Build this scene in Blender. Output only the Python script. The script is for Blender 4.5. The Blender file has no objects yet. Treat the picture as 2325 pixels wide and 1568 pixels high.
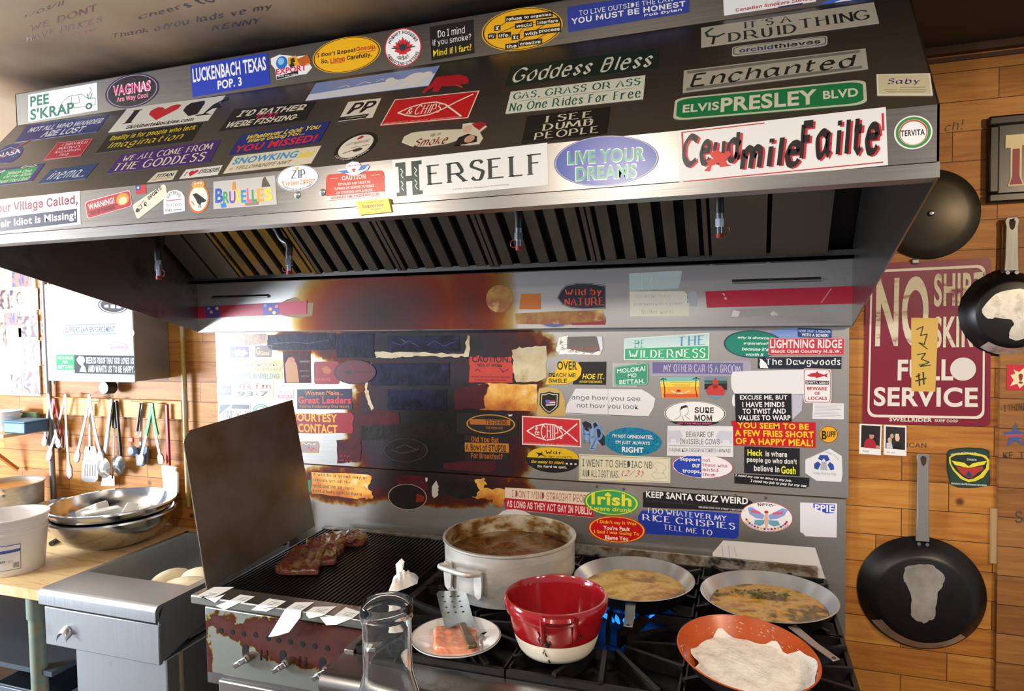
import bpy, math, random
import numpy as np
from mathutils import Vector, Matrix
random.seed(7)
SC = bpy.context.scene
COL = SC.collection
PI = math.pi

# ------------------------------------------------------------------ camera, world, lights, exposure
CAM = Vector((0.60377, -2.58104, 1.81382))
F_PX, IW, IH = 1550.0, 2325.0, 1568.0
YAW, PITCH, ROLL = 0.3304, -0.0419, -0.0161          # looks a little left, a little down
FW = Vector((-math.sin(YAW)*math.cos(PITCH), math.cos(YAW)*math.cos(PITCH), math.sin(PITCH)))
_r = FW.cross(Vector((0, 0, 1))).normalized(); _u = _r.cross(FW)
RT = math.cos(ROLL)*_r + math.sin(ROLL)*_u
UP = -math.sin(ROLL)*_r + math.cos(ROLL)*_u
cd = bpy.data.cameras.new('camera'); cam = bpy.data.objects.new('camera', cd); COL.objects.link(cam)
cd.sensor_fit = 'HORIZONTAL'; cd.sensor_width = 36.0; cd.lens = F_PX/IW*36.0; cd.clip_start = .02
cam.matrix_world = Matrix(((RT.x, UP.x, -FW.x, CAM.x), (RT.y, UP.y, -FW.y, CAM.y), (RT.z, UP.z, -FW.z, CAM.z), (0, 0, 0, 1)))
SC.camera = cam

W = bpy.data.worlds.new('world'); SC.world = W; W.use_nodes = True
W.node_tree.nodes['Background'].inputs[0].default_value = (.86, .84, .90, 1)
W.node_tree.nodes['Background'].inputs[1].default_value = .46

def lamp(name, kind, loc, target, energy, color, size=.06, size_y=None, spot=None, blend=.5):
    l = bpy.data.lights.new(name, kind); o = bpy.data.objects.new(name, l); COL.objects.link(o)
    l.energy = energy; l.color = color
    if kind == 'AREA':
        l.shape = 'RECTANGLE'; l.size = size; l.size_y = size_y or size
    else:
        l.shadow_soft_size = size
    if kind == 'SPOT':
        l.spot_size = math.radians(spot or 90); l.spot_blend = blend
    o.location = loc
    d = Vector(target) - Vector(loc); o.rotation_euler = d.to_track_quat('-Z', 'Y').to_euler()
    return o
# three warm track lamps under the ceiling behind the photographer, daylight through the windows at the left
lamp('track_lamp', 'SPOT', (1.85, -2.40, 2.36), (.52, -.45, .92), 62, (1, .88, .74), .06, spot=64, blend=.75)
lamp('track_lamp', 'SPOT', (-.95, -2.55, 2.36), (-.25, -.45, .92), 70, (1, .90, .78), .06, spot=64, blend=.75)
lamp('track_lamp', 'SPOT', (2.35, -2.0, 2.40), (1.30, 0, 1.25), 105, (1, .76, .48), .05, spot=70, blend=.4)
lamp('window_daylight', 'AREA', (-3.9, -1.7, 1.75), (-2.3, 0, .9), 34, (.80, .90, 1), 1.5, 1.5)
lamp('window_daylight', 'AREA', (-5.0, -2.8, 1.35), (-1.9, -.3, .85), 310, (.82, .90, 1), 1.2, .9)

lamp('fill_lamp', 'POINT', (-3.2, -1.9, 2.35), (0, 0, 0), 42, (1, .92, .80), .09)  # unseen fill lamp, added to brighten the ceiling and wall at the left
lamp('fill_lamp', 'POINT', (.05, -3.0, 2.42), (0, 0, 0), 46, (1, .90, .78), .06)  # unseen fill lamp, added for general front light and the hood band's glint

SC.view_settings.view_transform = 'Standard'; SC.view_settings.look = 'None'
SC.view_settings.gamma = 1; SC.view_settings.use_curve_mapping = False
SC.view_settings.exposure = 0.0

# ------------------------------------------------------------------ survey: a pixel of the photograph seen from CAM, carried to a real plane
V = dict(A=(0,0,2.8), B=(600,0,2.8), C=(1120,0,2.8), D=(1640,0,2.8), E=(0,480,2.7036), F=(460,480,3.5227), G=(1100,480,2.7035),
         H=(1840,380,2.0639), I=(400,740,3.4075), J=(760,740,3.4083), K=(1160,740,3.135), L=(1500,740,3.1364), M=(0,1040,2.969),
         N=(400,1160,3.843), O=(900,1100,3.35), Q=(1400,1100,3.35), R=(1880,980,2.667), X=(0,0,1.0))
def px(s, x, y):
    a = V[s]; return a[0]+x/a[2], a[1]+y/a[2]
def ray(s, x, y):
    X, Y = px(s, x, y)
    return FW + RT*((X-IW/2)/F_PX) - UP*((Y-IH/2)/F_PX)
def hit(s, x, y, p, n):
    d = ray(s, x, y); return CAM + d*((Vector(p)-CAM).dot(n)/d.dot(n))
def onz(s, x, y, z): return hit(s, x, y, (0, 0, z), Vector((0, 0, 1)))
def ony(s, x, y, v): return hit(s, x, y, (0, v, 0), Vector((0, 1, 0)))
def onx(s, x, y, v): return hit(s, x, y, (v, 0, 0), Vector((1, 0, 0)))

# ------------------------------------------------------------------ materials
def lin(h):
    h = h.lstrip('#'); c = [int(h[i:i+2], 16)/255 for i in (0, 2, 4)]
    return tuple(x/12.92 if x <= .04045 else ((x+.055)/1.055)**2.4 for x in c) + (1,)
MATS = {}
def newmat(key):
    m = bpy.data.materials.new(key); m.use_nodes = True
    return m, m.node_tree, m.node_tree.nodes['Principled BSDF']
def N(nt, t, **k):
    n = nt.nodes.new('ShaderNode'+t)
    for a, b in k.items():
        if a.startswith('i_'):
            key = a[2:]; key = int(key) if key.isdigit() else key.replace('_', ' ')
            n.inputs[key].default_value = b
        else: setattr(n, a, b)
    return n
def paint(h, rough=.4, metal=0.0, spec=.5, **kw):
    key = (h, rough, metal, spec, tuple(sorted(kw.items())))
    if key in MATS: return MATS[key]
    m, nt, b = newmat('paint_'+h.strip('#'))
    b.inputs['Base Color'].default_value = lin(h); b.inputs['Roughness'].default_value = rough
    b.inputs['Metallic'].default_value = metal; b.inputs['Specular IOR Level'].default_value = spec
    for k, v in kw.items(): b.inputs[k.replace('_', ' ')].default_value = v
    MATS[key] = m; return m
def coords(nt, scale=(1, 1, 1), loc=(0, 0, 0), obj=True):
    t = N(nt, 'TexCoord'); mp = N(nt, 'Mapping'); nt.links.new(t.outputs['Object' if obj else 'Generated'], mp.inputs[0])
    mp.inputs['Scale'].default_value = scale; mp.inputs['Location'].default_value = loc
    return mp.outputs[0]
def ramp(nt, fac, stops, interp='LINEAR'):
    r = N(nt, 'ValToRGB'); r.color_ramp.interpolation = interp
    e = r.color_ramp.elements
    while len(e) < len(stops): e.new(.5)
    for q, (p, c) in zip(e, stops):
        q.position = p; q.color = lin(c) if isinstance(c, str) else (c, c, c, 1)
    nt.links.new(fac, r.inputs[0]); return r.outputs[0]
def mathn(nt, op, a, b=None):
    n = N(nt, 'Math', operation=op)
    for i, v in enumerate((a, b)):
        if v is None: continue
        if isinstance(v, (int, float)): n.inputs[i].default_value = v
        else: nt.links.new(v, n.inputs[i])
    return n.outputs[0]
def mixc(nt, fac, a, b):
    n = N(nt, 'Mix', data_type='RGBA')
    for i, v in ((0, fac), (6, a), (7, b)):
        if isinstance(v, (tuple, float, int)): n.inputs[i].default_value = v
        else: nt.links.new(v, n.inputs[i])
    return n.outputs[2]
def noise(nt, vec, scale=5, detail=4, rough=.55, dist=0):
    n = N(nt, 'TexNoise'); n.inputs['Scale'].default_value = scale; n.inputs['Detail'].default_value = detail
    n.inputs['Roughness'].default_value = rough; n.inputs['Distortion'].default_value = dist
    nt.links.new(vec, n.inputs['Vector']); return n.outputs[0]
def bump(nt, b, h, strength=.3, dist=.01):
    n = N(nt, 'Bump'); n.inputs['Strength'].default_value = strength; n.inputs['Distance'].default_value = dist
    nt.links.new(h, n.inputs['Height']); nt.links.new(n.outputs[0], b.inputs['Normal'])
def steel(key='steel', base='#b9b7b4', rough=.32, grain=(3, 3, 160), dirt=.0, dirtcol='#5a4a38', metal=1.0):
    """brushed stainless steel; grain runs along the axis with the small number"""
    if key in MATS: return MATS[key]
    m, nt, b = newmat(key)
    v = coords(nt, grain); n = noise(nt, v, 2.5, 3)
    nt.links.new(ramp(nt, n, [(.3, rough-.03), (.7, rough+.04)]), b.inputs['Roughness'])
    c = lin(base)
    b.inputs['Base Color'].default_value = c
    if dirt:
        d = noise(nt, coords(nt), 6, 6, .65)
        c = mixc(nt, ramp(nt, d, [(.62-dirt*.3, 0.0), (.78, 1.0)]), c, lin(dirtcol))
    if not isinstance(c, tuple): nt.links.new(c, b.inputs['Base Color'])
    b.inputs['Metallic'].default_value = metal
    bump(nt, b, n, .012, .001)
    MATS[key] = m; return m
def mottled(key, cols, scale=8, rough=.5, detail=6, metal=0.0, bmp=0.0, sc=(1, 1, 1), dist=0, lo=.3, hi=.7, const=False, spec=.5):
    if key in MATS: return MATS[key]
    m, nt, b = newmat(key)
    n = noise(nt, coords(nt, sc), scale, detail, .6, dist)
    k = len(cols); nt.links.new(ramp(nt, n, [(lo+(hi-lo)*i/max(1, k-1), c) for i, c in enumerate(cols)], 'CONSTANT' if const else 'LINEAR'), b.inputs['Base Color'])
    b.inputs['Roughness'].default_value = rough; b.inputs['Metallic'].default_value = metal; b.inputs['Specular IOR Level'].default_value = spec
    if bmp: bump(nt, b, n, bmp, .01)
    MATS[key] = m; return m
def glazed_steel(key, blobs, base='#b9b7b4', rough=.3, stops=None, nscale=9, namp=.55, grain=(3, 3, 160), fine=False):
    """steel with baked-on grease: blobs = (x, z, rx, rz, weight) in the panel's own coordinates"""
    m, nt, b = newmat(key)
    t = N(nt, 'TexCoord'); sep = N(nt, 'SeparateXYZ'); nt.links.new(t.outputs['Object'], sep.inputs[0])
    tot = None
    for (x, z, rx, rz, w) in blobs:
        dx = mathn(nt, 'MULTIPLY', mathn(nt, 'SUBTRACT', sep.outputs[0], x), 1/rx)
        dz = mathn(nt, 'MULTIPLY', mathn(nt, 'SUBTRACT', sep.outputs[2], z), 1/rz)
        d = mathn(nt, 'SQRT', mathn(nt, 'ADD', mathn(nt, 'MULTIPLY', dx, dx), mathn(nt, 'MULTIPLY', dz, dz)))
        q = mathn(nt, 'MULTIPLY', mathn(nt, 'MAXIMUM', mathn(nt, 'SUBTRACT', 1.0, d), 0.0), w)
        tot = q if tot is None else mathn(nt, 'MAXIMUM', tot, q)
    n1 = noise(nt, t.outputs['Object'], nscale, 6, .6)
    msk = mathn(nt, 'ADD', tot, mathn(nt, 'MULTIPLY', mathn(nt, 'MULTIPLY', mathn(nt, 'SUBTRACT', n1, .5), namp), mathn(nt, 'MINIMUM', mathn(nt, 'MULTIPLY', tot, 6.0), 1.0)))
    stops = stops or [(.06, base), (.16, '#c89a4a'), (.26, '#a8641c'), (.36, '#5a2010'), (.5, '#241018'), (.75, '#14110f')]
    nt.links.new(ramp(nt, msk, stops), b.inputs['Base Color']); b.inputs['Specular IOR Level'].default_value = .28
    nt.links.new(ramp(nt, msk, [(.04, .84), (.2, .3), (.45, 0.0)]), b.inputs['Metallic'])
    g = noise(nt, coords(nt, grain), 2.5, 3)
    r1 = ramp(nt, g, [(.3, rough-.02), (.7, rough+.03)])
    nt.links.new(mathn(nt, 'ADD', r1, ramp(nt, msk, [(.1, 0.0), (.5, .18)])), b.inputs['Roughness'])
    bump(nt, b, mathn(nt, 'ADD', mathn(nt, 'MULTIPLY', g, .01), mathn(nt, 'MULTIPLY', msk, .6)), .2, .006)
    return m
def wood_planks(key, row=.0955, width=.55, cols=('#885020', '#aa6e2c', '#c18840'), gap='#4a2a12', rough=.5, off=.37):
    if key in MATS: return MATS[key]
    m, nt, b = newmat(key)
    t = N(nt, 'TexCoord'); sep = N(nt, 'SeparateXYZ'); nt.links.new(t.outputs['Object'], sep.inputs[0])
    cb = N(nt, 'CombineXYZ'); nt.links.new(sep.outputs[0], cb.inputs[0]); nt.links.new(sep.outputs[2], cb.inputs[1])
    br = N(nt, 'TexBrick'); br.offset = off; br.offset_frequency = 3; br.squash = .62; br.squash_frequency = 2
    nt.links.new(cb.outputs[0], br.inputs['Vector'])
    br.inputs['Scale'].default_value = 1; br.inputs['Brick Width'].default_value = width; br.inputs['Row Height'].default_value = row
    br.inputs['Mortar Size'].default_value = .0013; br.inputs['Mortar Smooth'].default_value = .2; br.inputs['Bias'].default_value = 0
    br.inputs['Color1'].default_value = (.0, .0, .0, 1); br.inputs['Color2'].default_value = (1, 1, 1, 1); br.inputs['Mortar'].default_value = (.5, .5, .5, 1)
    # grain runs along the board, shifted from board to board
    sh = N(nt, 'CombineXYZ'); nt.links.new(mathn(nt, 'MULTIPLY', br.outputs[0], 3.7), sh.inputs[2])
    mp = N(nt, 'Mapping'); mp.inputs['Scale'].default_value = (1.6, 1, 22); nt.links.new(t.outputs['Object'], mp.inputs[0])
    ad = N(nt, 'VectorMath', operation='ADD'); nt.links.new(mp.outputs[0], ad.inputs[0]); nt.links.new(sh.outputs[0], ad.inputs[1])
    g = noise(nt, ad.outputs[0], 2.2, 7, .62, .6)
    big = noise(nt, t.outputs['Object'], 2.5, 3)
    c = ramp(nt, mathn(nt, 'ADD', mathn(nt, 'MULTIPLY', g, .75), mathn(nt, 'ADD', mathn(nt, 'MULTIPLY', br.outputs[0], .22), mathn(nt, 'MULTIPLY', big, .1))), [(.32, cols[0]), (.5, cols[1]), (.7, cols[2])])
    # knots and small scuffs
    vor = N(nt, 'TexVoronoi'); vor.inputs['Scale'].default_value = 5.5; nt.links.new(t.outputs['Object'], vor.inputs['Vector'])
    k = ramp(nt, vor.outputs['Distance'], [(.04, 1.0), (.1, 0.0)])
    c = mixc(nt, k, c, lin('#5e3214'))
    c = mixc(nt, br.outputs['Fac'], c, lin(gap))
    nt.links.new(c, b.inputs['Base Color']); b.inputs['Roughness'].default_value = rough; b.inputs['Specular IOR Level'].default_value = .35
    bump(nt, b, mathn(nt, 'SUBTRACT', mathn(nt, 'MULTIPLY', g, .15), br.outputs['Fac']), .5, .004)
    MATS[key] = m; return m

STEEL = steel('brushed_steel'); STEEL_D = steel('dull_steel', '#8f8d8a', .42, (3, 3, 60), .25)
BLACK = paint('#0c0b0b', .45); ALU = steel('aluminium', '#c9c8c6', .34, (30, 30, 4), .0)
CHROME = paint('#d6d8da', .12, 1.0)

# ------------------------------------------------------------------ mesh builder
class MB:
    def __init__(s): s.v = []; s.f = []
    def add(s, vs, fs):
        k = len(s.v); s.v += [tuple(v) for v in vs]; s.f += [tuple(i+k for i in f) for f in fs]; return s
    def box(s, a, b, rot=None, at=None):
        (x0, y0, z0), (x1, y1, z1) = a, b
        vs = [Vector(p) for p in ((x0,y0,z0),(x1,y0,z0),(x1,y1,z0),(x0,y1,z0),(x0,y0,z1),(x1,y0,z1),(x1,y1,z1),(x0,y1,z1))]
        if rot: vs = [rot @ v for v in vs]
        if at is not None: vs = [v+Vector(at) for v in vs]
        return s.add(vs, [(3,2,1,0),(4,5,6,7),(0,1,5,4),(1,2,6,5),(2,3,7,6),(3,0,4,7)])
    def prism(s, pts, d):
        """polygon pts pushed along the vector d"""
        n = len(pts); d = Vector(d)
        vs = [Vector(p) for p in pts] + [Vector(p)+d for p in pts]
        return s.add(vs, [tuple(range(n))[::-1], tuple(range(n, 2*n))] + [(i, (i+1) % n, n+(i+1) % n, n+i) for i in range(n)])
    def tube(s, pts, r, n=10, cap=True):
        pts = [Vector(p) for p in pts]; m = len(pts); rs = r if isinstance(r, (list, tuple)) else [r]*m
        t0 = (pts[1]-pts[0]).normalized(); a = Vector((0, 0, 1)) if abs(t0.z) < .9 else Vector((1, 0, 0))
        nrm = t0.cross(a).normalized(); vs = []
        for i, p in enumerate(pts):
            t = (pts[min(i+1, m-1)]-pts[max(i-1, 0)]).normalized()
            nrm = (nrm - t*nrm.dot(t)).normalized(); bn = t.cross(nrm)
            vs += [p + (nrm*math.cos(2*PI*k/n) + bn*math.sin(2*PI*k/n))*rs[i] for k in range(n)]
        fs = [(i*n+k, i*n+(k+1) % n, (i+1)*n+(k+1) % n, (i+1)*n+k) for i in range(m-1) for k in range(n)]
        if cap: fs += [tuple(range(n))[::-1], tuple(range((m-1)*n, m*n))]
        return s.add(vs, fs)
    def lathe(s, prof, n=48, c=(0, 0, 0), a0=0, a1=2*PI, ax='z'):
        full = abs(a1-a0-2*PI) < 1e-6; m = len(prof); vs = []; cnt = n if full else n+1
        for i in range(cnt):
            a = a0+(a1-a0)*i/n
            for (r, z) in prof:
                p = (r*math.cos(a), r*math.sin(a), z)
                if ax == 'y': p = (p[0], -p[2], p[1])
                if ax == 'x': p = (p[2], p[0], p[1])
                vs.append((p[0]+c[0], p[1]+c[1], p[2]+c[2]))
        fs = [(i*m+j, ((i+1) % cnt)*m+j, ((i+1) % cnt)*m+j+1, i*m+j+1) for i in range(n) for j in range(m-1)]
        return s.add(vs, fs)
    def grid(s, nx, ny, fn):
        vs = [fn(i/nx, j/ny) for j in range(ny+1) for i in range(nx+1)]
        return s.add(vs, [(j*(nx+1)+i, j*(nx+1)+i+1, (j+1)*(nx+1)+i+1, (j+1)*(nx+1)+i) for j in range(ny) for i in range(nx)])
    def build(s, name, mat, parent=None, loc=None, smooth=40, bevel=0, solid=0):
        me = bpy.data.meshes.new(name); o = bpy.data.objects.new(name, me); COL.objects.link(o)
        if loc is not None:
            L = Vector(loc); me.from_pydata([tuple(Vector(v)-L) for v in s.v], [], s.f); o.location = L
        else: me.from_pydata(s.v, [], s.f)
        me.validate(); me.update()
        if mat: me.materials.append(mat)
        if smooth:
            me.shade_smooth(); me.set_sharp_from_angle(angle=math.radians(smooth))
        if solid:
            md = o.modifiers.new('thick', 'SOLIDIFY'); md.thickness = solid; md.offset = 0
        if bevel:
            md = o.modifiers.new('bevel', 'BEVEL'); md.width = bevel; md.segments = 2; md.limit_method = 'ANGLE'
        if parent: o.parent = parent
        return o
def tag(o, label=None, cat=None, group=None, kind=None):
    if label: o['label'] = label
    if cat: o['category'] = cat
    if group: o['group'] = group
    if kind: o['kind'] = kind
    return o
def thing(name, label, cat, loc=(0, 0, 0), rot=(0, 0, 0), group=None):
    o = bpy.data.objects.new(name, None); COL.objects.link(o); o.location = loc; o.rotation_euler = rot
    o.empty_display_size = .05
    return tag(o, label, cat, group)
def copy_thing(o, loc=None, rot=None, label=None):
    c = o.copy(); COL.objects.link(c)
    if loc is not None: c.location = loc
    if rot is not None: c.rotation_euler = rot
    if label: c['label'] = label
    for ch in list(o.children):
        k = ch.copy(); COL.objects.link(k); k.parent = c
        for g in list(ch.children):
            h = g.copy(); COL.objects.link(h); h.parent = k
    return c
def struct(o): o['kind'] = 'structure'; return o
def smoothpts(pts, k=6, closed=False):
    P = [Vector(p) for p in pts]; n = len(P); out = []
    for i in range(n if closed else n-1):
        p0 = P[(i-1) % n] if closed or i > 0 else P[0]; p1 = P[i]; p2 = P[(i+1) % n]; p3 = P[(i+2) % n] if closed or i+2 < n else P[-1]
        for j in range(k):
            t = j/k; out.append(.5*((2*p1)+(p2-p0)*t+(2*p0-5*p1+4*p2-p3)*t*t+(3*p1-p0-3*p2+p3)*t**3))
    if not closed: out.append(P[-1])
    return out
# ------------------------------------------------------------------ the place
CEIL = 2.655
XL, XR = -1.791, 0.942                 # the hood's ends
YF, YT, YR = -1.119, -.863, -.067      # front band, top band, rear panel
ZLIP, ZRT, ZF, ZB, ZTC, ZTT = 1.768, 1.987, 2.058, 2.192, 2.505, 2.610
COOK = .915

WOOD = wood_planks('wall_boards')
o = MB().box((-3.9, 0, 0), (2.6, .1, CEIL)).build('wall_back', WOOD, smooth=0); struct(o)
BOARD2 = wood_planks('darker_boards', .0955, .9, ('#6e4420', '#8a5a2e', '#a0703c'), '#3a2210', .55, .2)
o = MB().box((1.372, -.02, 0), (2.6, 0, 2.09)).build('wall_right', BOARD2, smooth=0); struct(o)
o = MB().box((1.355, -.014, .99), (1.372, 0, 1.17)).build('trim_1', paint('#a98a62', .5), smooth=0); struct(o)
o = MB().box((1.0, -.03, 2.632), (2.6, 0, CEIL)).box((1.0, -.012, 2.612), (2.6, 0, 2.624)).build('trim_2', paint('#4a2c14', .5), smooth=0); struct(o)

m, nt, b = newmat('brown_ceiling')  # brown ceiling colour, darker towards the hood and paler past its left end
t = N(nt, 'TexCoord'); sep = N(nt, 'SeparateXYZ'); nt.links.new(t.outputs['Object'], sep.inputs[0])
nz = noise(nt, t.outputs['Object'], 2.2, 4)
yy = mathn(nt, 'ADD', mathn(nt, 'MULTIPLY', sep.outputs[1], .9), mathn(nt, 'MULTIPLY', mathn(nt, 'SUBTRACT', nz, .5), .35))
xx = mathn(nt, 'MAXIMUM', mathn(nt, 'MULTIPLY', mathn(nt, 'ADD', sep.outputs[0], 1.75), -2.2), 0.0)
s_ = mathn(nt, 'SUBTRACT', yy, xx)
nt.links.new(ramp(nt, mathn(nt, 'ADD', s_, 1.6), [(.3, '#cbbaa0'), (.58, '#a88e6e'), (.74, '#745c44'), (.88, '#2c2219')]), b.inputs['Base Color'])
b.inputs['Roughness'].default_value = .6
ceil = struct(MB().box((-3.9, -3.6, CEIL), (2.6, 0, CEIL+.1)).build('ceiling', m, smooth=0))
o = MB().box((-3.9, -3.6, -.05), (2.6, 0, 0)).build('floor', mottled('quarry_tile', ('#3a2c22', '#4a3a2e', '#55473a'), 9, .6), smooth=0); struct(o)

# ------------------------------------------------------------------ the exhaust hood
HOOD = thing('exhaust_hood', 'long stainless steel kitchen exhaust hood covered in stickers above the range', 'hood', ((XL+XR)/2, YF, ZF))
HL = Vector(HOOD.location)
def hp(mb, name, mat, **k):
    o = mb.build(name, mat, None, loc=HL, **k); o.parent = HOOD; o.location = (0, 0, 0); return o
HSTEEL = steel('hood_steel', '#8e8b88', .3, (2, 60, 160), .0, metal=1.0)
HDARK = steel('hood_inside', '#5c5a58', .5, (3, 3, 60), .35, '#2a2420')
T_ = .004
hp(MB().box((XL, YT, ZTC), (XR, YT+T_, ZTT)), 'top_band', HSTEEL, smooth=0)
hp(MB().prism([(XL, YF, ZB), (XR, YF, ZB), (XR, YT, ZTC), (XL, YT, ZTC)], (0, T_, -T_)), 'sloped_panel', HSTEEL, smooth=0)
ZL0 = ZF+.03
hp(MB().box((XL, YF, ZL0), (XR, YF+T_, ZB)), 'front_band', HSTEEL, smooth=0)
lip = MB().prism([(XL, YF-.006, ZF), (XL, YF+.05, ZF), (XL, YF+.05, ZF+.006), (XL, YF+.002, ZF+.006), (XL, YF+.002, ZL0-.003), (XL, YF-.006, ZL0-.003)], (XR-XL, 0, 0))
hp(lip, 'drip_lip', steel('lip_steel', '#8a8886', .36, (2, 60, 160), metal=1.0), smooth=0)
for x in (XL, XR-T_):
    e = [(x, YF, ZF), (x, YF, ZB), (x, YT, ZTC), (x, YT, ZTT), (x, 0, ZTT), (x, 0, ZLIP), (x, YR, ZLIP)]
    hp(MB().prism(e, (T_, 0, 0)), 'end_panel', HSTEEL if x > 0 else steel('hood_left_end', '#8d8a88', .36, (3, 60, 3), .2), smooth=0)
hp(MB().box((XL, YT, ZTT), (XR, 0, ZTT+.003)), 'top_cover', HDARK, smooth=0)
# rear panel below the filters, with baked grease over the grill
def rel(s, x, y, yv, c):
    p = ony(s, x, y, yv); return p.x-c[0], p.z-c[2]
ax_, az_ = rel('X', 860, 700, YR, HL); bx_, bz_ = rel('X', 1120, 710, YR, HL); cx_, cz_ = rel('X', 720, 690, YR, HL)
REAR = glazed_steel('rear_panel_steel', [(ax_+.02, az_-.03, .50, .30, .62), (bx_-.10, bz_, .22, .5, .36)], '#aaa8a6', .3, nscale=4, namp=.2,
                    stops=[(.02, '#aaa8a6'), (.07, '#8f7a48'), (.13, '#7c4a18'), (.22, '#6a220e'), (.40, '#4a160e'), (.58, '#2a1416')])
hp(MB().box((XL+T_, YR, ZLIP), (XR-T_, YR+T_, ZRT)), 'rear_panel', REAR, smooth=0)
hp(MB().box((XL, YR, ZLIP-.004), (XR, 0, ZLIP)), 'rear_ledge', HDARK, smooth=0)
hp(MB().box((XL+T_, YR-.03, ZRT), (XR-T_, YR+T_, ZRT+.012)).box((XL+T_, YR-.03, ZRT), (XR-T_, YR-.027, ZRT+.03)), 'grease_trough', HDARK, smooth=0)
# grease filters in a slope from the rear panel up to the front of the canopy
FB = Vector((0, YR+.01, ZRT+.012)); FT = Vector((0, -.60, 2.47)); FD = FT-FB; FN = Vector((0, -FD.z, FD.y)).normalized()
if FN.z > 0: FN = -FN
def filt(x0, x1, baf, name, mat, off=0):
    mb = MB()
    P = lambda x, t, d: Vector((x, 0, 0))+FB+FD*t+FN*d
    if baf:
        n = 5; w = (x1-x0-.03)/n
        for sx in ((x0, x0+.015), (x1-.015, x1)): mb.prism([P(sx[0], 0, 0), P(sx[1], 0, 0), P(sx[1], 1, 0), P(sx[0], 1, 0)], FN*.02)
        for ta, tb in ((0, .03), (.97, 1)): mb.prism([P(x0, ta, 0), P(x1, ta, 0), P(x1, tb, 0), P(x0, tb, 0)], FN*.018)
        for i in range(n):
            a = x0+.015+w*i+w*.22
            mb.prism([P(a, 0, .002), P(a+w*.56, 0, .002), P(a+w*.56, 1, .002), P(a, 1, .002)], FN*.014)
    else:
        mb.prism([P(x0+.004, 0, 0), P(x1-.004, 0, 0), P(x1-.004, 1, 0), P(x0+.004, 1, 0)], FN*.02)
    return hp(mb, name, mat, smooth=0)
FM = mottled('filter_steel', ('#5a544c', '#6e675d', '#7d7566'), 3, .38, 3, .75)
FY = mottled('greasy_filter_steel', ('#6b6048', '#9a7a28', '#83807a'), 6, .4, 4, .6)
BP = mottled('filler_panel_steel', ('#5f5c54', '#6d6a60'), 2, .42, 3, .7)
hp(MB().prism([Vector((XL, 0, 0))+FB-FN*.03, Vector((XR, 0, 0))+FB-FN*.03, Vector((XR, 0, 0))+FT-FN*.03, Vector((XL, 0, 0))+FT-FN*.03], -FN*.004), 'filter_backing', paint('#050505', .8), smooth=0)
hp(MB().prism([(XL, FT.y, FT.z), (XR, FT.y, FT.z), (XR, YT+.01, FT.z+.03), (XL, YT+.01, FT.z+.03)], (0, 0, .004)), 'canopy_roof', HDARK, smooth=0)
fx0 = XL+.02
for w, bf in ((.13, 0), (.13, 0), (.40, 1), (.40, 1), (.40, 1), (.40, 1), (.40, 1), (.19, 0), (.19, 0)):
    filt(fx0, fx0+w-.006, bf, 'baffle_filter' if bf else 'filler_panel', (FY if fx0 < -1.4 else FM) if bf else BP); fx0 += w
# pressed handles and louvres of the rear panel
for s, a, b_ in (('G', (1520, 438), (2065, 425)), ('F', (80, 695), (530, 684))):
    p, q = ony(s, *a, YR), ony(s, *b_, YR)
    hp(MB().prism([(p.x, YR, p.z-.004), (p.x, YR-.01, p.z-.002), (p.x, YR-.01, p.z+.003), (p.x, YR, p.z+.012)], (q.x-p.x, 0, 0)), 'louvre', HSTEEL, smooth=0)
for x, y in ((212, 1238), (373, 1222)):
    p = ony('B', x, y, YF); hp(MB().lathe([(0, .005), (.005, .0045), (.0085, .0025), (.009, 0)], 16, (p.x, YF, p.z), ax='y'), 'screw_head', CHROME)

# ------------------------------------------------------------------ fire suppression nozzles hanging in the hood
RUB = paint('#a03426', .5); PIPE = paint('#4a4a4c', .35, .8); GREYPIPE = paint('#86898c', .4, .6)
def nozzle(s, x, y, yv, bend, label, blade):
    tip = ony(s, x, y, yv); r = thing('fire_nozzle', label, 'nozzle', tip, group='fire suppression nozzles under the hood')
    top = min(FT.z-.01, 2.4)-tip.z
    MB().tube(smoothpts([(0, 0, .07), (0, 0, .11), (bend[0]*.35, bend[1]*.35, .15), (bend[0], bend[1], max(.24, top*.8)), (bend[0], bend[1], top)], 5), .0125, 12).build('supply_pipe', PIPE, r)
    MB().tube([(0, 0, .032), (0, 0, .055)], .0135, 6).tube([(0, 0, .055), (0, 0, .075)], .0115, 12).build('hex_body', paint('#c9d4e6', .18, .9), r, smooth=30)
    MB().tube([(0, 0, .012), (0, 0, .032)], .0095, 12).build('nozzle_tip', paint('#c9d4e6', .18, .9), r)
    MB().tube([(0, 0, 0), (0, 0, .013)], .0105, 12).build('rubber_cap', RUB, r)
    ring = [(.012*math.cos(a)+(-.016 if blade < 0 else .016), .0, .022+.012*math.sin(a)) for a in np.linspace(0, 2*PI, 17)]
    MB().tube(ring, .0016, 6).build('cap_strap', RUB, r)
nozzle('X', 361, 634, -.62, (0, .05), 'fire nozzle on a dark pipe at the left end of the hood', 1)
nozzle('X', 657, 623, -.50, (-.13, .02), 'white fire nozzle on a bent brown pipe with an orange cap', -1)
nozzle('X', 1178, 568, -.50, (-.03, .02), 'fire nozzle hanging straight in the middle of the hood, red ring', -1)
nozzle('X', 1634, 540, -.50, (0, .02), 'fire nozzle on a grey elbow nearest the right end of hood', 1)

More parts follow.
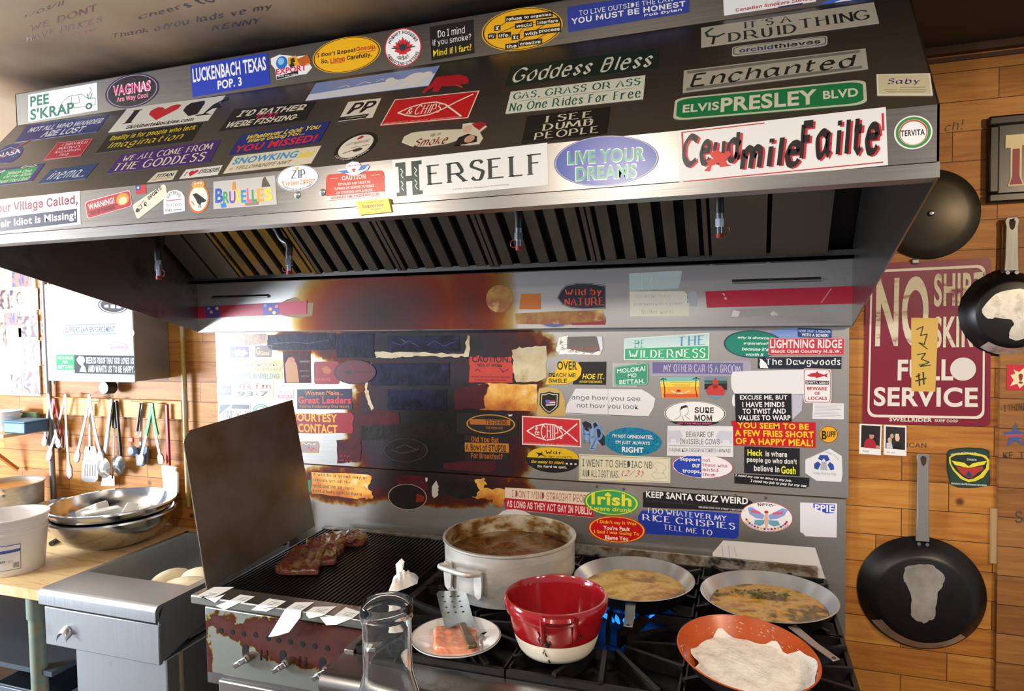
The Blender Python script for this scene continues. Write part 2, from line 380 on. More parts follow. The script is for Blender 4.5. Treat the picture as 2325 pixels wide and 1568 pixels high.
# ------------------------------------------------------------------ steel splash panels behind the range
def splash(name, x0, x1, z0, z1, y, mat, label):
    c = ((x0+x1)/2, y, z0)
    o = MB().box((x0, y, z0), (x1, -.001, z1)).build(name, mat, None, loc=c, smooth=0); return tag(o, label, 'wall panel')
YU, YL = -.016, -.022
ZS = 1.172
cU = ((-1.738+.936)/2, YU, ZS+.002)
uc = lambda X, Y: (rel('X', X, Y, YU, cU))
def bl(X, Y, rx, ry, w, y=YU, c=cU):
    a = rel('X', X, Y, y, c); k = (-y+2.58)/1500
    return (a[0], a[1], rx*k, ry*k, w)
US = glazed_steel('splash_steel', [bl(990, 975, 270, 230, 1.3), bl(960, 785, 370, 75, .9), bl(690, 775, 150, 40, .5), bl(1140, 850, 130, 130, .5)], '#b4b1ad', .33, nscale=14, namp=.55,
                  stops=[(.04, '#b4b1ad'), (.07, '#a8946c'), (.12, '#6a3c1a'), (.19, '#4a201a'), (.36, '#2c1a24'), (.62, '#161416'), (.9, '#100f0f')])
splash('splash_panel', -1.738, .936, ZS+.002, ZLIP-.006, YU, US, 'upper stainless splash panel under the hood, charred in the middle')
cL = ((-1.72+.927)/2, YL, .60)
LS = glazed_steel('lower_splash_steel', [bl(960, 1090, 300, 70, 1.0, YL, cL), bl(780, 1100, 160, 60, .6, YL, cL), bl(1080, 1110, 150, 50, .45, YL, cL)], '#b4b1ad', .33, nscale=16, namp=.7,
                  stops=[(.04, '#b4b1ad'), (.07, '#a88e5c'), (.12, '#80481a'), (.2, '#50201a'), (.45, '#2c1616'), (.9, '#191312')])
LSP = splash('splash_panel', -1.72, .927, .60, ZS-.002, YL, LS, 'lower stainless splash panel right behind the cooktop')
for s, x, y in (('K', 612, 1140), ('K', 803, 1160), ('L', 533, 1205), ('L', 747, 1222)):
    p = ony(s, x, y, YL); o = MB().lathe([(0, .004), (.004, .0035), (.0055, .001), (.0055, 0)], 12, (p.x, YL, p.z), ax='y').build('screw_head', paint('#77746f', .3, .8), None, loc=(LSP.location)); o.parent = LSP; o.location = (0, 0, 0)
# ------------------------------------------------------------------ charbroiler
GX0, GX1 = -1.115, -.468
GR = thing('charbroiler', 'stained steel charbroiler with a black bar grate and a tall side guard', 'grill', (-.79, -.80, 0))
def part(root, mb, name, mat, **k):
    o = mb.build(name, mat, None, loc=root.location, **k); o.parent = root; o.location = (0, 0, 0); return o
part(GR, MB().box((GX0, -.79, .60), (GX1, -.05, .86)).box((GX0+.01, -.74, .12), (GX1, -.06, .60)), 'body', STEEL_D, bevel=.003)
pm = glazed_steel('burnt_enamel', [(.06, .795, .30, .085, 1.0), (.22, .80, .14, .10, 1.0), (-.24, .82, .10, .05, .4), (-.31, .72, .03, .14, .3)], '#a2a79d', .42, [(.05, '#a2a79d'), (.075, '#98862e'), (.10, '#6a4222'), (.13, '#55281f'), (.9, '#41201b')], nscale=22, namp=1.15)
pan_o = part(GR, MB().box((-1.103, -.803, .645), (GX1, -.79, .868)), 'control_panel', pm, bevel=.004)
HOLE = paint('#050404', .9)
for x, y in ((390,1040),(490,1055),(587,1070),(690,1080),(800,1110),(890,1125),(993,1140),(1100,1160),(1207,1178),(1317,1195),(1540,1240)):
    p = ony('N', x, y, -.804); part(GR, MB().lathe([(0, .0015), (.0085, .0012), (.0095, 0)], 20, (p.x, -.803, p.z), ax='y'), 'vent_hole', HOLE)
for x, y in ((603,1195),(930,1245),(1275,1310),(1620,1370)):
    p = ony('N', x, y, -.804); part(GR, MB().lathe([(0, .0015), (.012, .0012), (.013, 0)], 20, (p.x, -.803, p.z), ax='y').box((p.x-.012, -.8045, p.z-.03), (p.x+.012, -.803, p.z)), 'valve_opening', HOLE, smooth=0)
for x, y in ((740,1255),(790,1260),(1077,1310),(1130,1318),(1430,1378),(1488,1395)):
    p = ony('N', x, y, -.804); part(GR, MB().box((p.x-.003, -.8045, p.z-.017), (p.x+.003, -.803, p.z+.017)), 'vent_slot', HOLE, smooth=0)
for x, y in ((590,1300),(925,1345),(1275,1405),(1600,1480)):
    p = ony('N', x, y, -.82); c = Vector((p.x, -.82, p.z))
    R_ = Matrix.Rotation(math.radians(-32), 3, 'Y')
    k = part(GR, MB().box((-.030, -.022, -.009), (.030, .004, .009), R_, c).box((-.014, -.034, -.0075), (.012, -.02, .0075), R_, c), 'burner_knob', CHROME, bevel=.003)
    q = MB().tube([(c.x+.018, -.80, c.z+.012), (c.x+.018, -.83, c.z+.012)], .014, 16).build('knob_collar', paint('#8a8078', .35, .8), None, loc=GR.location); q.parent = k; q.location = (0, 0, 0)
part(GR, MB().box((GX0-.012, -.838, .888), (GX1, -.752, .918)), 'front_ledge', steel('ledge_steel', '#a9aba4', .36, (2, 60, 160), .2, '#6a5a30'), bevel=.004)
part(GR, MB().box((-1.06, -.80, .2), (GX1, -.79, .622)), 'lower_door', STEEL, bevel=.004)
part(GR, MB().box((GX0, -.75, .868), (GX1, -.09, .872)), 'grease_tray', paint('#070606', .7), smooth=0)
mb = MB(); n = 40
for i in range(n):
    x = GX0+.012+(GX1-GX0-.02)*i/(n-1)
    mb.prism([(x-.0042, -.762, .900), (x+.0042, -.762, .900), (x+.003, -.762, .905), (x-.003, -.762, .905)], (0, .66, .018))
    mb.prism([(x-.003, -.762, .886), (x+.003, -.762, .886), (x+.003, -.745, .903), (x-.003, -.745, .903)], (0, .008, .004))
for y in (-.55, -.33, -.13): mb.box((GX0, y-.006, .885), (GX1, y+.006, .899+.018*(y+.76)/.66))
part(GR, mb, 'grate', mottled('seasoned_iron', ('#0a0908', '#15120f', '#0d0b0a'), 14, .38, 4, .3), smooth=0)
part(GR, MB().box((GX0, -.112, .87), (GX1+.01, -.085, .925)).box((GX0, -.118, .921), (GX1+.01, -.085, .927)), 'back_ledge', mottled('burnt_ledge', ('#8a8378', '#4a4038', '#a09a90'), 12, .4, 5, .6), smooth=0)
sp = [onx('I', x, y, -1.122) for x, y in ((60,905),(63,880),(70,858),(84,838),(100,815),(110,806),(140,797),(900,570),(1075,1545))] + [onx('N', 270, 690, -1.122)]
SHM = mottled('heat_tinted_guard', ('#8d847a', '#9c9288', '#8f7e6a', '#7a5f44'), 3.2, .4, 4, .75, .0)
part(GR, MB().prism(sp, (-.004, 0, 0)), 'side_guard', SHM, smooth=0)

# ------------------------------------------------------------------ open burner range
RG = thing('gas_range', 'black gas range with open burners and a rounded steel front rail', 'stove', (.2, -.95, 0))
RX0, RX1 = -.462, .862
IRON = mottled('cast_iron', ('#141213', '#1e1b1b', '#0f0e0e'), 20, .42, 5, .4, .1)
part(RG, MB().box((RX0, -.96, .12), (RX1, -.06, .845)), 'body', STEEL_D, bevel=.003)
part(RG, MB().box((RX0+.005, -.955, .845), (RX1-.005, -.065, .853)), 'burner_tray', paint('#0b0a0a', .5), smooth=0)
rail = [(RX0, -.965, .885), (RX0, -.965, .80)] + [(RX0, -1.062-.028*math.cos(a), .80+.0+.052+.028*math.sin(a)-.0) for a in np.linspace(-PI/2, PI/2, 9)]
part(RG, MB().prism([rail[0], rail[1]] + rail[2:], (RX1-RX0, 0, 0)), 'front_rail', steel('rail_steel', '#b5b3b0', .3, (2, 60, 60), .15), smooth=50)
part(RG, MB().box((RX0, -.06, .845), (.836, -.045, .937)), 'back_riser', mottled('rusty_riser', ('#8d8478', '#6a5238', '#a8a298', '#2a2420', '#8a8278'), 9, .42, 6, .5, .03, (1, 1, 1), .3, .3, .72), smooth=0)
part(RG, MB().box((RX0, -.965, .853), (RX0+.03, -.06, .893)), 'side_rim', STEEL_D, bevel=.002)
cols_ = [(-.425, .012), (.017, .452), (.457, .856)]
rows_ = [(-.955, -.515), (-.51, -.075)]
for (x0, x1) in cols_:
    for (y0, y1) in rows_:
        cx, cy = (x0+x1)/2, (y0+y1)/2; mb = MB(); zt = COOK
        for a, b_ in (((x0, y0), (x1, y0)), ((x1, y0), (x1, y1)), ((x1, y1), (x0, y1)), ((x0, y1), (x0, y0))):
            dx, dy = b_[0]-a[0], b_[1]-a[1]; L = math.hypot(dx, dy); nx, ny = -dy/L*.006, dx/L*.006
            mb.prism([(a[0]-nx, a[1]-ny, zt-.035), (b_[0]-nx, b_[1]-ny, zt-.035), (b_[0]+nx, b_[1]+ny, zt-.035), (a[0]+nx, a[1]+ny, zt-.035)], (0, 0, .025))
        for k in range(12):
            a = 2*PI*k/12+.13; ca, sa = math.cos(a), math.sin(a)
            far = min((x1-cx)/abs(ca) if abs(ca) > 1e-6 else 9, (y1-cy)/abs(sa) if abs(sa) > 1e-6 else 9)
            r0 = .062; nx, ny = -sa*.006, ca*.006
            p0, p1 = (cx+ca*r0, cy+sa*r0), (cx+ca*far, cy+sa*far)
            mb.prism([(p0[0]-nx, p0[1]-ny, zt-.05), (p1[0]-nx, p1[1]-ny, zt-.03), (p1[0]-nx, p1[1]-ny, zt), (p0[0]-nx, p0[1]-ny, zt-.002)], (2*nx, 2*ny, 0))
        g = part(RG, mb, 'burner_grate', IRON, smooth=0)
        bm = MB().lathe([(0, .876), (.03, .876), (.043, .87), (.046, .858), (.05, .853)], 28, (cx, cy, 0))
        part(RG, bm, 'burner_head', IRON)
# blue flames on the lit rear burner
fl, nt, b = newmat('gas_flame'); b.inputs['Base Color'].default_value = (0, 0, 0, 1)
b.inputs['Emission Color'].default_value = lin('#1f7bff'); b.inputs['Emission Strength'].default_value = 2.6; b.inputs['Alpha'].default_value = .55
mb = MB(); cx, cy = .245, -.475
for k in range(22):
    a = 2*PI*k/22; r0, r1 = .066, .105+.012*math.sin(k*2.3)
    mb.tube([(cx+r0*math.cos(a), cy+r0*math.sin(a), .874), (cx+.085*math.cos(a), cy+.085*math.sin(a), .893), (cx+r1*math.cos(a), cy+r1*math.sin(a), .912)], [.004, .0075, .001], 6)
tag(mb.build('gas_flame', fl, None, loc=(cx, cy, .875)), 'blue gas flame burning under the frying pan in the middle of range', 'flame')

# ------------------------------------------------------------------ pots, pans and food on the range
def lathe_part(root, prof, name, mat, n=56, **k):
    return MB().lathe(prof, n).build(name, mat, root, **k)
PC = (-.145, -.455)
POTM = mottled('scrubbed_aluminium', ('#c3c0ba', '#b2aea7', '#d2cfc9'), 5, .42, 5, .45, .03, (1, 1, 3))
POTI = mottled('stew_crusted_aluminium', ('#bdb6aa', '#a89878', '#7a5424', '#4a3014'), 14, .45, 6, .4, .05, (1, 1, 2), 0, .32, .68)
POT = thing('stock_pot', 'wide dented aluminium pot of brown stew behind the red crock', 'pot', (PC[0], PC[1], COOK))
lathe_part(POT, [(0, 0), (.195, 0), (.210, .008), (.2155, .03), (.2165, .165), (.222, .170), (.222, .175), (.2135, .176)], 'outer_wall', POTM)
lathe_part(POT, [(.2135, .176), (.2125, .165), (.211, .03), (.19, .012), (0, .012)], 'inner_wall', POTI)
def loop_handle(a):
    mb = MB(); ca, sa = math.cos(a), math.sin(a)
    P = lambda r, t, z: (ca*r-sa*t, sa*r+ca*t, z)
    mb.tube(smoothpts([P(.216, -.066, .118), P(.235, -.066, .122), P(.262, -.060, .128), P(.272, -.035, .13), P(.272, .035, .13), P(.262, .060, .128), P(.235, .066, .122), P(.216, .066, .118)], 5), .0085, 10)
    for s in (-1, 1):
        pts = [P(.2175, s*.066+dx, z) for dx, z in ((-.014, .128), (.014, .128), (.017, .09), (.013, .05), (0, .04), (-.013, .05), (-.017, .09))]
        mb.prism(pts, Vector(P(.008, 0, 0)))
    return mb
for a in (math.radians(-112), math.radians(68)): loop_handle(a).build('loop_handle', POTM, POT)
STM = mottled('stew', ('#1c0e06', '#4a2a0e', '#6b3f14', '#2a160a', '#7a5a20'), 16, .22, 7, 0, .5, (1, 1, 1), .5)
def bumpy_disc(r, z, amp, n=40, rings=16, seed=1, fall=0, freq=26):
    rnd = random.Random(seed); ph = [(rnd.uniform(-1, 1)*freq, rnd.uniform(-1, 1)*freq, rnd.uniform(0, 6)) for _ in range(9)]
    mb = MB(); vs = [(0, 0, z)]; fs = []
    for j in range(1, rings+1):
        for i in range(n):
            a = 2*PI*i/n; q = r*j/rings; x, y = q*math.cos(a), q*math.sin(a)
            h = sum(math.sin(u*x+v*y+w) for u, v, w in ph)/4
            vs.append((x, y, z+(amp*h+fall*(1-(j/rings)**2))*(1 if j < rings else .2)))
    for i in range(n): fs.append((0, 1+i, 1+(i+1) % n))
    for j in range(rings-1):
        for i in range(n):
            a, b_ = 1+j*n+i, 1+j*n+(i+1) % n; fs.append((a, a+n, b_+n, b_))
    return mb.add(vs, fs)
o = bumpy_disc(.211, .118, .004, 56, 22, 3, freq=70).build('stew', STM, None); o.location = (PC[0], PC[1], COOK); tag(o, 'brown meat stew filling the wide aluminium pot', 'stew', kind='stuff')

CR = thing('ceramic_crock', 'empty red glazed ceramic crock with a cream base and dark drips', 'crock', (.117, -.83, COOK+.001))
REDG = mottled('red_glaze', ('#7e0f17', '#94151d', '#8a1019'), 3, .12, 3, 0, 0); REDG.node_tree.nodes['Principled BSDF'].inputs['Coat Weight'].default_value = .6
lathe_part(CR, [(.1155, .055), (.122, .07), (.1285, .112), (.137, .118), (.1395, .128), (.1395, .143), (.136, .150), (.131, .150), (.127, .143), (.1255, .128), (.1205, .112), (.112, .06), (.100, .03), (.085, .014), (0, .012)], 'glazed_bowl', REDG, 64)
lathe_part(CR, [(0, 0), (.082, 0), (.094, .004), (.103, .016), (.1115, .038), (.1157, .056)], 'cream_base', mottled('cream_glaze', ('#d9cdb6', '#e6dcc8'), 4, .3, 3), 64)
ca = math.atan2(-2.58+.83, .604-.117)
def tab(a):
    mb = MB(); P = lambda r, t, z: (math.cos(a)*r-math.sin(a)*t, math.sin(a)*r+math.cos(a)*t, z)
    prof = [(.134, .148), (.152, .146), (.157, .138), (.150, .130), (.134, .126)]
    m = 14
    vs = []
    for i in range(m+1):
        t = -.047+.094*i/m; e = 1-(abs(t)/.047)**6*.8
        vs += [P(.130+(r-.130)*e - t*t*3.4, t, z) for r, z in prof]
    k = len(prof); fs = [(i*k+j, (i+1)*k+j, (i+1)*k+j+1, i*k+j+1) for i in range(m) for j in range(k-1)]
    mb.add(vs, fs)
    for s in (-1, 1): mb.tube([P(.128, s*.043, .14), P(.1295, s*.042, .11), P(.122, s*.040, .083), P(.119, s*.039, .07)], [.008, .007, .0055, .002], 8)
    return mb
for q in (ca+.05, ca+.05+PI): tab(q).build('tab_handle', REDG, CR)
mb = MB(); rnd = random.Random(5)
for (aa, z0, z1, w) in ((-.36, .10, .066, .003), (-.30, .112, .06, .0035), (-.22, .09, .06, .005), (-.19, .07, .057, .008), (-.14, .075, .06, .004), (.5, .09, .075, .003), (.56, .085, .078, .002), (-.3, .05, .036, .002), (-.24, .04, .028, .003), (-.18, .02, .008, .004)):
    def rad(z): return np.interp(z, [0, .004, .016, .038, .056, .07, .112], [.082, .094, .103, .1115, .1157, .122, .1285])+.0012
    pts = [(rad(z)*math.cos(ca+aa+.02*math.sin(z*300)), rad(z)*math.sin(ca+aa+.02*math.sin(z*300)), z) for z in np.linspace(z0, z1, 6)]
    mb.tube(pts, [w*.3, w*.5, w*.4, w*.6, w*.5, w*.2], 6)
mb.build('burnt_drips', paint('#1a0d0c', .3), CR)

PANK = mottled('black_pan_outside', ('#0c0b0c', '#171516', '#0a0909'), 9, .38, 5, .2, .03)
def pan_body(root, r, h, rb, inner):
    lathe_part(root, [(0, 0), (rb-.01, 0), (rb, .004), (rb+(r-rb)*.55, h*.45), (r, h-.002), (r+.003, h)], 'pan_outside', PANK, 64)
    lathe_part(root, [(r+.003, h), (r, h+.001), (r-.003, h-.002), (rb+(r-rb)*.55-.003, h*.45+.003), (rb-.002, .007), (0, .006)], 'pan_inside', inner, 64)
def strip(root, pts, w0, w1, name='handle', mat=None, th=.004, hole=True):
    """flat bar following pts (local), width w0 to w1"""
    pts = [Vector(p) for p in pts]; m = len(pts); vs = []
    for i, p in enumerate(pts):
        t = (pts[min(i+1, m-1)]-pts[max(i-1, 0)]).normalized(); s = t.cross(Vector((0, 0, 1))).normalized(); n_ = s.cross(t)
        w = (w0+(w1-w0)*i/(m-1))/2
        vs += [p-s*w-n_*th/2, p+s*w-n_*th/2, p+s*w+n_*th/2, p-s*w+n_*th/2]
    fs = [(i*4+j, i*4+(j+1) % 4, i*4+4+(j+1) % 4, i*4+4+j) for i in range(m-1) for j in range(4)] + [(3, 2, 1, 0), tuple(range(m*4-4, m*4))]
    h = MB().add(vs, fs).build(name, mat or ALU, root, bevel=.0012)
    if hole:
        e = pts[-1]*.88+pts[-2]*.12
        MB().lathe([(0, .0008), (.0045, .0008), (.005, 0)], 12, (e.x, e.y, e.z+th/2)).build('hang_hole', paint('#2a2622', .5), None).parent = h
    return h
PINS = mottled('pan_aluminium', ('#d4d6d8', '#c2c4c8', '#e0e0e0'), 4, .24, 3, .65, .0)
PA = thing('frying_pan', 'aluminium frying pan of simmering fish over the blue flame', 'pan', (.265, -.44, COOK), group='frying pans on the range')
pan_body(PA, .186, .068, .135, PINS)
strip(PA, [(.02, -.183, .06), (.022, -.205, .056), (.026, -.24, .045), (.028, -.285, .036)], .030, .026)
PB = thing('frying_pan', 'aluminium frying pan of browned fish with herbs at the right rear burner', 'pan', (.664, -.462, COOK), group='frying pans on the range')
pan_body(PB, .190, .068, .14, PINS)
strip(PB, [(.055, -.182, .06), (.07, -.20, .055), (.105, -.245, .045), (.15, -.30, .038)], .028, .024)
FISH1 = mottled('simmering_fish', ('#8e6428', '#c0923e', '#d8b46a', '#a8762c', '#7a521e'), 11, .28, 7, 0, .5, (1, 1.3, 1), .25)
FISH2 = mottled('browned_fish', ('#6e461a', '#b07c2c', '#d0a458', '#b88a2c', '#44400f', '#94642a'), 13, .28, 7, 0, .5, (1, 1.3, 1), .3)
for (root, mat_, sd, r, lab) in ((PA, FISH1, 11, .158, 'golden broth with pale fish fillets in the pan over the flame'), (PB, FISH2, 17, .163, 'brown fish fillets with green herbs in the right rear pan')):
    o = bumpy_disc(r, .034, .0035, 56, 20, sd, .004, 55).build('pan_fried_fish', mat_, None); o.location = root.location; tag(o, lab, 'food', kind='stuff')
rnd = random.Random(2)
mb = MB()
for k in range(46):
    a = rnd.uniform(0, 6.3); q = abs(rnd.gauss(0, .05)); x, y = -.03+q*math.cos(a), .05+q*.7*math.sin(a)
    s_ = rnd.uniform(.003, .008); R_ = Matrix.Rotation(rnd.uniform(0, 6), 3, 'Z') @ Matrix.Rotation(rnd.uniform(-.5, .5), 3, 'X')
    mb.box((-s_, -s_*.5, -.0012), (s_, s_*.5, .0012), R_, (x, y, .043+rnd.uniform(-.001, .003)))
o = mb.build('chopped_herbs', mottled('herbs', ('#3d4414', '#5c5a1c', '#2c300e'), 30, .5), None); o.location = PB.location; tag(o, 'chopped dark green herbs scattered on the fish in right pan', 'herbs', kind='stuff')

TR = Matrix.Rotation(math.radians(5), 3, 'X') @ Matrix.Rotation(math.radians(4.5), 3, 'Y')
PCN = thing('frying_pan', 'orange lined black pan of white flour tilted at the front right corner', 'pan', (.600, -.862, COOK+.012), TR.to_euler())
ORG = mottled('orange_lining', ('#9c3f16', '#b04c1c', '#a8461a'), 5, .3, 4)
FLM = mottled('floury_orange', ('#f0ece6', '#e8dcd0', '#c87850', '#a8461a'), 9, .6, 7, 0, .1, (1, 1, 1), .5, .44, .56)
lathe_part(PCN, [(0, 0), (.095, 0), (.108, .005), (.135, .03), (.163, .068), (.166, .070)], 'pan_outside', PANK, 64)
lathe_part(PCN, [(.166, .070), (.163, .0715), (.160, .068), (.133, .032), (.106, .008), (0, .006)], 'pan_inside', ORG, 64)
o = MB()
ph = [(random.uniform(-90, 90), random.uniform(-90, 90), random.uniform(0, 6)) for _ in range(12)]
def flour(u, v):
    a = 2*PI*u; edge = .149+.010*math.sin(a*3+1)+.008*math.sin(a*7)+.005*math.sin(a*13)
    edge += .017*math.cos(a+.75)-.004
    edge = min(edge, .153+.004*math.sin(a*9))
    q = edge*v; x, y = q*math.cos(a)+.003, q*math.sin(a)-.006
    h = sum(math.sin(A*x+B*y+c) for A, B, c in ph)/6
    R_ = math.hypot(x, y)
    return (x, y, max(np.interp(R_, [.106, .133, .160], [.008, .032, .068])+.0015+.0012*h, .030+.0045*h+.007*(1-v)+.0012*math.sin(310*x+180*y)*math.sin(260*y-90*x)))
o.grid(72, 22, flour)
fo = o.build('flour', mottled('flour', ('#dedad3', '#e8e4de', '#d2cdc5'), 34, .95, 8, 0, .6), None); fo.location = PCN.location; fo.rotation_euler = PCN.rotation_euler
tag(fo, 'white flour heaped in the tilted orange lined pan', 'flour', kind='stuff')
mb = MB(); rnd = random.Random(8)
for k in range(95):
    a = rnd.uniform(-.3, 3.6); z = rnd.uniform(.038, .066); r = np.interp(z, [.032, .068], [.133, .160])-.0012; s_ = rnd.uniform(.0008, .0045)
    c_, sn = math.cos(a), math.sin(a)
    mb.add([(c_*r-sn*s_*t-c_*w*.6, sn*r+c_*s_*t-sn*w*.6, z+w) for t, w in ((-1, 0), (0, -s_), (1, 0), (.2, s_))], [(0, 1, 2, 3)])
o = mb.build('flour_dusting', paint('#f0ece6', .9), PCN, smooth=0); o['kind'] = 'stuff'

PL = thing('dinner_plate', 'white round plate holding salmon and a spatula beside the red crock', 'plate', (-.155, -.885, COOK))
lathe_part(PL, [(0, .004), (.07, .004), (.078, .007), (.118, .019), (.1235, .021), (.1245, .0235), (.122, .0245), (.116, .0225), (.078, .011), (.07, .0085), (0, .0085)], 'plate_body', paint('#e9e5e0', .14, Coat_Weight=.4), 64)
MB().lathe([(.1205, .0248), (.1235, .0242)], 64).build('rim_line', paint('#6a6a70', .3), PL)
def lump(name, outline, h, mat, label, cat, z, dome=.5, n=8, seed=1, amp=.003, kind=None):
    """thick food slice from a ground outline (world x,y)"""
    c = Vector((sum(p[0] for p in outline)/len(outline), sum(p[1] for p in outline)/len(outline), z))
    P = smoothpts([(p[0]-c.x, p[1]-c.y, 0) for p in outline], 4, True); m = len(P); rnd = random.Random(seed)
    mb = MB(); vs = []
    lv = [(1, 0), (1.0, h*.45), (.985, h*.72), (.95, h*.9)] + [(.95*(1-i/n), h*(.9+.1*dome*math.sin(PI/2*i/n)*2)) for i in range(1, n)]
    for s_, zz in lv:
        for p in P:
            x, y = p.x*s_, p.y*s_
            vs.append((x, y, zz+(amp*(math.sin(170*x+90*y+seed)+math.sin(60*x-140*y+2*seed)) if zz > h*.5 else 0)))
    fs = [(j*m+i, j*m+(i+1) % m, (j+1)*m+(i+1) % m, (j+1)*m+i) for j in range(len(lv)-1) for i in range(m)]
    vs.append((0, 0, lv[-1][1])); fs += [((len(lv)-1)*m+i, (len(lv)-1)*m+(i+1) % m, len(vs)-1) for i in range(m)]
    fs.append(tuple(range(m))[::-1])
    o = mb.add(vs, fs).build(name, mat, None, smooth=60); o.location = c
    return tag(o, label, cat, kind=kind)
zs_ = COOK+.0095
SALM = mottled('salmon', ('#c86a48', '#d88260', '#e09a78', '#c46444'), 9, .25, 5, 0, .15, (1, 6, 1), .4)
qq = [onz('O', x, y, zs_+.004) for x, y in ((283,1180),(290,1130),(420,1118),(600,1135),(607,1200),(592,1278),(440,1290),(292,1282))]
lump('salmon_fillet', [(p.x, p.y) for p in qq], .026, SALM, 'raw pink salmon fillet lying on the white plate', 'fish', zs_, .3, 8, 3, .0012)
ZB_ = zs_+.033
bp = [onz('O', x, y, ZB_) for x, y in ((305,830),(322,812),(510,806),(530,820),(600,1085),(545,1062),(468,1055),(440,1075),(372,1100))]
SPT = thing('spatula', 'perforated metal spatula lying across the salmon on the plate', 'spatula', bp[6])
part(SPT, MB().prism(bp, (0, 0, .0016)), 'blade', mottled('used_blade_steel', ('#8f9698', '#a2a8aa', '#8a8460'), 14, .3, 5, .8), smooth=0)
for x, y in ((355,850),(415,848),(470,846),(368,888),(425,886),(483,884),(380,930),(440,928),(495,925),(395,970),(450,968),(508,965)):
    p = onz('O', x, y, ZB_+.002); part(SPT, MB().lathe([(0, .0003), (.0042, .0003)], 14, (p.x, p.y, ZB_+.0016)), 'drain_hole', paint('#16120e', .8), smooth=0)
hA = onz('O', 500, 1075, ZB_+.004); hB = onz('O', 580, 1250, ZB_+.004); dv = (hB-hA); sd_ = dv.cross(Vector((0, 0, 1))).normalized()*.0125
part(SPT, MB().prism([hA-sd_*.8, hA+sd_*.8, hB+sd_, hB-sd_], (0, 0, .012)), 'handle', mottled('grimy_handle', ('#5a5046', '#8a8278', '#7a6a40', '#4a4038'), 20, .3, 5, .6), bevel=.003)
sb = onz('O', 690, 1135, zs_+.006); s2 = onz('O', 560, 1240, zs_+.012)
SPN = thing('teaspoon', 'steel teaspoon on the plate beside the salmon', 'spoon', sb)
e = MB().grid(16, 8, lambda u, v: (.021*v*math.cos(2*PI*u), .014*v*math.sin(2*PI*u), -.006*(1-v*v)))
q = e.build('spoon_bowl', paint('#a8abb0', .15, 1.0), SPN); q.rotation_euler = (0, 0, math.radians(35))
MB().tube([Vector((-.016, -.012, .001)), (s2-sb)*.5+Vector((0, 0, .004)), s2-sb], [.003, .0026, .004], 8).build('spoon_handle', paint('#a8abb0', .15, 1.0), SPN)

# on the grill
MEAT = mottled('grilled_meat', ('#2e120e', '#552a22', '#6e3a2c', '#4a2018', '#7a5a20', '#7c5a4c'), 18, .24, 7, 0, .6, (1, 1, 1), .5)
ZG = .916
mo = [onz('N', x, y, ZG+.004) for x, y in ((865,525),(930,455),(960,400),(1050,345),(1130,335),(1140,290),(1230,270),(1290,235),(1440,205),(1540,215),(1600,205),(1680,240),(1640,285),(1590,298),(1480,300),(1465,345),(1400,400),(1395,450),(1250,475),(1240,540),(1100,545),(980,548))]
lump('meat_slab', [(p.x, p.y) for p in mo], .028, MEAT, 'long dark red slab of seasoned meat on the black grate', 'meat', ZG, .4, 8, 5, .004)
fo_ = [onz('N', x, y, .93) for x, y in ((1850,670),(1880,600),(1890,560),(1960,540),(2060,525),(2115,545),(2105,600),(2010,640),(1930,668))]
FT_ = thing('crumpled_paper', 'crumpled white paper scrap on the grill grate near the pot', 'paper', (0, 0, 0))
c = sum((Vector(p) for p in fo_), Vector())/len(fo_); FT_.location = (c.x, c.y, .918)
wm = mottled('scrap_white', ('#eae6de', '#f5f2ec', '#d8cfc0'), 12, .8, 5, 0, .3)
rnd = random.Random(4)
def crump(u, v):
    a = 2*PI*u; i = int(u*9) % 9; p = fo_[i].lerp(fo_[(i+1) % 9], (u*9) % 1)
    x, y = (p.x-c.x)*(1-v), (p.y-c.y)*(1-v)
    return (x, y, (.005+.032*math.sin(v*PI*.5))*(1 if v > 0 else 0)+.006*math.sin(300*x+200*y)*v)
MB().grid(36, 8, crump).build('wad', wm, FT_)
d = onz('N', 1930, 470, .97)-FT_.location
MB().prism([Vector((-.030, .012, .02)), Vector((-.012, .006, .03)), Vector((-.006, .010, .062)), Vector((-.020, .016, .070)), Vector((-.038, .020, .052))], (.004, .008, .004)).build('folded_corner', wm, FT_)

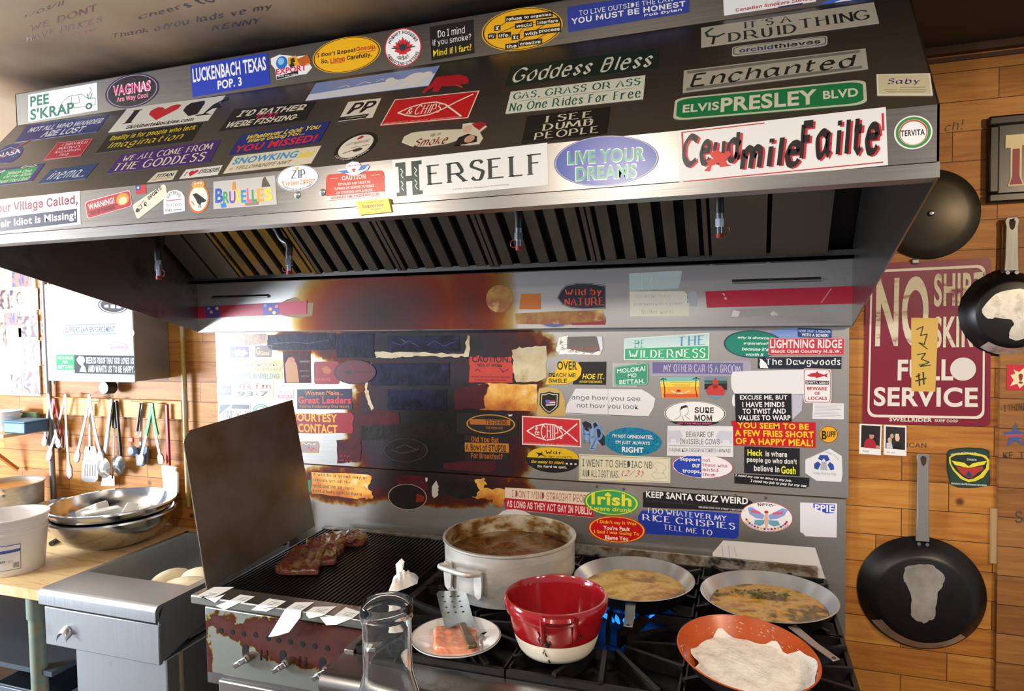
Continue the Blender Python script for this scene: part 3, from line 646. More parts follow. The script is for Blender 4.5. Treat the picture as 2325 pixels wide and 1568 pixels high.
# order slips on the front ledge
SLIP = paint('#f4f2ee', .8)
def slip(pts, label, marks):
    """pts: crop-N pixels, first on top of the ledge, then hanging over its front"""
    z, yv = .9195, -.8405
    P = []
    for (x, y, k) in pts: P.append(onz('N', x, y, z) if k else ony('N', x, y, yv))
    c = sum(P, Vector())/len(P)
    top = [p for p, q in zip(P, pts) if q[2]]; bot = [p for p, q in zip(P, pts) if not q[2]]
    e0, e1 = Vector((top[-1].x, yv, z)), Vector((top[0].x, yv, z))   # fold at the ledge's edge
    mb = MB().prism(top+[e0, e1] if len(top) > 1 else top+[e0, e1], (0, 0, .0006)).prism([e1, e0]+bot, (0, -.0006, 0))
    o = mb.build('order_slip', SLIP, None, loc=c, smooth=0); tag(o, label, 'paper', 'order slips along the grill ledge')
    mk = MB(); rnd = random.Random(len(label))
    w = e0-e1; n_ = marks
    for k in range(n_):
        zz = z-.006-.0105*k; x = e1.x+w.x*.2
        while x < e1.x+w.x*.75:
            l = rnd.uniform(.002, .006); h = rnd.uniform(.003, .006); xx = x-(.9*(z-zz) if n_ > 2 else .3*(z-zz))
            mk.add([(xx, yv-.0011, zz), (xx+.0011, yv-.0011, zz), (xx+l+.001, yv-.0011, zz+h), (xx+l, yv-.0011, zz+h)], [(0, 1, 2, 3)]); x += l+.002
    for k in range(3):
        yy = yv+.01+.009*k
        for j in range(4):
            x = e1.x+w.x*(.25+.13*j)+(.0 if k else 0); mk.add([(x, yy, z+.0012), (x+.006, yy+.001, z+.0012), (x+.006, yy+.003, z+.0012), (x, yy+.002, z+.0012)], [(0, 1, 2, 3)])
    q = mk.build('handwriting', paint('#33343c', .6), None, loc=c, smooth=0); q.parent = o; q.location = (0, 0, 0)
slip([(505,662,1),(330,662,1),(215,735,0),(340,797,0),(425,725,0)], 'order slip at the far left end of the ledge by the guard', 1)
slip([(685,745,1),(560,728,1),(345,825,0),(425,860,0),(560,795,0)], 'second order slip from the left, curled off the ledge', 1)
slip([(960,785,1),(810,762,1),(655,860,0),(790,875,0),(880,830,0)], 'third order slip from the left with a circled mark', 1)
slip([(1205,795,1),(1040,795,1),(905,930,0),(803,1098,0),(890,1085,0),(985,1055,0),(1085,925,0)], 'long order slip hanging far down over the grill controls', 5)
slip([(1400,830,1),(1200,835,1),(1135,905,0),(1160,935,0),(1260,915,0)], 'small order slip half under its neighbour on the ledge', 1)
slip([(1610,880,1),(1480,838,1),(1255,925,0),(1310,993,0),(1400,990,0),(1520,940,0)], 'broad order slip at the right end of the grill ledge', 2)

# ------------------------------------------------------------------ carafe on the pass shelf in front of the camera
PS = MB().box((.02, -2.06, 1.10), (.9, -1.70, 1.135)).build('pass_shelf', paint('#6a5a48', .5), None, loc=(.46, -1.88, 1.10), smooth=0)
tag(PS, 'narrow serving shelf in front of the grill carrying the glass carafe', 'shelf')
for x in (.06, .86):
    q = MB().box((x-.02, -2.0, 0), (x+.02, -1.76, 1.10)).build('shelf_leg', paint('#6a5a48', .5), None, loc=PS.location, smooth=0); q.parent = PS; q.location = (0, 0, 0)
g, nt, b = newmat('clear_glass'); b.inputs['Base Color'].default_value = (.96, .99, .98, 1); b.inputs['Roughness'].default_value = .02
b.inputs['Transmission Weight'].default_value = 1; b.inputs['IOR'].default_value = 1.48
CF = MB().lathe([(0, .004), (.04, .004), (.048, .012), (.0498, .10), (.0463, .17), (.0363, .215), (.0283, .245), (.0283, .305), (.0292, .312), (.0292, .325), (.0305, .328), (.0305, .331), (.0312, .331), (.0322, .329), (.0322, .312), (.030, .305), (.030, .245), (.038, .215), (.048, .17), (.0515, .10), (.050, .008), (.045, 0), (0, 0)][::-1], 48).build('glass_carafe', g, None)
CF.location = (.185, -1.852, 1.136); tag(CF, 'clear glass carafe with a thick rim in front of the grill', 'carafe')
# ------------------------------------------------------------------ bread warmer cabinet and prep table at the left
ST_ = thing('warmer_cabinet', 'stainless warmer cabinet with a drawer and an open bread well', 'cabinet', (-1.59, -.78, 0))
SX0, SX1, SZ = -1.868, -1.312, .84
SSL = steel('satin_steel', '#b7bcc0', .36, (60, 60, 3), .05, '#9a958a', .9)
wy = onz('M', 605, 765, SZ).y; wx1 = SX1-.035
part(ST_, MB().box((SX0, wy-.0, SZ-.012), (SX0+.02, -.10, SZ)).box((wx1, wy, SZ-.012), (SX1, -.10, SZ)).box((SX0, -.12, SZ-.012), (SX1, -.10, SZ)), 'top_rim', SSL, smooth=0)
ap = [(SX0, wy, SZ), (SX0, wy, SZ-.012)] + [(SX0, -.775, SZ-.012), (SX0, -.79, SZ-.02), (SX0, -.795, SZ-.055), (SX0, -.808, SZ-.055)] + [(SX0, -.788-.02*math.sin(a), SZ-.02+.02*math.cos(a)) for a in np.linspace(PI/2, 0, 6)]
part(ST_, MB().prism(ap, (SX1-SX0, 0, 0)), 'top_shelf', SSL, smooth=40)
part(ST_, MB().box((SX0+.02, wy, SZ-.20), (SX0+.023, -.12, SZ-.008)).box((wx1-.003, wy, SZ-.20), (wx1, -.12, SZ-.008)).box((SX0+.02, -.123, SZ-.2), (wx1, -.12, SZ-.008)).box((SX0+.02, wy-.003, SZ-.2), (wx1, wy, SZ-.012)).box((SX0+.02, wy, SZ-.2), (wx1, -.12, SZ-.197)), 'bread_well', SSL, smooth=0)
part(ST_, MB().prism([(SX1, -.795, SZ-.055), (SX1, -.795, .635), (SX1, -.56, .70), (SX1, -.10, .70), (SX1, -.10, SZ-.012), (SX1, wy, SZ-.012), (SX1, -.77, SZ-.012)], (-.003, 0, 0)), 'side_panel', SSL, smooth=0)
part(ST_, MB().box((SX0+.03, -.775, .64), (SX1-.01, -.74, .785)), 'drawer_recess', paint('#101012', .8), smooth=0)
dr = part(ST_, MB().box((SX0+.018, -.80, .632), (SX1+.003, -.785, .774)), 'drawer', SSL, bevel=.003)
hp_ = ony('M', 455, 1160, -.80); mb = MB()
mb.grid(16, 6, lambda u, v: (hp_.x+.024*math.cos(PI*u+PI*.0)*(1), -.801-.024*math.sin(v*PI/2), hp_.z-.012+.030*math.sin(PI*u)*(1-.0*v)-.018*v))
o = mb.build('cup_pull', paint('#dde0e2', .25, .9), None, loc=ST_.location, solid=.002); o.parent = dr; o.location = (0, 0, 0)
part(ST_, MB().box((-1.753, -.76, .06), (SX1-.01, -.12, .632)).box((-1.81, -.70, .06), (-1.753, -.12, .632)), 'cabinet_body', SSL, bevel=.004)
part(ST_, MB().box((SX1-.02, -.70, .0), (SX1-.005, -.69, .632)), 'corner_post', paint('#9a8466', .5, .4), smooth=0)
part(ST_, MB().box((SX0+.10, -.10, SZ-.1), (-1.30, -.094, 1.02)), 'back_plate', SSL, smooth=0)
BR = mottled('bread_crust', ('#f4e9d0', '#ead9b4', '#f8f1e0'), 9, .75, 5, 0, .25)
def roll(s, x, y, z, r, label, sd, ang):
    p = onz(s, x, y, z); ph = random.Random(sd)
    k = [(ph.uniform(1, 3), ph.uniform(0, 6)) for _ in range(3)]
    def f(u, v):
        a, q = 2*PI*u, PI*v
        rr = 1+.05*sum(math.sin(n_*a+w) for n_, w in k)*math.sin(q)
        X, Y, Z = r*1.45*rr*math.cos(a)*math.sin(q), r*.95*rr*math.sin(a)*math.sin(q), r*.62*(1-math.cos(q))
        return (X*math.cos(ang)-Y*math.sin(ang), X*math.sin(ang)+Y*math.cos(ang), Z)
    o = MB().grid(28, 14, f).build('bread_roll', BR, None); o.location = p
    tag(o, label, 'bread', 'bread rolls in the warmer well')
BZ = SZ-.197
for args in (('M', 1270, 950, BZ+.115, .068, 'large pale bread roll in front in the warmer well', 1, .5), ('M', 1150, 870, BZ+.115, .056, 'tan round bread roll behind the large pale one', 2, 1.4), ('M', 1045, 960, BZ+.10, .06, 'bread roll sunk lowest at the left of the well', 3, .1), ('M', 1365, 850, BZ+.13, .055, 'bread roll tucked against the grill side guard', 4, .3)):
    roll(*args)
MB().box((-1.62, -.55, BZ), (wx1-.02, -.16, BZ+.10)).build('bread_box', paint('#b9a98a', .7), ST_, smooth=0).matrix_parent_inverse = Matrix.Translation(ST_.location).inverted()

TB = thing('prep_table', 'butcher block prep table on a green pipe leg', 'table', (-2.7, -.4, 0))
TZ = .82; yf_ = onz('M', 0, 850, TZ).y
BB = mottled('butcher_block', ('#d8b078', '#e6c894', '#c99a5c'), 5, .45, 6, 0, .05, (1, 8, 1), .3)
part(TB, MB().box((-3.7, yf_, TZ-.042), (SX0-.002, -.005, TZ)), 'table_top', BB, bevel=.004)
GP = mottled('green_pipe', ('#7a8a7a', '#8a988a', '#a08a60'), 12, .5, 5, .3)
lx = ony('M', 255, 1200, yf_+.06)
part(TB, MB().tube([(lx.x, lx.y, 0), (lx.x, lx.y, TZ-.042)], .029, 20).lathe([(.029, .68), (.034, .682), (.034, .775), (.029, .778)], 20, (lx.x, lx.y, 0)), 'pipe_leg', GP)
part(TB, MB().tube([(-3.5, lx.y, 0), (-3.5, lx.y, TZ-.042)], .029, 20), 'pipe_leg', GP)
part(TB, MB().box((-3.6, yf_+.05, .46), (-1.92, -.1, .48)), 'lower_shelf', paint('#4a5660', .4, .5), smooth=0)
CT = thing('plastic_crate', 'grey blue plastic crate on the floor under the prep table', 'crate', (-2.15, -.45, .0))
mb = MB(); cw, cdp, ch_ = .19, .22, .34
for a, b_ in (((-cw, -cdp), (cw, -cdp+.008)), ((-cw, cdp-.008), (cw, cdp)), ((-cw, -cdp), (-cw+.008, cdp)), ((cw-.008, -cdp), (cw, cdp))): mb.box((a[0], a[1], 0), (b_[0], b_[1], ch_))
mb.box((-cw, -cdp, 0), (cw, cdp, .01)); CP = paint('#59636e', .4)
mb.build('crate_body', CP, CT, bevel=.003)
MB().box((-cw-.012, -cdp-.012, ch_-.03), (cw+.012, -cdp, ch_)).box((-cw-.012, cdp, ch_-.03), (cw+.012, cdp+.012, ch_)).box((cw, -cdp-.012, ch_-.03), (cw+.012, cdp+.012, ch_)).build('crate_rim', CP, CT, bevel=.003)
MB().box((-.09, -cdp-.004, .1), (.09, -cdp-.001, .24)).build('hand_opening', paint('#14171a', .8), CT, smooth=0)

# things on the prep table
BK = thing('plastic_bucket', 'white plastic food bucket with a blue label on the prep table', 'bucket', (-2.235, -.645, TZ)); BK.scale = (.93, .93, .97)
WP = paint('#f1efee', .35)
lathe_part(BK, [(0, .004), (.115, .004), (.118, 0), (.121, .003), (.136, .165), (.139, .167), (.139, .176), (.1365, .178), (.138, .192), (.141, .194), (.141, .203), (.1385, .205), (.140, .222), (.147, .224), (.147, .232), (.143, .234), (.137, .228), (.118, .01), (0, .008)], 'bucket_body', WP, 56)
ac = math.atan2(-2.58+.605, .604+2.237)
def onb(t, z, k=.0008): r = .121+.015*z/.165+k; return (r*math.cos(ac+t), r*math.sin(ac+t), z)
MB().grid(20, 6, lambda u, v: onb(-1.5+1.75*u, .028+.105*v)).build('paper_label', paint('#f6f5f6', .5), BK)
mb = MB()
for (u0, u1, z0, z1) in ((-1.5, .25, .130, .133), (-1.5, .25, .028, .030), (.235, .25, .028, .133)): mb.grid(12, 1, lambda u, v: onb(u0+(u1-u0)*u, z0+(z1-z0)*v, .0014))
mb.grid(12, 1, lambda u, v: onb(-1.5+1.74*u, .092+.012*v+.010*u, .0013))
mb.build('label_stripes', paint('#4a5fae', .5), BK)
mb = MB()
for k in range(9): mb.grid(1, 1, lambda u, v: onb(.03+.02*k+(.006+.006*(k % 2))*u, .036+.022*v, .0015))
mb.build('bar_code', paint('#3a3a44', .5), BK, smooth=0)
BUCKET_WRITE = (BK, onb)

BOWLM = steel('bowl_steel', '#c2c4c8', .16, (20, 20, 20), 0)
def bowl(x, y, z, r, h, label, grp=None):
    t_ = thing('mixing_bowl', label, 'bowl', (x, y, z), group=grp)
    pr_ = [(0, 0), (r*.42, .0), (r*.58, h*.06), (r*.76, h*.24), (r*.89, h*.5), (r*.965, h*.8), (r*.985, h), (r+.006, h+.001), (r+.009, h-.003), (r+.007, h+.004), (r*.98, h+.004)]
    lathe_part(t_, pr_+[(r*.955, h*.8), (r*.88, h*.51), (r*.75, h*.255), (r*.57, h*.075), (r*.41, .004), (0, .004)], 'bowl_body', BOWLM, 64)
    return t_
BX = bowl(-2.125, -.262, TZ, .255, .138, 'lower of two nested stainless mixing bowls on the table', 'nested mixing bowls')
bowl(-2.125, -.262, TZ+.044, .255, .138, 'upper nested stainless mixing bowl holding pale chunks', 'nested mixing bowls')
ICE = mottled('pale_chunk', ('#d4dad4', '#e8ece8', '#c2cac6'), 6, .25, 4)
for i, (dx, dy, s_, lb) in enumerate(((-.10, -.02, .055, 'pale frozen chunk at the left inside the upper bowl'), (.0, -.06, .06, 'wide pale frozen chunk in the middle of the upper bowl'), (.09, .0, .045, 'small pale frozen chunk at the right in the upper bowl'))):
    r_ = random.Random(i); mb = MB()
    o = mb.box((-s_*1.3, -s_*.6, -.02), (s_*1.3, s_*.6, .035), Matrix.Rotation(.35*(i-1), 3, 'Y') @ Matrix.Rotation(i*1.1, 3, 'Z')).build('frozen_chunk', ICE, None, bevel=.008)
    o.location = (-2.125+dx, -.262+dy, TZ+.128); tag(o, lb, 'food', 'frozen chunks in the mixing bowl')
WB = bowl(-2.56, -.162, TZ, .145, .11, 'stainless bowl behind the white bucket')
P0 = onz('M', 60, 165, 1.03)
KT = thing('stock_pot', 'grey pot of orange soup at the left edge behind the bucket', 'pot', (P0.x, P0.y, TZ))
lathe_part(KT, [(0, 0), (.13, 0), (.14, .02), (.146, .20), (.152, .208), (.151, .213), (.142, .208), (.134, .03), (0, .02)], 'pot_body', POTM, 48)
KP = Vector((.105, -.105, .2))
MB().tube([KP, KP+Vector((.05, -.04, .004)), KP+Vector((.10, -.06, .0))], .008, 8).build('side_handle', CHROME, KT)
o = bumpy_disc(.140, .19, .002, 40, 8, 4).build('orange_soup', mottled('soup', ('#c08a3c', '#d09a4c'), 8, .3), None); o.location = KT.location; tag(o, 'orange brown soup in the grey pot at left edge', 'soup', kind='stuff')
a_, b_ = onz('M', 345, 575, TZ+.012), onz('M', 405, 540, TZ+.012); c_ = onz('M', 520, 500, TZ+.006)
KN = thing('kitchen_knife', 'black handled knife lying between the bucket and the bowls', 'knife', b_)
part(KN, MB().tube([a_, b_], [.011, .012], 10), 'handle', BLACK)
dd = (c_-b_).normalized(); sd2 = dd.cross(Vector((0, 0, 1)))*.012
part(KN, MB().prism([b_-sd2, b_+sd2, c_+sd2*.4, c_+dd*.05], (0, 0, .0015)), 'blade', CHROME, smooth=0)

# ------------------------------------------------------------------ back wall at the left: rack, utensils, steel box, pipes, photographs
e0, e1 = ony('E', 262, 1130, -.02), ony('E', 1120, 1290, -.02)
RK = tag(MB().box((e0.x, -.022, e1.z+.01), (e1.x, -.0005, e0.z-.005)).build('utensil_board', wood_planks('rack_board', .5, 5, ('#c08a44', '#d2a05a', '#e0b878')), None, loc=(e0.x, -.01, e1.z), bevel=.003), 'plain wooden board on the wall from which utensils hang', 'rack')
mb = MB()
for x, y in ((290,1118),(400,1122),(545,1118),(600,1165),(680,1140),(705,1155),(850,1165),(925,1172),(1015,1180)):
    p = ony('E', x, y, -.02); mb.tube([(p.x, -.02, p.z), (p.x-.006, -.06, p.z+.008)], .0016, 6)
o = mb.build('nails', paint('#4a423a', .5, .6), None, loc=RK.location); o.parent = RK; o.location = (0, 0, 0)
TM = paint('#aeb2b8', .25, .9)
def arm(mb, s, p, q, d, w, th=.002, bow=0):
    a, b_ = ony(s, *p, d), ony(s, *q, d); m = 6; t = (b_-a); n_ = Vector((t.z, 0, -t.x)).normalized()
    C_ = [a+t*(i/m)+n_*bow*math.sin(PI*i/m) for i in range(m+1)]; ww = [w*(.7+.3*i/m)/2 for i in range(m+1)]
    mb.prism([c-n_*h for c, h in zip(C_, ww)]+[c+n_*h for c, h in zip(C_, ww)][::-1], (0, th, 0))
    return mb
def tongs(s, apex, lq, rq, label, d=-.05, mat=None, grip=None):
    o = thing('kitchen_tongs', label, 'tongs', ony(s, *apex, d), group='tongs hanging on the utensil board')
    mat = mat or TM
    for q, dd_ in ((lq, 0), (rq, -.006)):
        k = .82; mid = (apex[0]+(q[0]-apex[0])*k, apex[1]+(q[1]-apex[1])*k)
        ar = part(o, arm(MB(), s, apex, mid, d+dd_, .015, .004, .006 if q is rq else -.006), 'arm', mat, smooth=30)
        P, Q = ony(s, *mid, d+dd_), ony(s, *q, d+dd_); t = Q-P; n_ = Vector((t.z, 0, -t.x)).normalized(); mb = MB()
        pts = [P-n_*.008, P+n_*.008]+[P+t*u+n_*(.017+.002*(i % 2)) for i, u in enumerate((.25, .4, .55, .7, .85))]+[Q+n_*.006, Q-n_*.006]+[P+t*u-n_*(.017+.002*(i % 2)) for i, u in enumerate((.85, .7, .55, .4, .25))]
        mb.prism(pts, (0, .008, 0)); c_ = mb.build('scalloped_tip', TM, None, loc=o.location, bevel=.002); c_.parent = ar; c_.location = (0, 0, 0)
        if grip:
            g_ = (apex[0]+(q[0]-apex[0])*.52, apex[1]+(q[1]-apex[1])*.52)
            c_ = arm(MB(), s, apex, g_, d+dd_-.003, .019, .008, .004 if q is rq else -.004).build('rubber_grip', grip, None, loc=o.location, smooth=30); c_.parent = ar; c_.location = (0, 0, 0)
    return o
REDP = paint('#b23a2e', .4)
o = thing('kitchen_shears', 'red handled utensil between the two leftmost tongs', 'utensil', ony('E', 325, 1145, -.035))
part(o, arm(arm(MB(), 'E', (325,1145), (300,1400), -.032, .030, .008), 'E', (330,1145), (372,1370), -.034, .020, .008), 'red_handle', REDP, bevel=.003)
part(o, arm(MB(), 'E', (375,1370), (372,1450), -.033, .028, .01), 'blade_end', paint('#7a3a34', .4), bevel=.003)
tongs('E', (295,1118), (268,1440), (360,1450), 'steel tongs leftmost on the board beside the pipe', -.06)
tongs('E', (400,1122), (290,1530), (425,1640), 'long steel tongs second from the pipe, one arm hanging straight', -.055)
tongs('E', (547,1122), (462,1540), (622,1540), 'spread steel tongs hanging around the slotted turner', -.06)
WS = paint('#dfe2e6', .2, .85)
def hung(name, label, cat, s, top, mid, wtop, hmat, d=-.045):
    o = thing(name, label, cat, ony(s, *top, d)); part(o, arm(MB(), s, top, mid, d, wtop, .012), 'handle', hmat, bevel=.003); return o
o = hung('slotted_turner', 'steel turner with a slotted blade hanging inside the spread tongs', 'turner', 'E', (548,1180), (550,1470), .016, WS)
a = [ony('M', x, y, -.045) for x, y in ((575,-80),(640,-80),(665,20),(660,140),(640,160),(570,158),(548,140),(555,20))]
part(o, MB().prism(a, (0, .002, 0)), 'blade', WS, smooth=0)
mb = MB()
for k in range(5): mb.prism([ony('M', x, y, -.0462) for x, y in ((570+17*k, 40), (574+17*k, 40), (572+17*k, 120), (567+17*k, 120))], (0, .0005, 0))
part(o, mb, 'slots', paint('#8a7a60', .6), smooth=0)
def bowl_end(root, s, x, y, r, mat, d=-.05, holes=False):
    p = ony(s, x, y, d)
    MB().grid(24, 8, lambda u, v: (p.x-root.location.x+r*v*math.cos(2*PI*u), p.y-root.location.y-.35*r*(1-v*v)*1.2, p.z-root.location.z+r*1.15*v*math.sin(2*PI*u))).build('ladle_bowl', mat, root)
    if holes:
        mb = MB()
        for i in range(3):
            for j in range(3): mb.lathe([(0, .001), (.003, .001)], 8, (p.x-root.location.x+(i-1)*r*.5, p.y-root.location.y-.34*r-.003, p.z-root.location.z+(j-1)*r*.5), ax='y')
        mb.build('drain_holes', paint('#3a3a3c', .6), root, smooth=0)
o = hung('ladle', 'steel ladle with a flat steel handle on the board', 'ladle', 'E', (682,1148), (640,1490), .024, WS, -.055); bowl_end(o, 'M', 700, 65, .045, WS, -.06)
o = hung('skimmer', 'black handled skimmer with a round bowl next to the ladle', 'skimmer', 'E', (708,1160), (735,1500), .014, BLACK, -.045); bowl_end(o, 'M', 800, 45, .042, paint('#8a8d92', .25, .9), -.05, True)
o = hung('slotted_spoon', 'black handled slotted spoon hanging lowest behind the ladles', 'spoon', 'E', (690,1170), (700,1330), .026, BLACK, -.04)
part(o, arm(MB(), 'E', (700,1330), (690,1640), -.036, .008, .004), 'steel_shank', WS, smooth=0)
part(o, MB().prism([ony('M', x, y, -.036) for x, y in ((690,120),(770,110),(772,185),(680,185))], (0, .003, 0)), 'slotted_blade', WS, smooth=0)
o = hung('paring_knife', 'knife with a brown handle hanging left of green tongs', 'knife', 'E', (857,1175), (832,1350), .016, paint('#5a3a30', .4)); part(o, arm(MB(), 'E', (870,1180), (835,1370), -.04, .006, .003), 'steel_edge', WS, smooth=0)
o = thing('egg_timer', 'small blue kitchen gadget with an orange clip below the brown knife', 'gadget', ony('E', 815, 1455, -.05))
p = ony('E', 820, 1465, -.05); part(o, MB().lathe([(0, .02), (.018, .018), (.024, .008), (.024, 0)], 20, (p.x, -.05, p.z), ax='y'), 'round_body', paint('#8aa0c8', .3))
p = ony('E', 812, 1400, -.05); part(o, MB().box((p.x-.018, -.06, p.z-.012), (p.x+.014, -.05, p.z+.014), None), 'orange_clip', paint('#e8542e', .4), bevel=.004)
o = thing('silicone_scraper', 'grey blue silicone scraper hanging behind the green tongs', 'scraper', ony('E', 870, 1400, -.035))
part(o, arm(MB(), 'E', (868,1175), (860,1450), -.03, .012, .006), 'handle', paint('#9aa4ac', .4), smooth=0)
part(o, MB().prism([ony('E', x, y, -.035) for x, y in ((825,1450),(905,1440),(902,1540),(870,1566),(835,1560))], (0, .012, 0)), 'scraper_blade', paint('#5f7688', .45), bevel=.004)
tongs('E', (930,1175), (855,1555), (988,1552), 'steel tongs with green rubber grips', -.055, TM, paint('#2f9a4c', .45))
o = hung('rubber_spatula', 'rubber spatula with a red handle and white blade hanging at right', 'spatula', 'E', (1018,1182), (1030,1575), .021, paint('#a8222c', .4))
part(o, MB().prism([ony('M', x, y, -.047) for x, y in ((1085,50),(1130,48),(1192,62),(1180,85),(1197,100),(1197,238),(1150,238),(1100,215))], (0, .012, 0)), 'white_blade', paint('#f4f2ee', .4), bevel=.004)

for (s, x0, y0, x1, y1, lab, rr) in (('X', 96, 560, 107, 1125, 'grey steel pipe running up the wall at far left', .014), ('X', 413, 730, 430, 1112, 'stained steel pipe running up the wall left of splash panel', .0125)):
    p, q = ony(s, x0, y0, -.03), ony(s, x1, y1, -.03)
    m_ = mottled('stained_pipe', ('#9a9c9c', '#b0a888', '#a8842c', '#b4b4b0'), 7, .4, 4, .4, 0, (1, 1, .5)) if x0 > 200 else GREYPIPE
    t_ = thing('conduit', lab, 'pipe', (p.x, -.03, q.z))
    part(t_, MB().tube([(p.x, -.03, p.z+.35), (p.x, -.03, q.z-.2 if x0 < 200 else q.z-.08)], rr, 14), 'tube', m_)
    part(t_, MB().box((p.x-.035, -.014, q.z+.25), (p.x+.035, 0, q.z+.27)), 'wall_clamp', GREYPIPE, smooth=0)
tag(MB().lathe([(0, .05), (.03, .05), (.034, .042), (.034, 0)], 24, tuple(ony('E', 690, 1075, -.03)), ax='y').build('wall_socket', paint('#2e2c2e', .4), None, loc=ony('E', 690, 1075, -.02)), 'round black knob on the wall below the stickered steel box', 'knob')

wbx = ony('E', 1045, 1010, 0).x
fB = -.197
f1, f2 = ony('E', 310, 1030, fB), ony('E', 835, 1043, fB); ft = ony('E', 835, 560, fB)
BXO = thing('steel_box', 'white lit stainless wall box covered in stickers at left', 'box', (f1.x, fB, f1.z))
BX_TOP = ft.z+.1
part(BXO, MB().box((f1.x, fB, f2.z), (wbx, -.001, BX_TOP)), 'box_body', mottled('box_grey', ('#8d8a86', '#9a9793'), 4, .45, 3, .5), bevel=.003)
part(BXO, MB().box((f1.x-.005, fB-.008, f2.z-.004), (wbx+.004, fB, BX_TOP)), 'box_door', mottled('box_paint', ('#b2b8be', '#bcc2c8'), 3, .6, 3, .0), bevel=.003)
fB -= .008
# snapshots pinned on the white board at the left
wp = ony('E', -10, 320, -.004); wq = ony('E', 235, 1130, -.004)
NB = tag(MB().box((wp.x-.3, -.008, wq.z), (wq.x+.02, -.0005, wp.z+.15)).build('pin_board', paint('#efece8', .6), None, loc=(wp.x, 0, wq.z), smooth=0), 'white pin board of snapshots behind the left pipe', 'board')
rnd = random.Random(12)
PH = [mottled('snapshot_%d' % i, c_, 9+3*i, .3, 4, 0, 0, (1, 1, 1), .6, .32, .66, False) for i, c_ in enumerate((('#2a3a6a', '#c89a80', '#e8e4e0', '#3a2a2a'), ('#5a3a4a', '#a87a6a', '#3a4a7a', '#e0d8d0'), ('#7a2a24', '#3a2a3a', '#d8b8a0', '#2a2a3a'), ('#4a6a4a', '#d8d0c0', '#6a4a3a', '#2a2a4a')))]
spots = ((0,350,60,470,'blue and skin toned'), (75,345,178,465,'pale group'), (0,480,55,600,'bluish'), (65,480,135,590,'faint'), (140,475,225,600,'very pale'), (30,620,110,700,'red shirt'), (115,640,225,770,'pink and white group'), (0,640,28,830,'dark strip'), (40,715,130,830,'washed out'), (150,795,238,940,'dark red'), (148,955,235,1115,'purple'), (70,1000,125,1110,'grey'), (250,410,292,500,'red'), (252,505,292,610,'brown'), (255,675,290,750,'dark'), (252,795,290,935,'brick red'), (275,955,320,1055,'black'))
for i, (x0, y0, x1, y1, w) in enumerate(spots):
    d = -.012 if x0 < 240 else -.004
    p, q = ony('E', x0, y1, d), ony('E', x1, y0, d); c_ = ((p.x+q.x)/2, d, p.z)
    o = MB().box((p.x-.004, d, p.z-.004), (q.x+.004, d+.0025, q.z+.004)).build('snapshot', paint('#f2efec', .4), None, loc=c_, smooth=0)
    tag(o, '%s snapshot %s, %s row' % (w, 'on the white board' if x0 < 240 else 'right of the left pipe', ('upper', 'middle', 'lower')[0 if y0 < 480 else 1 if y0 < 700 else 2]), 'photograph', 'snapshots on the wall')
    k = MB().box((p.x, d-.0005, p.z), (q.x, d, q.z)).build('picture', PH[i % 4], None, loc=c_, smooth=0); k.parent = o; k.location = (0, 0, 0)
# shelf of bowls under the pin board
sh0, sh1 = ony('E', 0, 1370, -.2), ony('E', 235, 1345, -.05)
SH = thing('wall_shelf', 'small cluttered wooden wall shelf at the left edge', 'shelf', (sh0.x, -.1, sh0.z))
part(SH, MB().box((sh0.x-.25, -.22, sh0.z-.012), (sh1.x-.01, -.0005, sh0.z+.006)), 'shelf_board', BB, bevel=.002)
a = ony('E', 130, 1400, -.02); b2 = ony('E', 0, 1440, -.1)
part(SH, MB().tube([(a.x-.02, -.03, a.z-.16), (a.x-.12, -.14, a.z+.0)], .012, 6), 'brace', paint('#a86a2c', .5), smooth=0)
o = thing('storage_tub', 'blue plastic tub on the small shelf at the left edge', 'tub', (ony('E', 160, 1330, -.12)))
o.location.z = sh0.z+.006
MB().box((-.075, -.06, 0), (.075, .06, .055)).build('tub_body', paint('#3f6d94', .4), o, bevel=.006)
MB().box((-.08, -.065, .055), (.08, .065, .062)).build('tub_lid', paint('#5a8ab0', .4), o, bevel=.003)
o = tag(MB().box((-.085, -.01, 0), (.085, .01, .085)).build('green_box', mottled('greenery_print', ('#3a6a4c', '#7a9a7a', '#a8c0a8'), 14, .5), None, bevel=.002), 'green patterned carton behind the blue tub', 'carton'); o.location = (ony('E', 160, 1205, -.03).x, -.03, sh0.z+.006)
o = thing('white_bowl', 'stack of white bowls on the shelf at left edge', 'bowl', (0, 0, 0)); c_ = ony('E', 30, 1330, -.12); o.location = (c_.x, -.12, sh0.z+.006)
for k in range(3): lathe_part(o, [(0, .0+.022*k), (.04, .022*k), (.075, .05+.022*k), (.078, .058+.022*k), (.073, .056+.022*k), (.04, .008+.022*k), (0, .007+.022*k)], 'bowl_layer', paint('#f4f3f2', .25), 32)

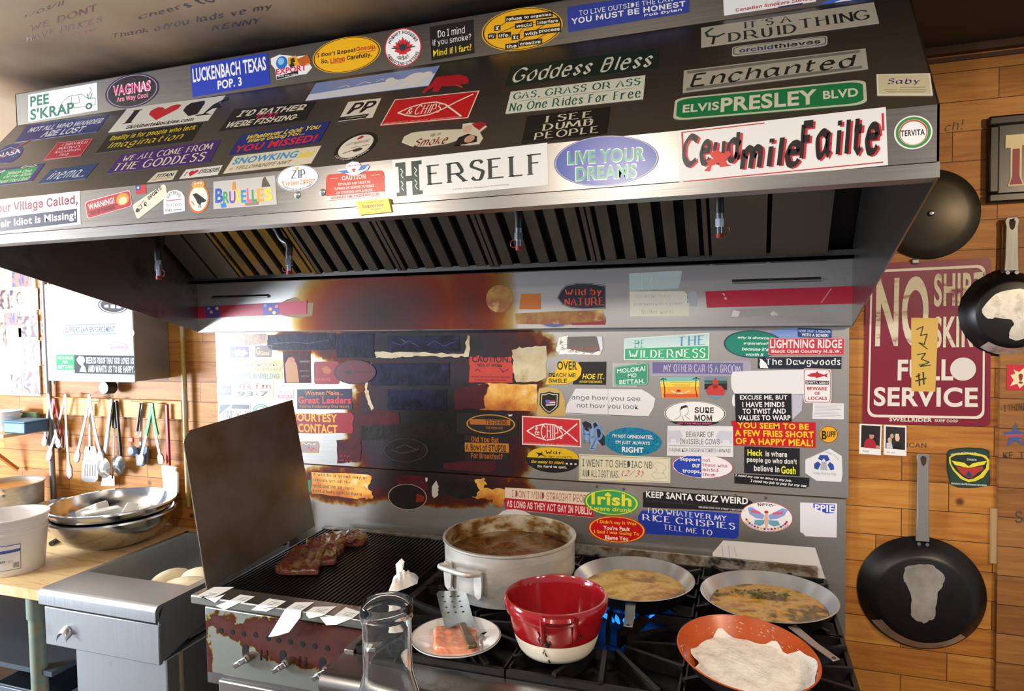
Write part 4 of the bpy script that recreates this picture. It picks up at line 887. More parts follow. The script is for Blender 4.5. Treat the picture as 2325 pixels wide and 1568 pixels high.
# ------------------------------------------------------------------ right wall: sign, pans, lid, picture
def hpan(cx, cz, r, top, lab, patch, patchmat, rimpatch=None, d=.055):
    o = thing('frying_pan', lab, 'pan', (cx, -.004, cz), group='black pans hung upside down on the boards')
    mb = MB().lathe([(0, d), (r*.70, d), (r*.76, d-.004), (r*.9, d*.45), (r, .004), (r+.004, 0), (r, 0), (r*.88, d*.4), (r*.74, d-.008), (0, d-.006)], 64, (0, 0, 0), ax='y'); mb.build('pan_shell', PANK, o)
    L = top-cz
    pts = [(-.020, r*.97), (-.018, r*.97+.25*(L-r)), (-.0165, L-.03), (-.020, L-.012), (-.014, L), (.014, L), (.020, L-.012), (.0165, L-.03), (.018, r*.97+.25*(L-r)), (.020, r*.97)]
    h = MB().prism([(x, -.028, z) for x, z in pts], (0, .008, 0)).build('handle', steel('handle_steel', '#8f8e8c', .5, (60, 60, 4), .0, metal=.6), o, bevel=.002)
    k = MB().prism([(x, -.0286, z) for x, z in ((-.006, L-.035), (0, L-.042), (.006, L-.035), (.009, L-.016), (.004, L-.008), (-.004, L-.008), (-.009, L-.016))], (0, .0005, 0)).build('hang_hole', paint('#3a2a1a', .8), o, smooth=0); k.parent = h
    MB().tube([(-.012, -.022, r*.93), (-.012, -.034, r*.93)], .006, 8).tube([(.012, -.022, r*.93), (.012, -.034, r*.93)], .006, 8).build('rivets', CHROME, o)
    rnd = random.Random(9); P = smoothpts([(x*r, -d-.0006, z*r) for x, z in patch], 4, True)
    P = [Vector((p.x+rnd.gauss(0, .0012), p.y, p.z+rnd.gauss(0, .0012))) for p in P]
    MB().prism(P, (0, .0005, 0)).build('worn_patch', patchmat, o, smooth=0)
    if rimpatch:
        mb = MB(); a0, a1 = rimpatch
        mb.lathe([(r*.80, d*.82+.001), (r*.9, d*.45+.0012), (r*.975, .012)], 24, (0, 0, 0), a0, a1, 'y').build('worn_rim', patchmat, o)
    MB().tube([(0, .0, L-.016), (0, -.04, L-.008)], .0025, 6).build('nail', paint('#3a342e', .5, .6), o)
    return o
WORN = mottled('worn_steel', ('#9a948a', '#b9b4ac', '#cfcac2'), 12, .38, 5, .55)
hpan(1.157, .866, .188, 1.342, 'black frying pan hung upside down below the embroidered patch', [(-.30, .52), (-.12, .60), (.06, .62), (.14, .60), (.30, .44), (.27, .26), (.20, .10), (.18, -.2), (.15, -.33), (.0, -.42), (-.14, -.38), (-.2, -.28), (-.2, -.05), (-.26, .2), (-.32, .3)], WORN, (PI*1.2, PI*1.75))
hpan(1.395, 1.800, .137, 2.102, 'black frying pan hung upside down at the right edge over the sign', [(-.62, .1), (-.35, .45), (.1, .55), (.5, .4), (.55, .1), (.35, -.1), (.45, -.4), (.1, -.62), (-.1, -.5), (.0, -.2), (-.3, -.1), (-.5, -.12)], mottled('bright_worn', ('#b8b2a8', '#d8d4cc', '#8a8478'), 14, .3, 5, .6), (PI*1.3, PI*1.6))
p = ony('H', 565, 215, -.03)
LD = thing('pan_lid', 'dark round pan lid hanging on the wall behind the hood end', 'lid', (p.x, -.006, p.z))
MB().lathe([(0, .022), (.04, .0215), (.105, .013), (.142, .004), (.146, 0), (.141, .002), (0, .018)], 56, ax='y').build('lid_disc', mottled('lid_dark', ('#2c281f', '#3a3326', '#2e241b'), 3, .38, 3, .5), LD)
MB().lathe([(0, .034), (.006, .033), (.009, .027), (.006, .021)], 14, ax='y').build('lid_knob', CHROME, LD)
p = ony('H', 493, 440, -.01); tag(MB().box((p.x-.012, -.014, p.z-.009), (p.x+.012, -.002, p.z+.009)).build('sign_clip', paint('#8d8a86', .35, .8), None, loc=(p.x, -.008, p.z), bevel=.004), 'small steel clip on the top edge of the red sign', 'clip')
q0 = ony('D', 1690, 1290, -.03); q1 = ony('D', 1690, 740, -.03)
fw_ = .34
FR = thing('picture_frame', 'black framed picture cut off by the right edge of the photo', 'picture', (q0.x, -.02, q0.z))
H_ = q1.z-q0.z
for i, (a, b_) in enumerate((((0, 0), (fw_, .03)), ((0, H_-.03), (fw_, H_)), ((0, .03), (.03, H_-.03)), ((fw_-.03, .03), (fw_, H_-.03)))):
    MB().box((a[0], -.012, a[1]), (b_[0], .019, b_[1])).build('frame_rail', paint('#1e1612', .35), FR, bevel=.006)
MB().box((.03, .004, .03), (fw_-.03, .012, H_-.03)).build('backing', paint('#3c3a38', .3), FR, smooth=0)
MB().prism([(x, .002, z) for x, z in ((.055, .05), (.10, .05), (.092, .075), (.092, .175), (.12, .175), (.12, .21), (.048, .21), (.048, .17), (.062, .17), (.062, .075))], (0, .002, 0)).build('letter_outline', paint('#d8c79a', .5), FR, smooth=0)
MB().prism([(x, .0005, z) for x, z in ((.061, .055), (.094, .055), (.086, .08), (.086, .165), (.068, .165), (.068, .08))], (0, .0015, 0)).build('letter_fill', paint('#8a2030', .5), FR, smooth=0)
# ------------------------------------------------------------------ lettering: fonts and pen strokes
import os
def load_font(name):
    try:
        return bpy.data.fonts.load(os.path.join(bpy.utils.system_resource('DATAFILES'), 'fonts', name))
    except Exception:
        return None
INTER = load_font('Inter.woff2')
GLY = {'A':'02 39 62;15 55','B':'12 19;~19 39 49 57 46 16;~16 46 58 54 42 12','C':'~68 49 29 07 04 22 42 63','D':'12 19;~19 39 58 66 65 53 32 12','E':'12 19;19 59;16 46;12 62',
'F':'12 19;19 59;16 46','G':'~68 49 29 07 04 22 42 63;63 65;65 45','H':'12 19;62 69;16 66','I':'22 29','J':'~49 44 33 22 12 03','K':'12 19;69 15;36 62','L':'19 12;12 52',
'M':'02 19;19 43;43 79;79 82','N':'12 19;19 62;62 69','O':'~39 17 14 32 52 74 77 59 39','P':'12 19;~19 49 58 66 55 15','Q':'~39 17 14 32 52 74 77 59 39;53 71','R':'12 19;~19 49 58 66 55 15;45 72',
'S':'~58 49 29 18 17 36 55 54 42 22 13','T':'39 32;09 69','U':'~19 14 22 42 54 59','V':'09 32;32 69','W':'09 22;22 46;46 62;62 89','X':'09 62;69 02','Y':'09 36;36 69;36 32','Z':'09 69;69 02;02 62',
'a':'~56 37 16 14 22 43 55;57 53 62','b':'19 12;~14 27 47 55 54 42 22 13','c':'~56 47 27 15 14 22 42 53','d':'59 52;~56 37 16 14 22 42 54','e':'15 55;~55 47 27 15 14 22 42 53','f':'~58 49 38 32;16 56',
'g':'~56 37 16 14 23 43 55;~57 52 40 20 11','h':'19 12;~15 37 47 56 52','i':'27 22;28 29','j':'~27 21 10;28 29','k':'19 12;57 14;34 52','l':'29 22','m':'17 12;~15 27 37 46 42;~45 57 67 76 72',
'n':'17 12;~15 37 47 56 52','o':'~37 15 14 22 42 54 55 47 37','p':'17 10;~15 37 47 55 54 42 22 13','q':'57 50;~56 37 16 14 22 42 54','r':'17 12;~15 37 57','s':'~46 37 27 16 25 34 43 32 22 13','t':'29 23 32 43;17 47',
'u':'~17 14 22 42 54;57 52','v':'17 32;32 57','w':'07 22;22 35;35 52;52 77','x':'17 52;57 12','y':'17 33;57 20','z':'17 57;57 12;12 52',
'!':'29 25;23 22','.':'22 23',',':'22 11',"'":'29 28','-':'25 45','?':'~17 19 49 57 35 34;32 33','&':'~62 26 28 39 48 14 13 32 53 65','1':'29 22','2':'~18 49 57 12;12 52','0':'~39 17 14 32 52 74 77 59 39','3':'~19 49 57 36 54 32 12','/':'02 59','(':'~39 25 24 31',')':'~19 36 35 11'}
def stroke_text(text, style):
    serif = style == 's'
    mb = MB(); ox = 0
    nib = 0 if serif else math.radians(38); thick, thin = (1.4, .5) if style == 's' else (1.3, .4) if style == 'c' else (1.9, 1.1)
    for ch in text:
        if ch == ' ': ox += 4; continue
        g = GLY.get(ch)
        if not g: ox += 4; continue
        wmax = 0
        for st in g.split(';'):
            sm = st[0] == '~'; pts = [(int(p[0]), int(p[1])) for p in st.strip('~').split()]
            wmax = max(wmax, max(p[0] for p in pts))
            P = [Vector((x+ox, y-2, 0)) for x, y in pts]
            if sm: P = smoothpts(P, 4)
            m = len(P); vs = []
            for i, p in enumerate(P):
                t = P[min(i+1, m-1)]-P[max(i-1, 0)]; a = math.atan2(t.y, t.x)
                w = thin+(thick-thin)*abs(math.sin(a-nib)); w *= .5
                n_ = Vector((-t.y, t.x, 0)).normalized() if t.length else Vector((0, 1, 0))
                vs += [p-n_*w, p+n_*w]
            mb.add(vs, [(2*i, 2*i+2, 2*i+3, 2*i+1) for i in range(m-1)])
            if serif:
                for e, q in ((P[0], P[1]), (P[-1], P[-2])):
                    t = q-e
                    if abs(t.y) > abs(t.x)*.8 and abs(e.y-round(e.y)) < .01 and int(round(e.y)) in (0, 5, 7, -2) and t.length > 1.2:
                        mb.add([(e.x-1.1, e.y-.2, 0), (e.x+1.1, e.y-.2, 0), (e.x+1.1, e.y+.2, 0), (e.x-1.1, e.y+.2, 0)], [(0, 1, 2, 3)])
        ox += wmax+(1.9 if serif else 1.6)
    v = np.array(mb.v, float)
    if not serif: v[:, 0] += v[:, 1]*.22
    return v, mb.f
TXT = {}; PEND = []
def want(text, font):
    if (text, font) in TXT: return
    TXT[(text, font)] = None
    if font in 'sck':
        TXT[(text, font)] = norm(*stroke_text(text, font)); return
    cu = bpy.data.curves.new('t', 'FONT'); cu.body = text; cu.resolution_u = 6 if len(text) < 10 else 2; cu.dimensions = '2D'
    if font in 'bir' and INTER: cu.font = INTER
    cu.offset = {'b': .022, 'i': .022, 'h': .029, 'd': .012}.get(font, 0.0)
    if font in 'bh': cu.space_character = 1.06
    o = bpy.data.objects.new('t', cu); COL.objects.link(o); PEND.append((text, font, o))
def norm(v, f):
    v = np.array(v, float)[:, :2]; lo, hi = v.min(0), v.max(0); d = np.maximum(hi-lo, 1e-6)
    return (v-lo)/d, f
def flush():
    bpy.context.view_layer.update(); dg = bpy.context.evaluated_depsgraph_get()
    for text, font, o in PEND:
        me = bpy.data.meshes.new_from_object(o.evaluated_get(dg))
        v = np.array([x.co[:] for x in me.vertices]); f = [tuple(p.vertices) for p in me.polygons]
        if len(v) == 0: v, f = np.zeros((3, 3)), []
        if font == 'i': v[:, 0] += v[:, 1]*.22
        TXT[(text, font)] = norm(v, f); cu = o.data
        bpy.data.objects.remove(o); bpy.data.curves.remove(cu); bpy.data.meshes.remove(me)
    PEND.clear()

# planes the stickers lie on: a point, the outward normal, and the group phrase
SN = Vector((0, -(ZTC-ZB), (YT-YF))).normalized()
PLN = {'tb': (Vector((0, YT, 0)), Vector((0, -1, 0)), "stickers on the hood's top band"),
       'sl': (Vector((0, YF, ZB)), Vector((0, -(ZTC-ZB), YT-YF)).normalized(), "stickers on the hood's sloped face"),
       'lb': (Vector((0, YF, 0)), Vector((0, -1, 0)), "stickers on the hood's front band"),
       'rp': (Vector((0, YR, 0)), Vector((0, -1, 0)), 'tape and stickers below the filters'),
       'us': (Vector((0, YU, 0)), Vector((0, -1, 0)), 'stickers on the upper splash panel'),
       'ls': (Vector((0, YL, 0)), Vector((0, -1, 0)), 'stickers on the lower splash panel'),
       'bx': (Vector((0, fB, 0)), Vector((0, -1, 0)), 'stickers on the steel wall box'),
       'wl': (Vector((0, -.001, 0)), Vector((0, -1, 0)), 'flat things on the right wall'),
       'w2': (Vector((0, -.021, 0)), Vector((0, -1, 0)), 'flat things on the right wall'),
       'sg': (Vector((0, -.007, 0)), Vector((0, -1, 0)), 'flat things on the right wall'),
       'ce': (Vector((0, 0, CEIL)), Vector((0, 0, -1)), ''), 'wd': (Vector((0, -.0003, 0)), Vector((0, -1, 0)), '')}
STK = []
def s(pl, quad, base, label, els=(), sh='r', nm='bumper_sticker', lay=0, cat='sticker', grp=None, th=.0004, rough=.34):
    STK.append((pl, quad, base, label, els, sh, nm, lay, cat, grp, th, rough))
def T(t, u0, v0, u1, v1, c, f='b'): return ('t', t, u0, v0, u1, v1, c, f)
def LN(lines, c, f='b', u0=6, u1=94, v0=8, v1=92, gap=.28):
    """evenly stacked lines filling the sticker"""
    n = len(lines); h = (v1-v0)/n; out = []
    for i, l in enumerate(lines):
        a, b_ = (u0, u1) if isinstance(l, str) else (l[1], l[2])
        out.append(('t', l if isinstance(l, str) else l[0], a, v0+h*i+h*gap/2, b_, v0+h*(i+1)-h*gap/2, c, f))
    return out
def G(c, *p): return ('g', c, p)
def Eo(c, cu, cv, ru, rv): return ('e', c, cu, cv, ru, rv)
def K(c, inset, w): return ('k', c, inset, w)
def A(t, c, cu, cv, ru, rv, a0, a1, h, f='b'): return ('a', t, c, cu, cv, ru, rv, a0, a1, h, f)
def W_(c, w, *p): return ('w', c, w, p)     # line drawing

def ring_uv(sh, inset, poly=None):
    i = inset/100
    if sh == 'o': return [(.5+(.5-i)*math.sin(2*PI*k/44), .5-(.5-i)*math.cos(2*PI*k/44)) for k in range(44)]
    if sh == 'S':
        r, rv = .035, .026; out = []
        for (cu, cv, a0) in ((1-i-r, i+rv, -PI/2), (1-i-r, 1-i-rv, 0), (i+r, 1-i-rv, PI/2), (i+r, i+rv, PI)):
            out += [(cu+r*math.cos(a0+PI/2*k/5), cv+rv*math.sin(a0+PI/2*k/5)) for k in range(6)]
        return out
    if sh == 'R':
        r = .07; rv = .16; out = []
        for (cu, cv, a0) in ((1-i-r, i+rv, -PI/2), (1-i-r, 1-i-rv, 0), (i+r, 1-i-rv, PI/2), (i+r, i+rv, PI)):
            out += [(cu+r*math.cos(a0+PI/2*k/5), cv+rv*math.sin(a0+PI/2*k/5)) for k in range(6)]
        return out
    if sh == 'p' and poly:
        return [(.5+(u-.5)*(1-2*i), .5+(v-.5)*(1-2*i)) for u, v in poly]
    return [(i, i), (1-i, i), (1-i, 1-i), (i, 1-i)]
NAMED = {}
def colour(c, rough=.34):
    if c in NAMED: return NAMED[c]
    return paint(c, rough)
def build_sticker(pl, quad, base, label, els, sh, nm, lay, cat, grp, th, rough, rank=0):
    if pl == 'bx': rough = .7
    p0, n_, gname = PLN[pl]; q = quad.split(); sheet = q[0]; poly = None
    if q[1] == 'o':
        cx, cy, ux, uy, vx, vy = map(float, q[2:]); sh = 'o'
        C4 = [(cx-ux-vx, cy-uy-vy), (cx+ux-vx, cy+uy-vy), (cx+ux+vx, cy+uy+vy), (cx-ux+vx, cy-uy+vy)]
        P4 = [hit(sheet, x, y, p0, n_) for x, y in C4]
    elif q[1] == 'p':
        xs = list(map(float, q[2:])); sh = 'p'
        PP = [hit(sheet, xs[i], xs[i+1], p0, n_) for i in range(0, len(xs), 2)]
        eu = Vector((1, 0, 0)); ev = eu.cross(n_); ev = ev if ev.z < 0 or abs(ev.z) < 1e-6 else -ev
        a = [(p-PP[0]).dot(eu) for p in PP]; b_ = [(p-PP[0]).dot(ev) for p in PP]
        la, ha, lb_, hb = min(a), max(a), min(b_), max(b_)
        P4 = [PP[0]+eu*x+ev*y for x, y in ((la, lb_), (ha, lb_), (ha, hb), (la, hb))]
        poly = [((x-la)/(ha-la), (y-lb_)/(hb-lb_)) for x, y in zip(a, b_)]
    else:
        xs = list(map(float, q[1:])); P4 = [hit(sheet, xs[i], xs[i+1], p0, n_) for i in (0, 2, 4, 6)]
    c = sum(P4, Vector())/4
    def at(u, v, k):
        p = P4[0]*(1-u)*(1-v)+P4[1]*u*(1-v)+P4[2]*u*v+P4[3]*(1-u)*v
        return p-c+n_*k
    z = .0002+lay*.0012+rank*3e-5
    out = poly or ring_uv(sh, 0)
    root = None
    mb = MB(); vs = [at(u, v, z+th) for u, v in out]+[at(u, v, 0) for u, v in out]; m = len(out)
    mb.add(vs, [tuple(range(m)), tuple(range(m, 2*m))[::-1]]+[(i, m+i, m+(i+1) % m, (i+1) % m) for i in range(m)])
    root = mb.build(nm, colour(base, rough), None, smooth=0); root.location = c
    tag(root, label, cat, grp if grp is not None else gname)
    z += th
    groups = {}
    for i, e in enumerate(els):
        k = e[0]; zz = z+.00004*(i+1)
        if k == 't': key = ('lettering', e[6]); 
        elif k == 'a': key = ('lettering', e[2])
        elif k == 'k': key = ('border', e[1])
        elif k == 'w': key = ('line_drawing', e[1])
        elif k in 'qd': key = ('lettering', e[2])
        else: key = ('emblem', e[1])
        mb = groups.setdefault(key, MB())
        if k == 't':
            v, f = TXT[(e[1], e[7])]; u0, v0, u1, v1 = [x/100 for x in e[2:6]]
            mb.add([at(u0+(u1-u0)*x, v1-(v1-v0)*y, zz) for x, y in v], f)
        elif k == 'a':
            _, t, col, cu, cv, ru, rv, a0, a1, h, fnt = e; v, f = TXT[(t, fnt)]; vs = []
            flip = a0 > a1
            for x, y in v:
                a = math.radians(a0+(a1-a0)*x); r = (1-h*y) if flip else (1-h+h*y)
                vs.append(at(cu/100+ru/100*r*math.sin(a), cv/100-rv/100*r*math.cos(a), zz))
            mb.add(vs, f)
        elif k in 'qd':      # a line running up (d) or down (q) across the sticker
            if k == 'q':
                _, t, col, u0, v0, u1, v1, dr = e; v, f = TXT[(t, 's' if 'rice' in label else 'i')]
                mb.add([at((u0+(u1-u0)*x)/100, (v1-(v1-v0)*y+dr*(x-.5))/100, zz) for x, y in v], f)
            else:
                _, t, col, u0, v0, u1, v1, h = e; v, f = TXT[(t, 'b')]
                mb.add([at((u0+(u1-u0)*x-h*.45*y)/100, (v0+(v1-v0)*x-h*y)/100, zz) for x, y in v], f)
        elif k == 'g':
            p = e[2]; mb.add([at(p[j]/100, p[j+1]/100, zz) for j in range(0, len(p), 2)], [tuple(range(len(p)//2))])
        elif k == 'e':
            mb.add([at(e[2]/100+e[4]/100*math.sin(2*PI*j/28), e[3]/100-e[5]/100*math.cos(2*PI*j/28), zz) for j in range(28)], [tuple(range(28))])
        elif k == 'k':
            o1, o2 = ring_uv(sh, e[2], poly), ring_uv(sh, e[2]+e[3], poly); m = len(o1)
            if sh != 'o':   # equal width on both sides of long stickers
                asp = (P4[1]-P4[0]).length/max(1e-6, (P4[3]-P4[0]).length)
                fx = lambda o, i: [(.5+(u-.5)*((.5-i/100/asp)/(.5-i/100)), v) for u, v in o]
                o1, o2 = fx(o1, e[2]), fx(o2, e[2]+e[3])
            mb.add([at(u, v, zz) for u, v in o1+o2], [(j, (j+1) % m, m+(j+1) % m, m+j) for j in range(m)])
        elif k == 'w':
            p = e[3]; w = e[2]/100; asp = (P4[1]-P4[0]).length/max(1e-6, (P4[3]-P4[0]).length)
            for j in range(0, len(p)-2, 2):
                a = Vector((p[j]/100*asp, p[j+1]/100)); b_ = Vector((p[j+2]/100*asp, p[j+3]/100)); d = (b_-a)
                if d.length < 1e-6: continue
                d.normalize(); nn = Vector((-d.y, d.x))*w/2; a -= d*w*.3; b_ += d*w*.3
                mb.add([at(x.x/asp, x.y, zz) for x in (a-nn, b_-nn, b_+nn, a+nn)], [(0, 1, 2, 3)])
    for (name, col), mb in groups.items():
        if mb.f:
            o = mb.build(name, colour(col, rough), root, smooth=0)
    return root
def rough_poly(pts, amp, seed, k=5):
    """torn outline through the points (same units as given)"""
    r = random.Random(seed); P = [Vector((pts[i], pts[i+1], 0)) for i in range(0, len(pts), 2)]; out = []
    for i, p in enumerate(P):
        q = P[(i+1) % len(P)]
        for j in range(k):
            m = p.lerp(q, j/k); out += ['%.1f' % (m.x+r.gauss(0, amp)), '%.1f' % (m.y+r.gauss(0, amp))]
    return ' '.join(out)
NAMED['*char'] = mottled('charred_vinyl', ('#131010', '#1c1716', '#241c1c'), 18, .5, 6, 0, .25, spec=.22)
NAMED['*navy'] = mottled('burnt_navy_vinyl', ('#1a1a30', '#23223c', '#15141f', '#2c2440'), 10, .36, 6, 0, .12, spec=.22)
NAMED['*maroon'] = mottled('burnt_maroon_vinyl', ('#2c1018', '#4a1c22', '#3a1620'), 9, .4, 6, 0, .12, spec=.22)
NAMED['*amber'] = mottled('scorched_paper', ('#e8dcc0', '#e0a848', '#b8681c', '#5c2418'), 5, .4, 6, 0, .1, (1, 1, 1), .3)
NAMED['*foil'] = mottled('crumpled_foil', ('#b8b0a0', '#e8e4dc', '#8a7a50'), 40, .25, 5, .8, .5)
NAMED['*tan'] = mottled('greasy_tape', ('#b8924c', '#9a7030', '#8a4a28', '#c8a868'), 10, .3, 5, 0, .1)
NAMED['*worn'] = mottled('worn_sign_paint', ('#7c2236', '#a88878', '#c9bda2', '#d2c8b0'), 9, .5, 7, 0, 0, (1, 1, 3), 0, .36, .5)
NAMED['*cream'] = mottled('greasy_residue', ('#8a7048', '#b3a27e', '#c4b694', '#a08452'), 7, .4, 6, 0, .1)
NAMED['*clear'] = paint('#b9b6b0', .3)
NAMED['*holo'] = mottled('holographic_vinyl', ('#0d4f8a', '#1b86b8', '#1aa6a0', '#2a5ad0', '#3ac0a0'), 60, .2, 2, .4)
NAMED['*scratch'] = mottled('scratched_black', ('#15120f', '#1b1714', '#4a453c'), 3, .4, 5, 0, 0, (1, 1, 40), 0, .45, .8)
WH, BK_, CRM, RED, BLU, NAV, YEL, GRN, PUR = '#e9e6e0', '#16130f', '#e2d9c0', '#c21f2c', '#2540a6', '#1c2350', '#eeb911', '#127a4c', '#4a2470'
# ---- top band
s('tb', 'A 180 603 617 525 622 700 182 775', '#ece9e2', 'white PEE S\'KRAP sticker with a drawn scrap car at the left end of top band', [T('PEE',3,8,31,46,'#0f6a50','h'), T("S'KRAP",3,54,67,96,'#0f6a50','h'),
  W_('#4a6a62',2,47,63,52,45,60,32,78,32,86,50,97,55,97,78,92,80), W_('#4a6a62',2,66,76,84,80), W_('#4a6a62',2,54,62,75,62,74,36), W_('#4a6a62',2,63,60,64,36), W_('#4a6a62',2,86,50,92,25,90,12), ('e','#1d5a48',88,80,4.6,12), ('e','#ece9e2',88,80,2.4,6), W_('#2a8a66',3,88,55,86,34), W_('#2a8a66',3,90,55,93,36)])
s('tb', 'A o 841 578 171 -27 0 107', '#151013', 'black oval sticker with pink lettering beside the scrap car sticker', [K('#9a7aa0',3,2), T('VAGINAS',15,26,85,58,'#f6e6ea','h'), T('VAGINAS',16,28,84,56,'#e0407a','b'), T('Are Way Cool',22,62,80,80,'#f08aa8','b')], nm='oval_sticker')
s('tb', 'A 1212 418 1702 335 1718 533 1225 618', '#1c37a8', 'blue LUCKENBACH TEXAS sticker with white capitals on the top band', [T('LUCKENBACH TEXAS',2,10,97,55,WH,'h'), T('POP. 3',34,62,65,90,WH,'h')])
s('tb', 'B p 42 372 95 348 150 352 205 360 262 352 285 400 305 430 270 470 215 478 80 508 70 440 45 410', '#e6e2e0', 'small cut-out sticker of a yellow loader over EXPORT on the top band', [('e','#2a6ab8',27,34,14,26), ('e','#7ac0e8',25,28,8,14), G('#e0a020',42,18,62,14,70,40,96,38,92,62,60,56,42,50), G('#3a2a1a',48,24,58,22,60,40,49,42), G('#b85a20',64,30,90,18,98,52,72,58), ('e','#2a241e',52,52,6,11), T('EXPORT',12,56,86,80,'#d8284e','h'), G('#15131a',14,86,66,76,66,90,14,99), T('(450) 836-0002',17,86,63,92,WH,'b')], nm='decal')
s('tb', 'B o 525 348 217 -33 0 112', '#e9ad10', "yellow oval sticker about gossip with red underlined words on the top band", [K('#1c1810',1.5,1.6), T("I Don't Repeat",7,34,64,48,'#1c1810','b'), T('Gossip,',65,32,94,48,'#b8242c','b'), W_('#b8242c',1.6,65,50,92,50), T('So,',13,53,24,67,'#1c1810','b'), T('Listen',27,53,48,67,'#b8242c','b'), W_('#b8242c',1.6,27,69,48,69), T('Carefully.',51,53,87,69,'#1c1810','b')], nm='oval_sticker')
s('tb', 'B o 883 302 117 -10 2 122', '#efece8', 'round white sticker with a red maple leaf and black aircraft on the top band', [K('#c42a34',0,3), A('HORNET HOOKERS','#1d1a1a',50,50,44,44,-70,70,.2,'b'), A('ARRESTING SYSTEMS','#1d1a1a',50,50,46,46,250,110,.18,'b'), A('AIRCRAFT','#1d1a1a',50,50,32,32,215,145,.26,'b'),
  G('#d2232c',50,22,54,32,60,28,59,40,70,34,68,44,78,44,70,54,73,59,60,64,61,69,51,67,51,76,49,76,49,67,39,69,40,64,27,59,30,54,22,44,32,44,30,34,41,40,40,28,46,32), W_('#34363c',3,20,50,44,52,56,52,82,50), ('e','#34363c',50,50,9,10), W_('#34363c',3,42,50,38,34), W_('#34363c',3,58,50,62,34)], nm='round_sticker')
s('tb', 'B 1052 172 1330 124 1336 338 1064 385', '#171310', 'black square sticker asking Do I mind if you smoke on the top band', [T('Do I mind',18,14,80,36,WH,'r'), T('if you smoke?',5,40,94,62,WH,'r'), T('Mind if I fart?',5,70,94,90,'#e6c51c','d')])
s('tb', 'X o 1186 66 92 -11 0 48', '#e6a90c', 'yellow oval sticker with black word tags joined by lines on the top band', [K('#1c1810',1.5,1.6)]+[x for (w, u, v, hw) in (('I',20,41,4),('refuse',41,23,11),('to organize',70,24,18),('my',13,59,5),('life.',29,60,8),('would',53,42,11),('interfere',82,40,14),('It',43,68,5),('with',62,63,9),('process',84,62,14),('the',38,88,8),('creative',61,85,14)) for x in (G('#1b150c',u-hw,v-7,u+hw,v-7,u+hw,v+6,u-hw,v+6), T(w,u-hw+1.5,v-4,u+hw-1.5,v+4,'#f0e8d0','b'))]+[W_('#2a2010',1,20,41,34,26), W_('#2a2010',1,13,59,60,30), W_('#2a2010',1,43,68,53,46), W_('#2a2010',1,53,42,72,40), W_('#2a2010',1,62,63,80,44), W_('#2a2010',1,38,88,58,66), W_('#2a2010',1,61,85,82,66)], nm='oval_sticker')
s('tb', 'C 470 45 1245 -70 1248 78 478 205', '#23368e', 'blue bumper sticker about living outside the law on the top band', [T('TO LIVE OUTSIDE THE LAW',10,22,88,42,WH,'r'), T('YOU MUST BE HONEST',3,48,97,72,WH,'b'), T('Bob Dylan',64,77,94,91,WH,'b')])
s('tb', 'X 1640 -40 1880 -85 1852 4 1644 36', '#eceae8', 'white sticker ending Smokers Society at the right of the top band', [T('Canadian Smokers Society',13,84,97,96,'#b02434','b'), W_('#8a8890',1.2,56,99,56,86,62,78,64,60), G('#c02030',55,100,58,100,58,103,55,103), G('#1c2a6a',60,98,86,98,86,101,60,101)])
s('tb', 'X 1856 10 1990 -40 1980 -4 1900 6', '#3a62b8', 'torn blue and white sticker scrap at the far right of the top band', [G('#dfe4ec',2,80,60,40,95,60,40,95)], nm='decal')
# ---- sloped face
s('sl', 'A 170 798 697 728 617 837 94 906', '#2b2f72', 'navy NOT ALL WHO WANDER sticker highest at left on the slope', [T('NOT ALL WHO WANDER',8,18,97,48,'#d8d6e0','i'), T('ARE LOST',30,54,82,90,'#d8d6e0','i')])
s('sl', 'A 812 688 1435 607 1325 765 688 842', '#dfdbd0', 'white ski sticker with I, a red heart and a skier on the slope', [T('I',9,14,19,70,'#1c1a1c','s'), G('#c81f28',44,72,31,42,30,26,35,14,41,18,45,28,49,17,55,12,60,18,59,34), G('#15141c',69,14,82,12,84,26,84,68,76,72,66,44,66,26), G('#1a1820',104,6,106,20,99,30,104,50,96,52,92,68,100,76,86,76,82,72,90,70,92,50,94,34,100,20), T('SkiAlbertaRockies.com',17,80,84,95,'#1c1a1c','b')])
s('sl', 'A 690 860 1290 778 1217 897 607 975', '#171511', 'black sticker with yellow words about people who lack imagination', [T('Reality is for people who lack',6,8,96,42,'#d3b81e','b'), T('Imagination',10,48,88,92,'#d3b81e','c')])
s('sl', 'A o 62 975 85 -22 -8 58', '#22377e', 'round blue space agency sticker with a red swoosh at the left edge', [T('NASA',6,38,92,64,'#dfe2ea','h'), W_('#c22832',4,0,70,40,52,80,28,128,4), W_('#dfe2ea',1.6,10,30,50,18,88,50), ('e','#dfe2ea',30,24,1.5,2), ('e','#dfe2ea',66,76,1.5,2)], nm='round_sticker')
s('sl', 'A 365 907 595 880 515 990 275 1018', '#b02238', 'small red I SURVIVED sticker left of the black imagination sticker', [K('#d8a0a4',2,2)]+LN([('I SURVIVED',22,90), ("MOLOKAI'S",18,78), ('KALAUPAPA',18,88), ('TRAIL.',36,66)], '#f0dce0','s'))
s('sl', 'A 770 985 1408 887 1335 1030 678 1103', '#43206c', 'purple sticker with cream capitals naming the goddess on the slope', [T('WE ALL COME FROM',6,10,95,42,'#e3d8c0','s'), T('THE GODDESS',4,50,93,92,'#e3d8c0','s')])
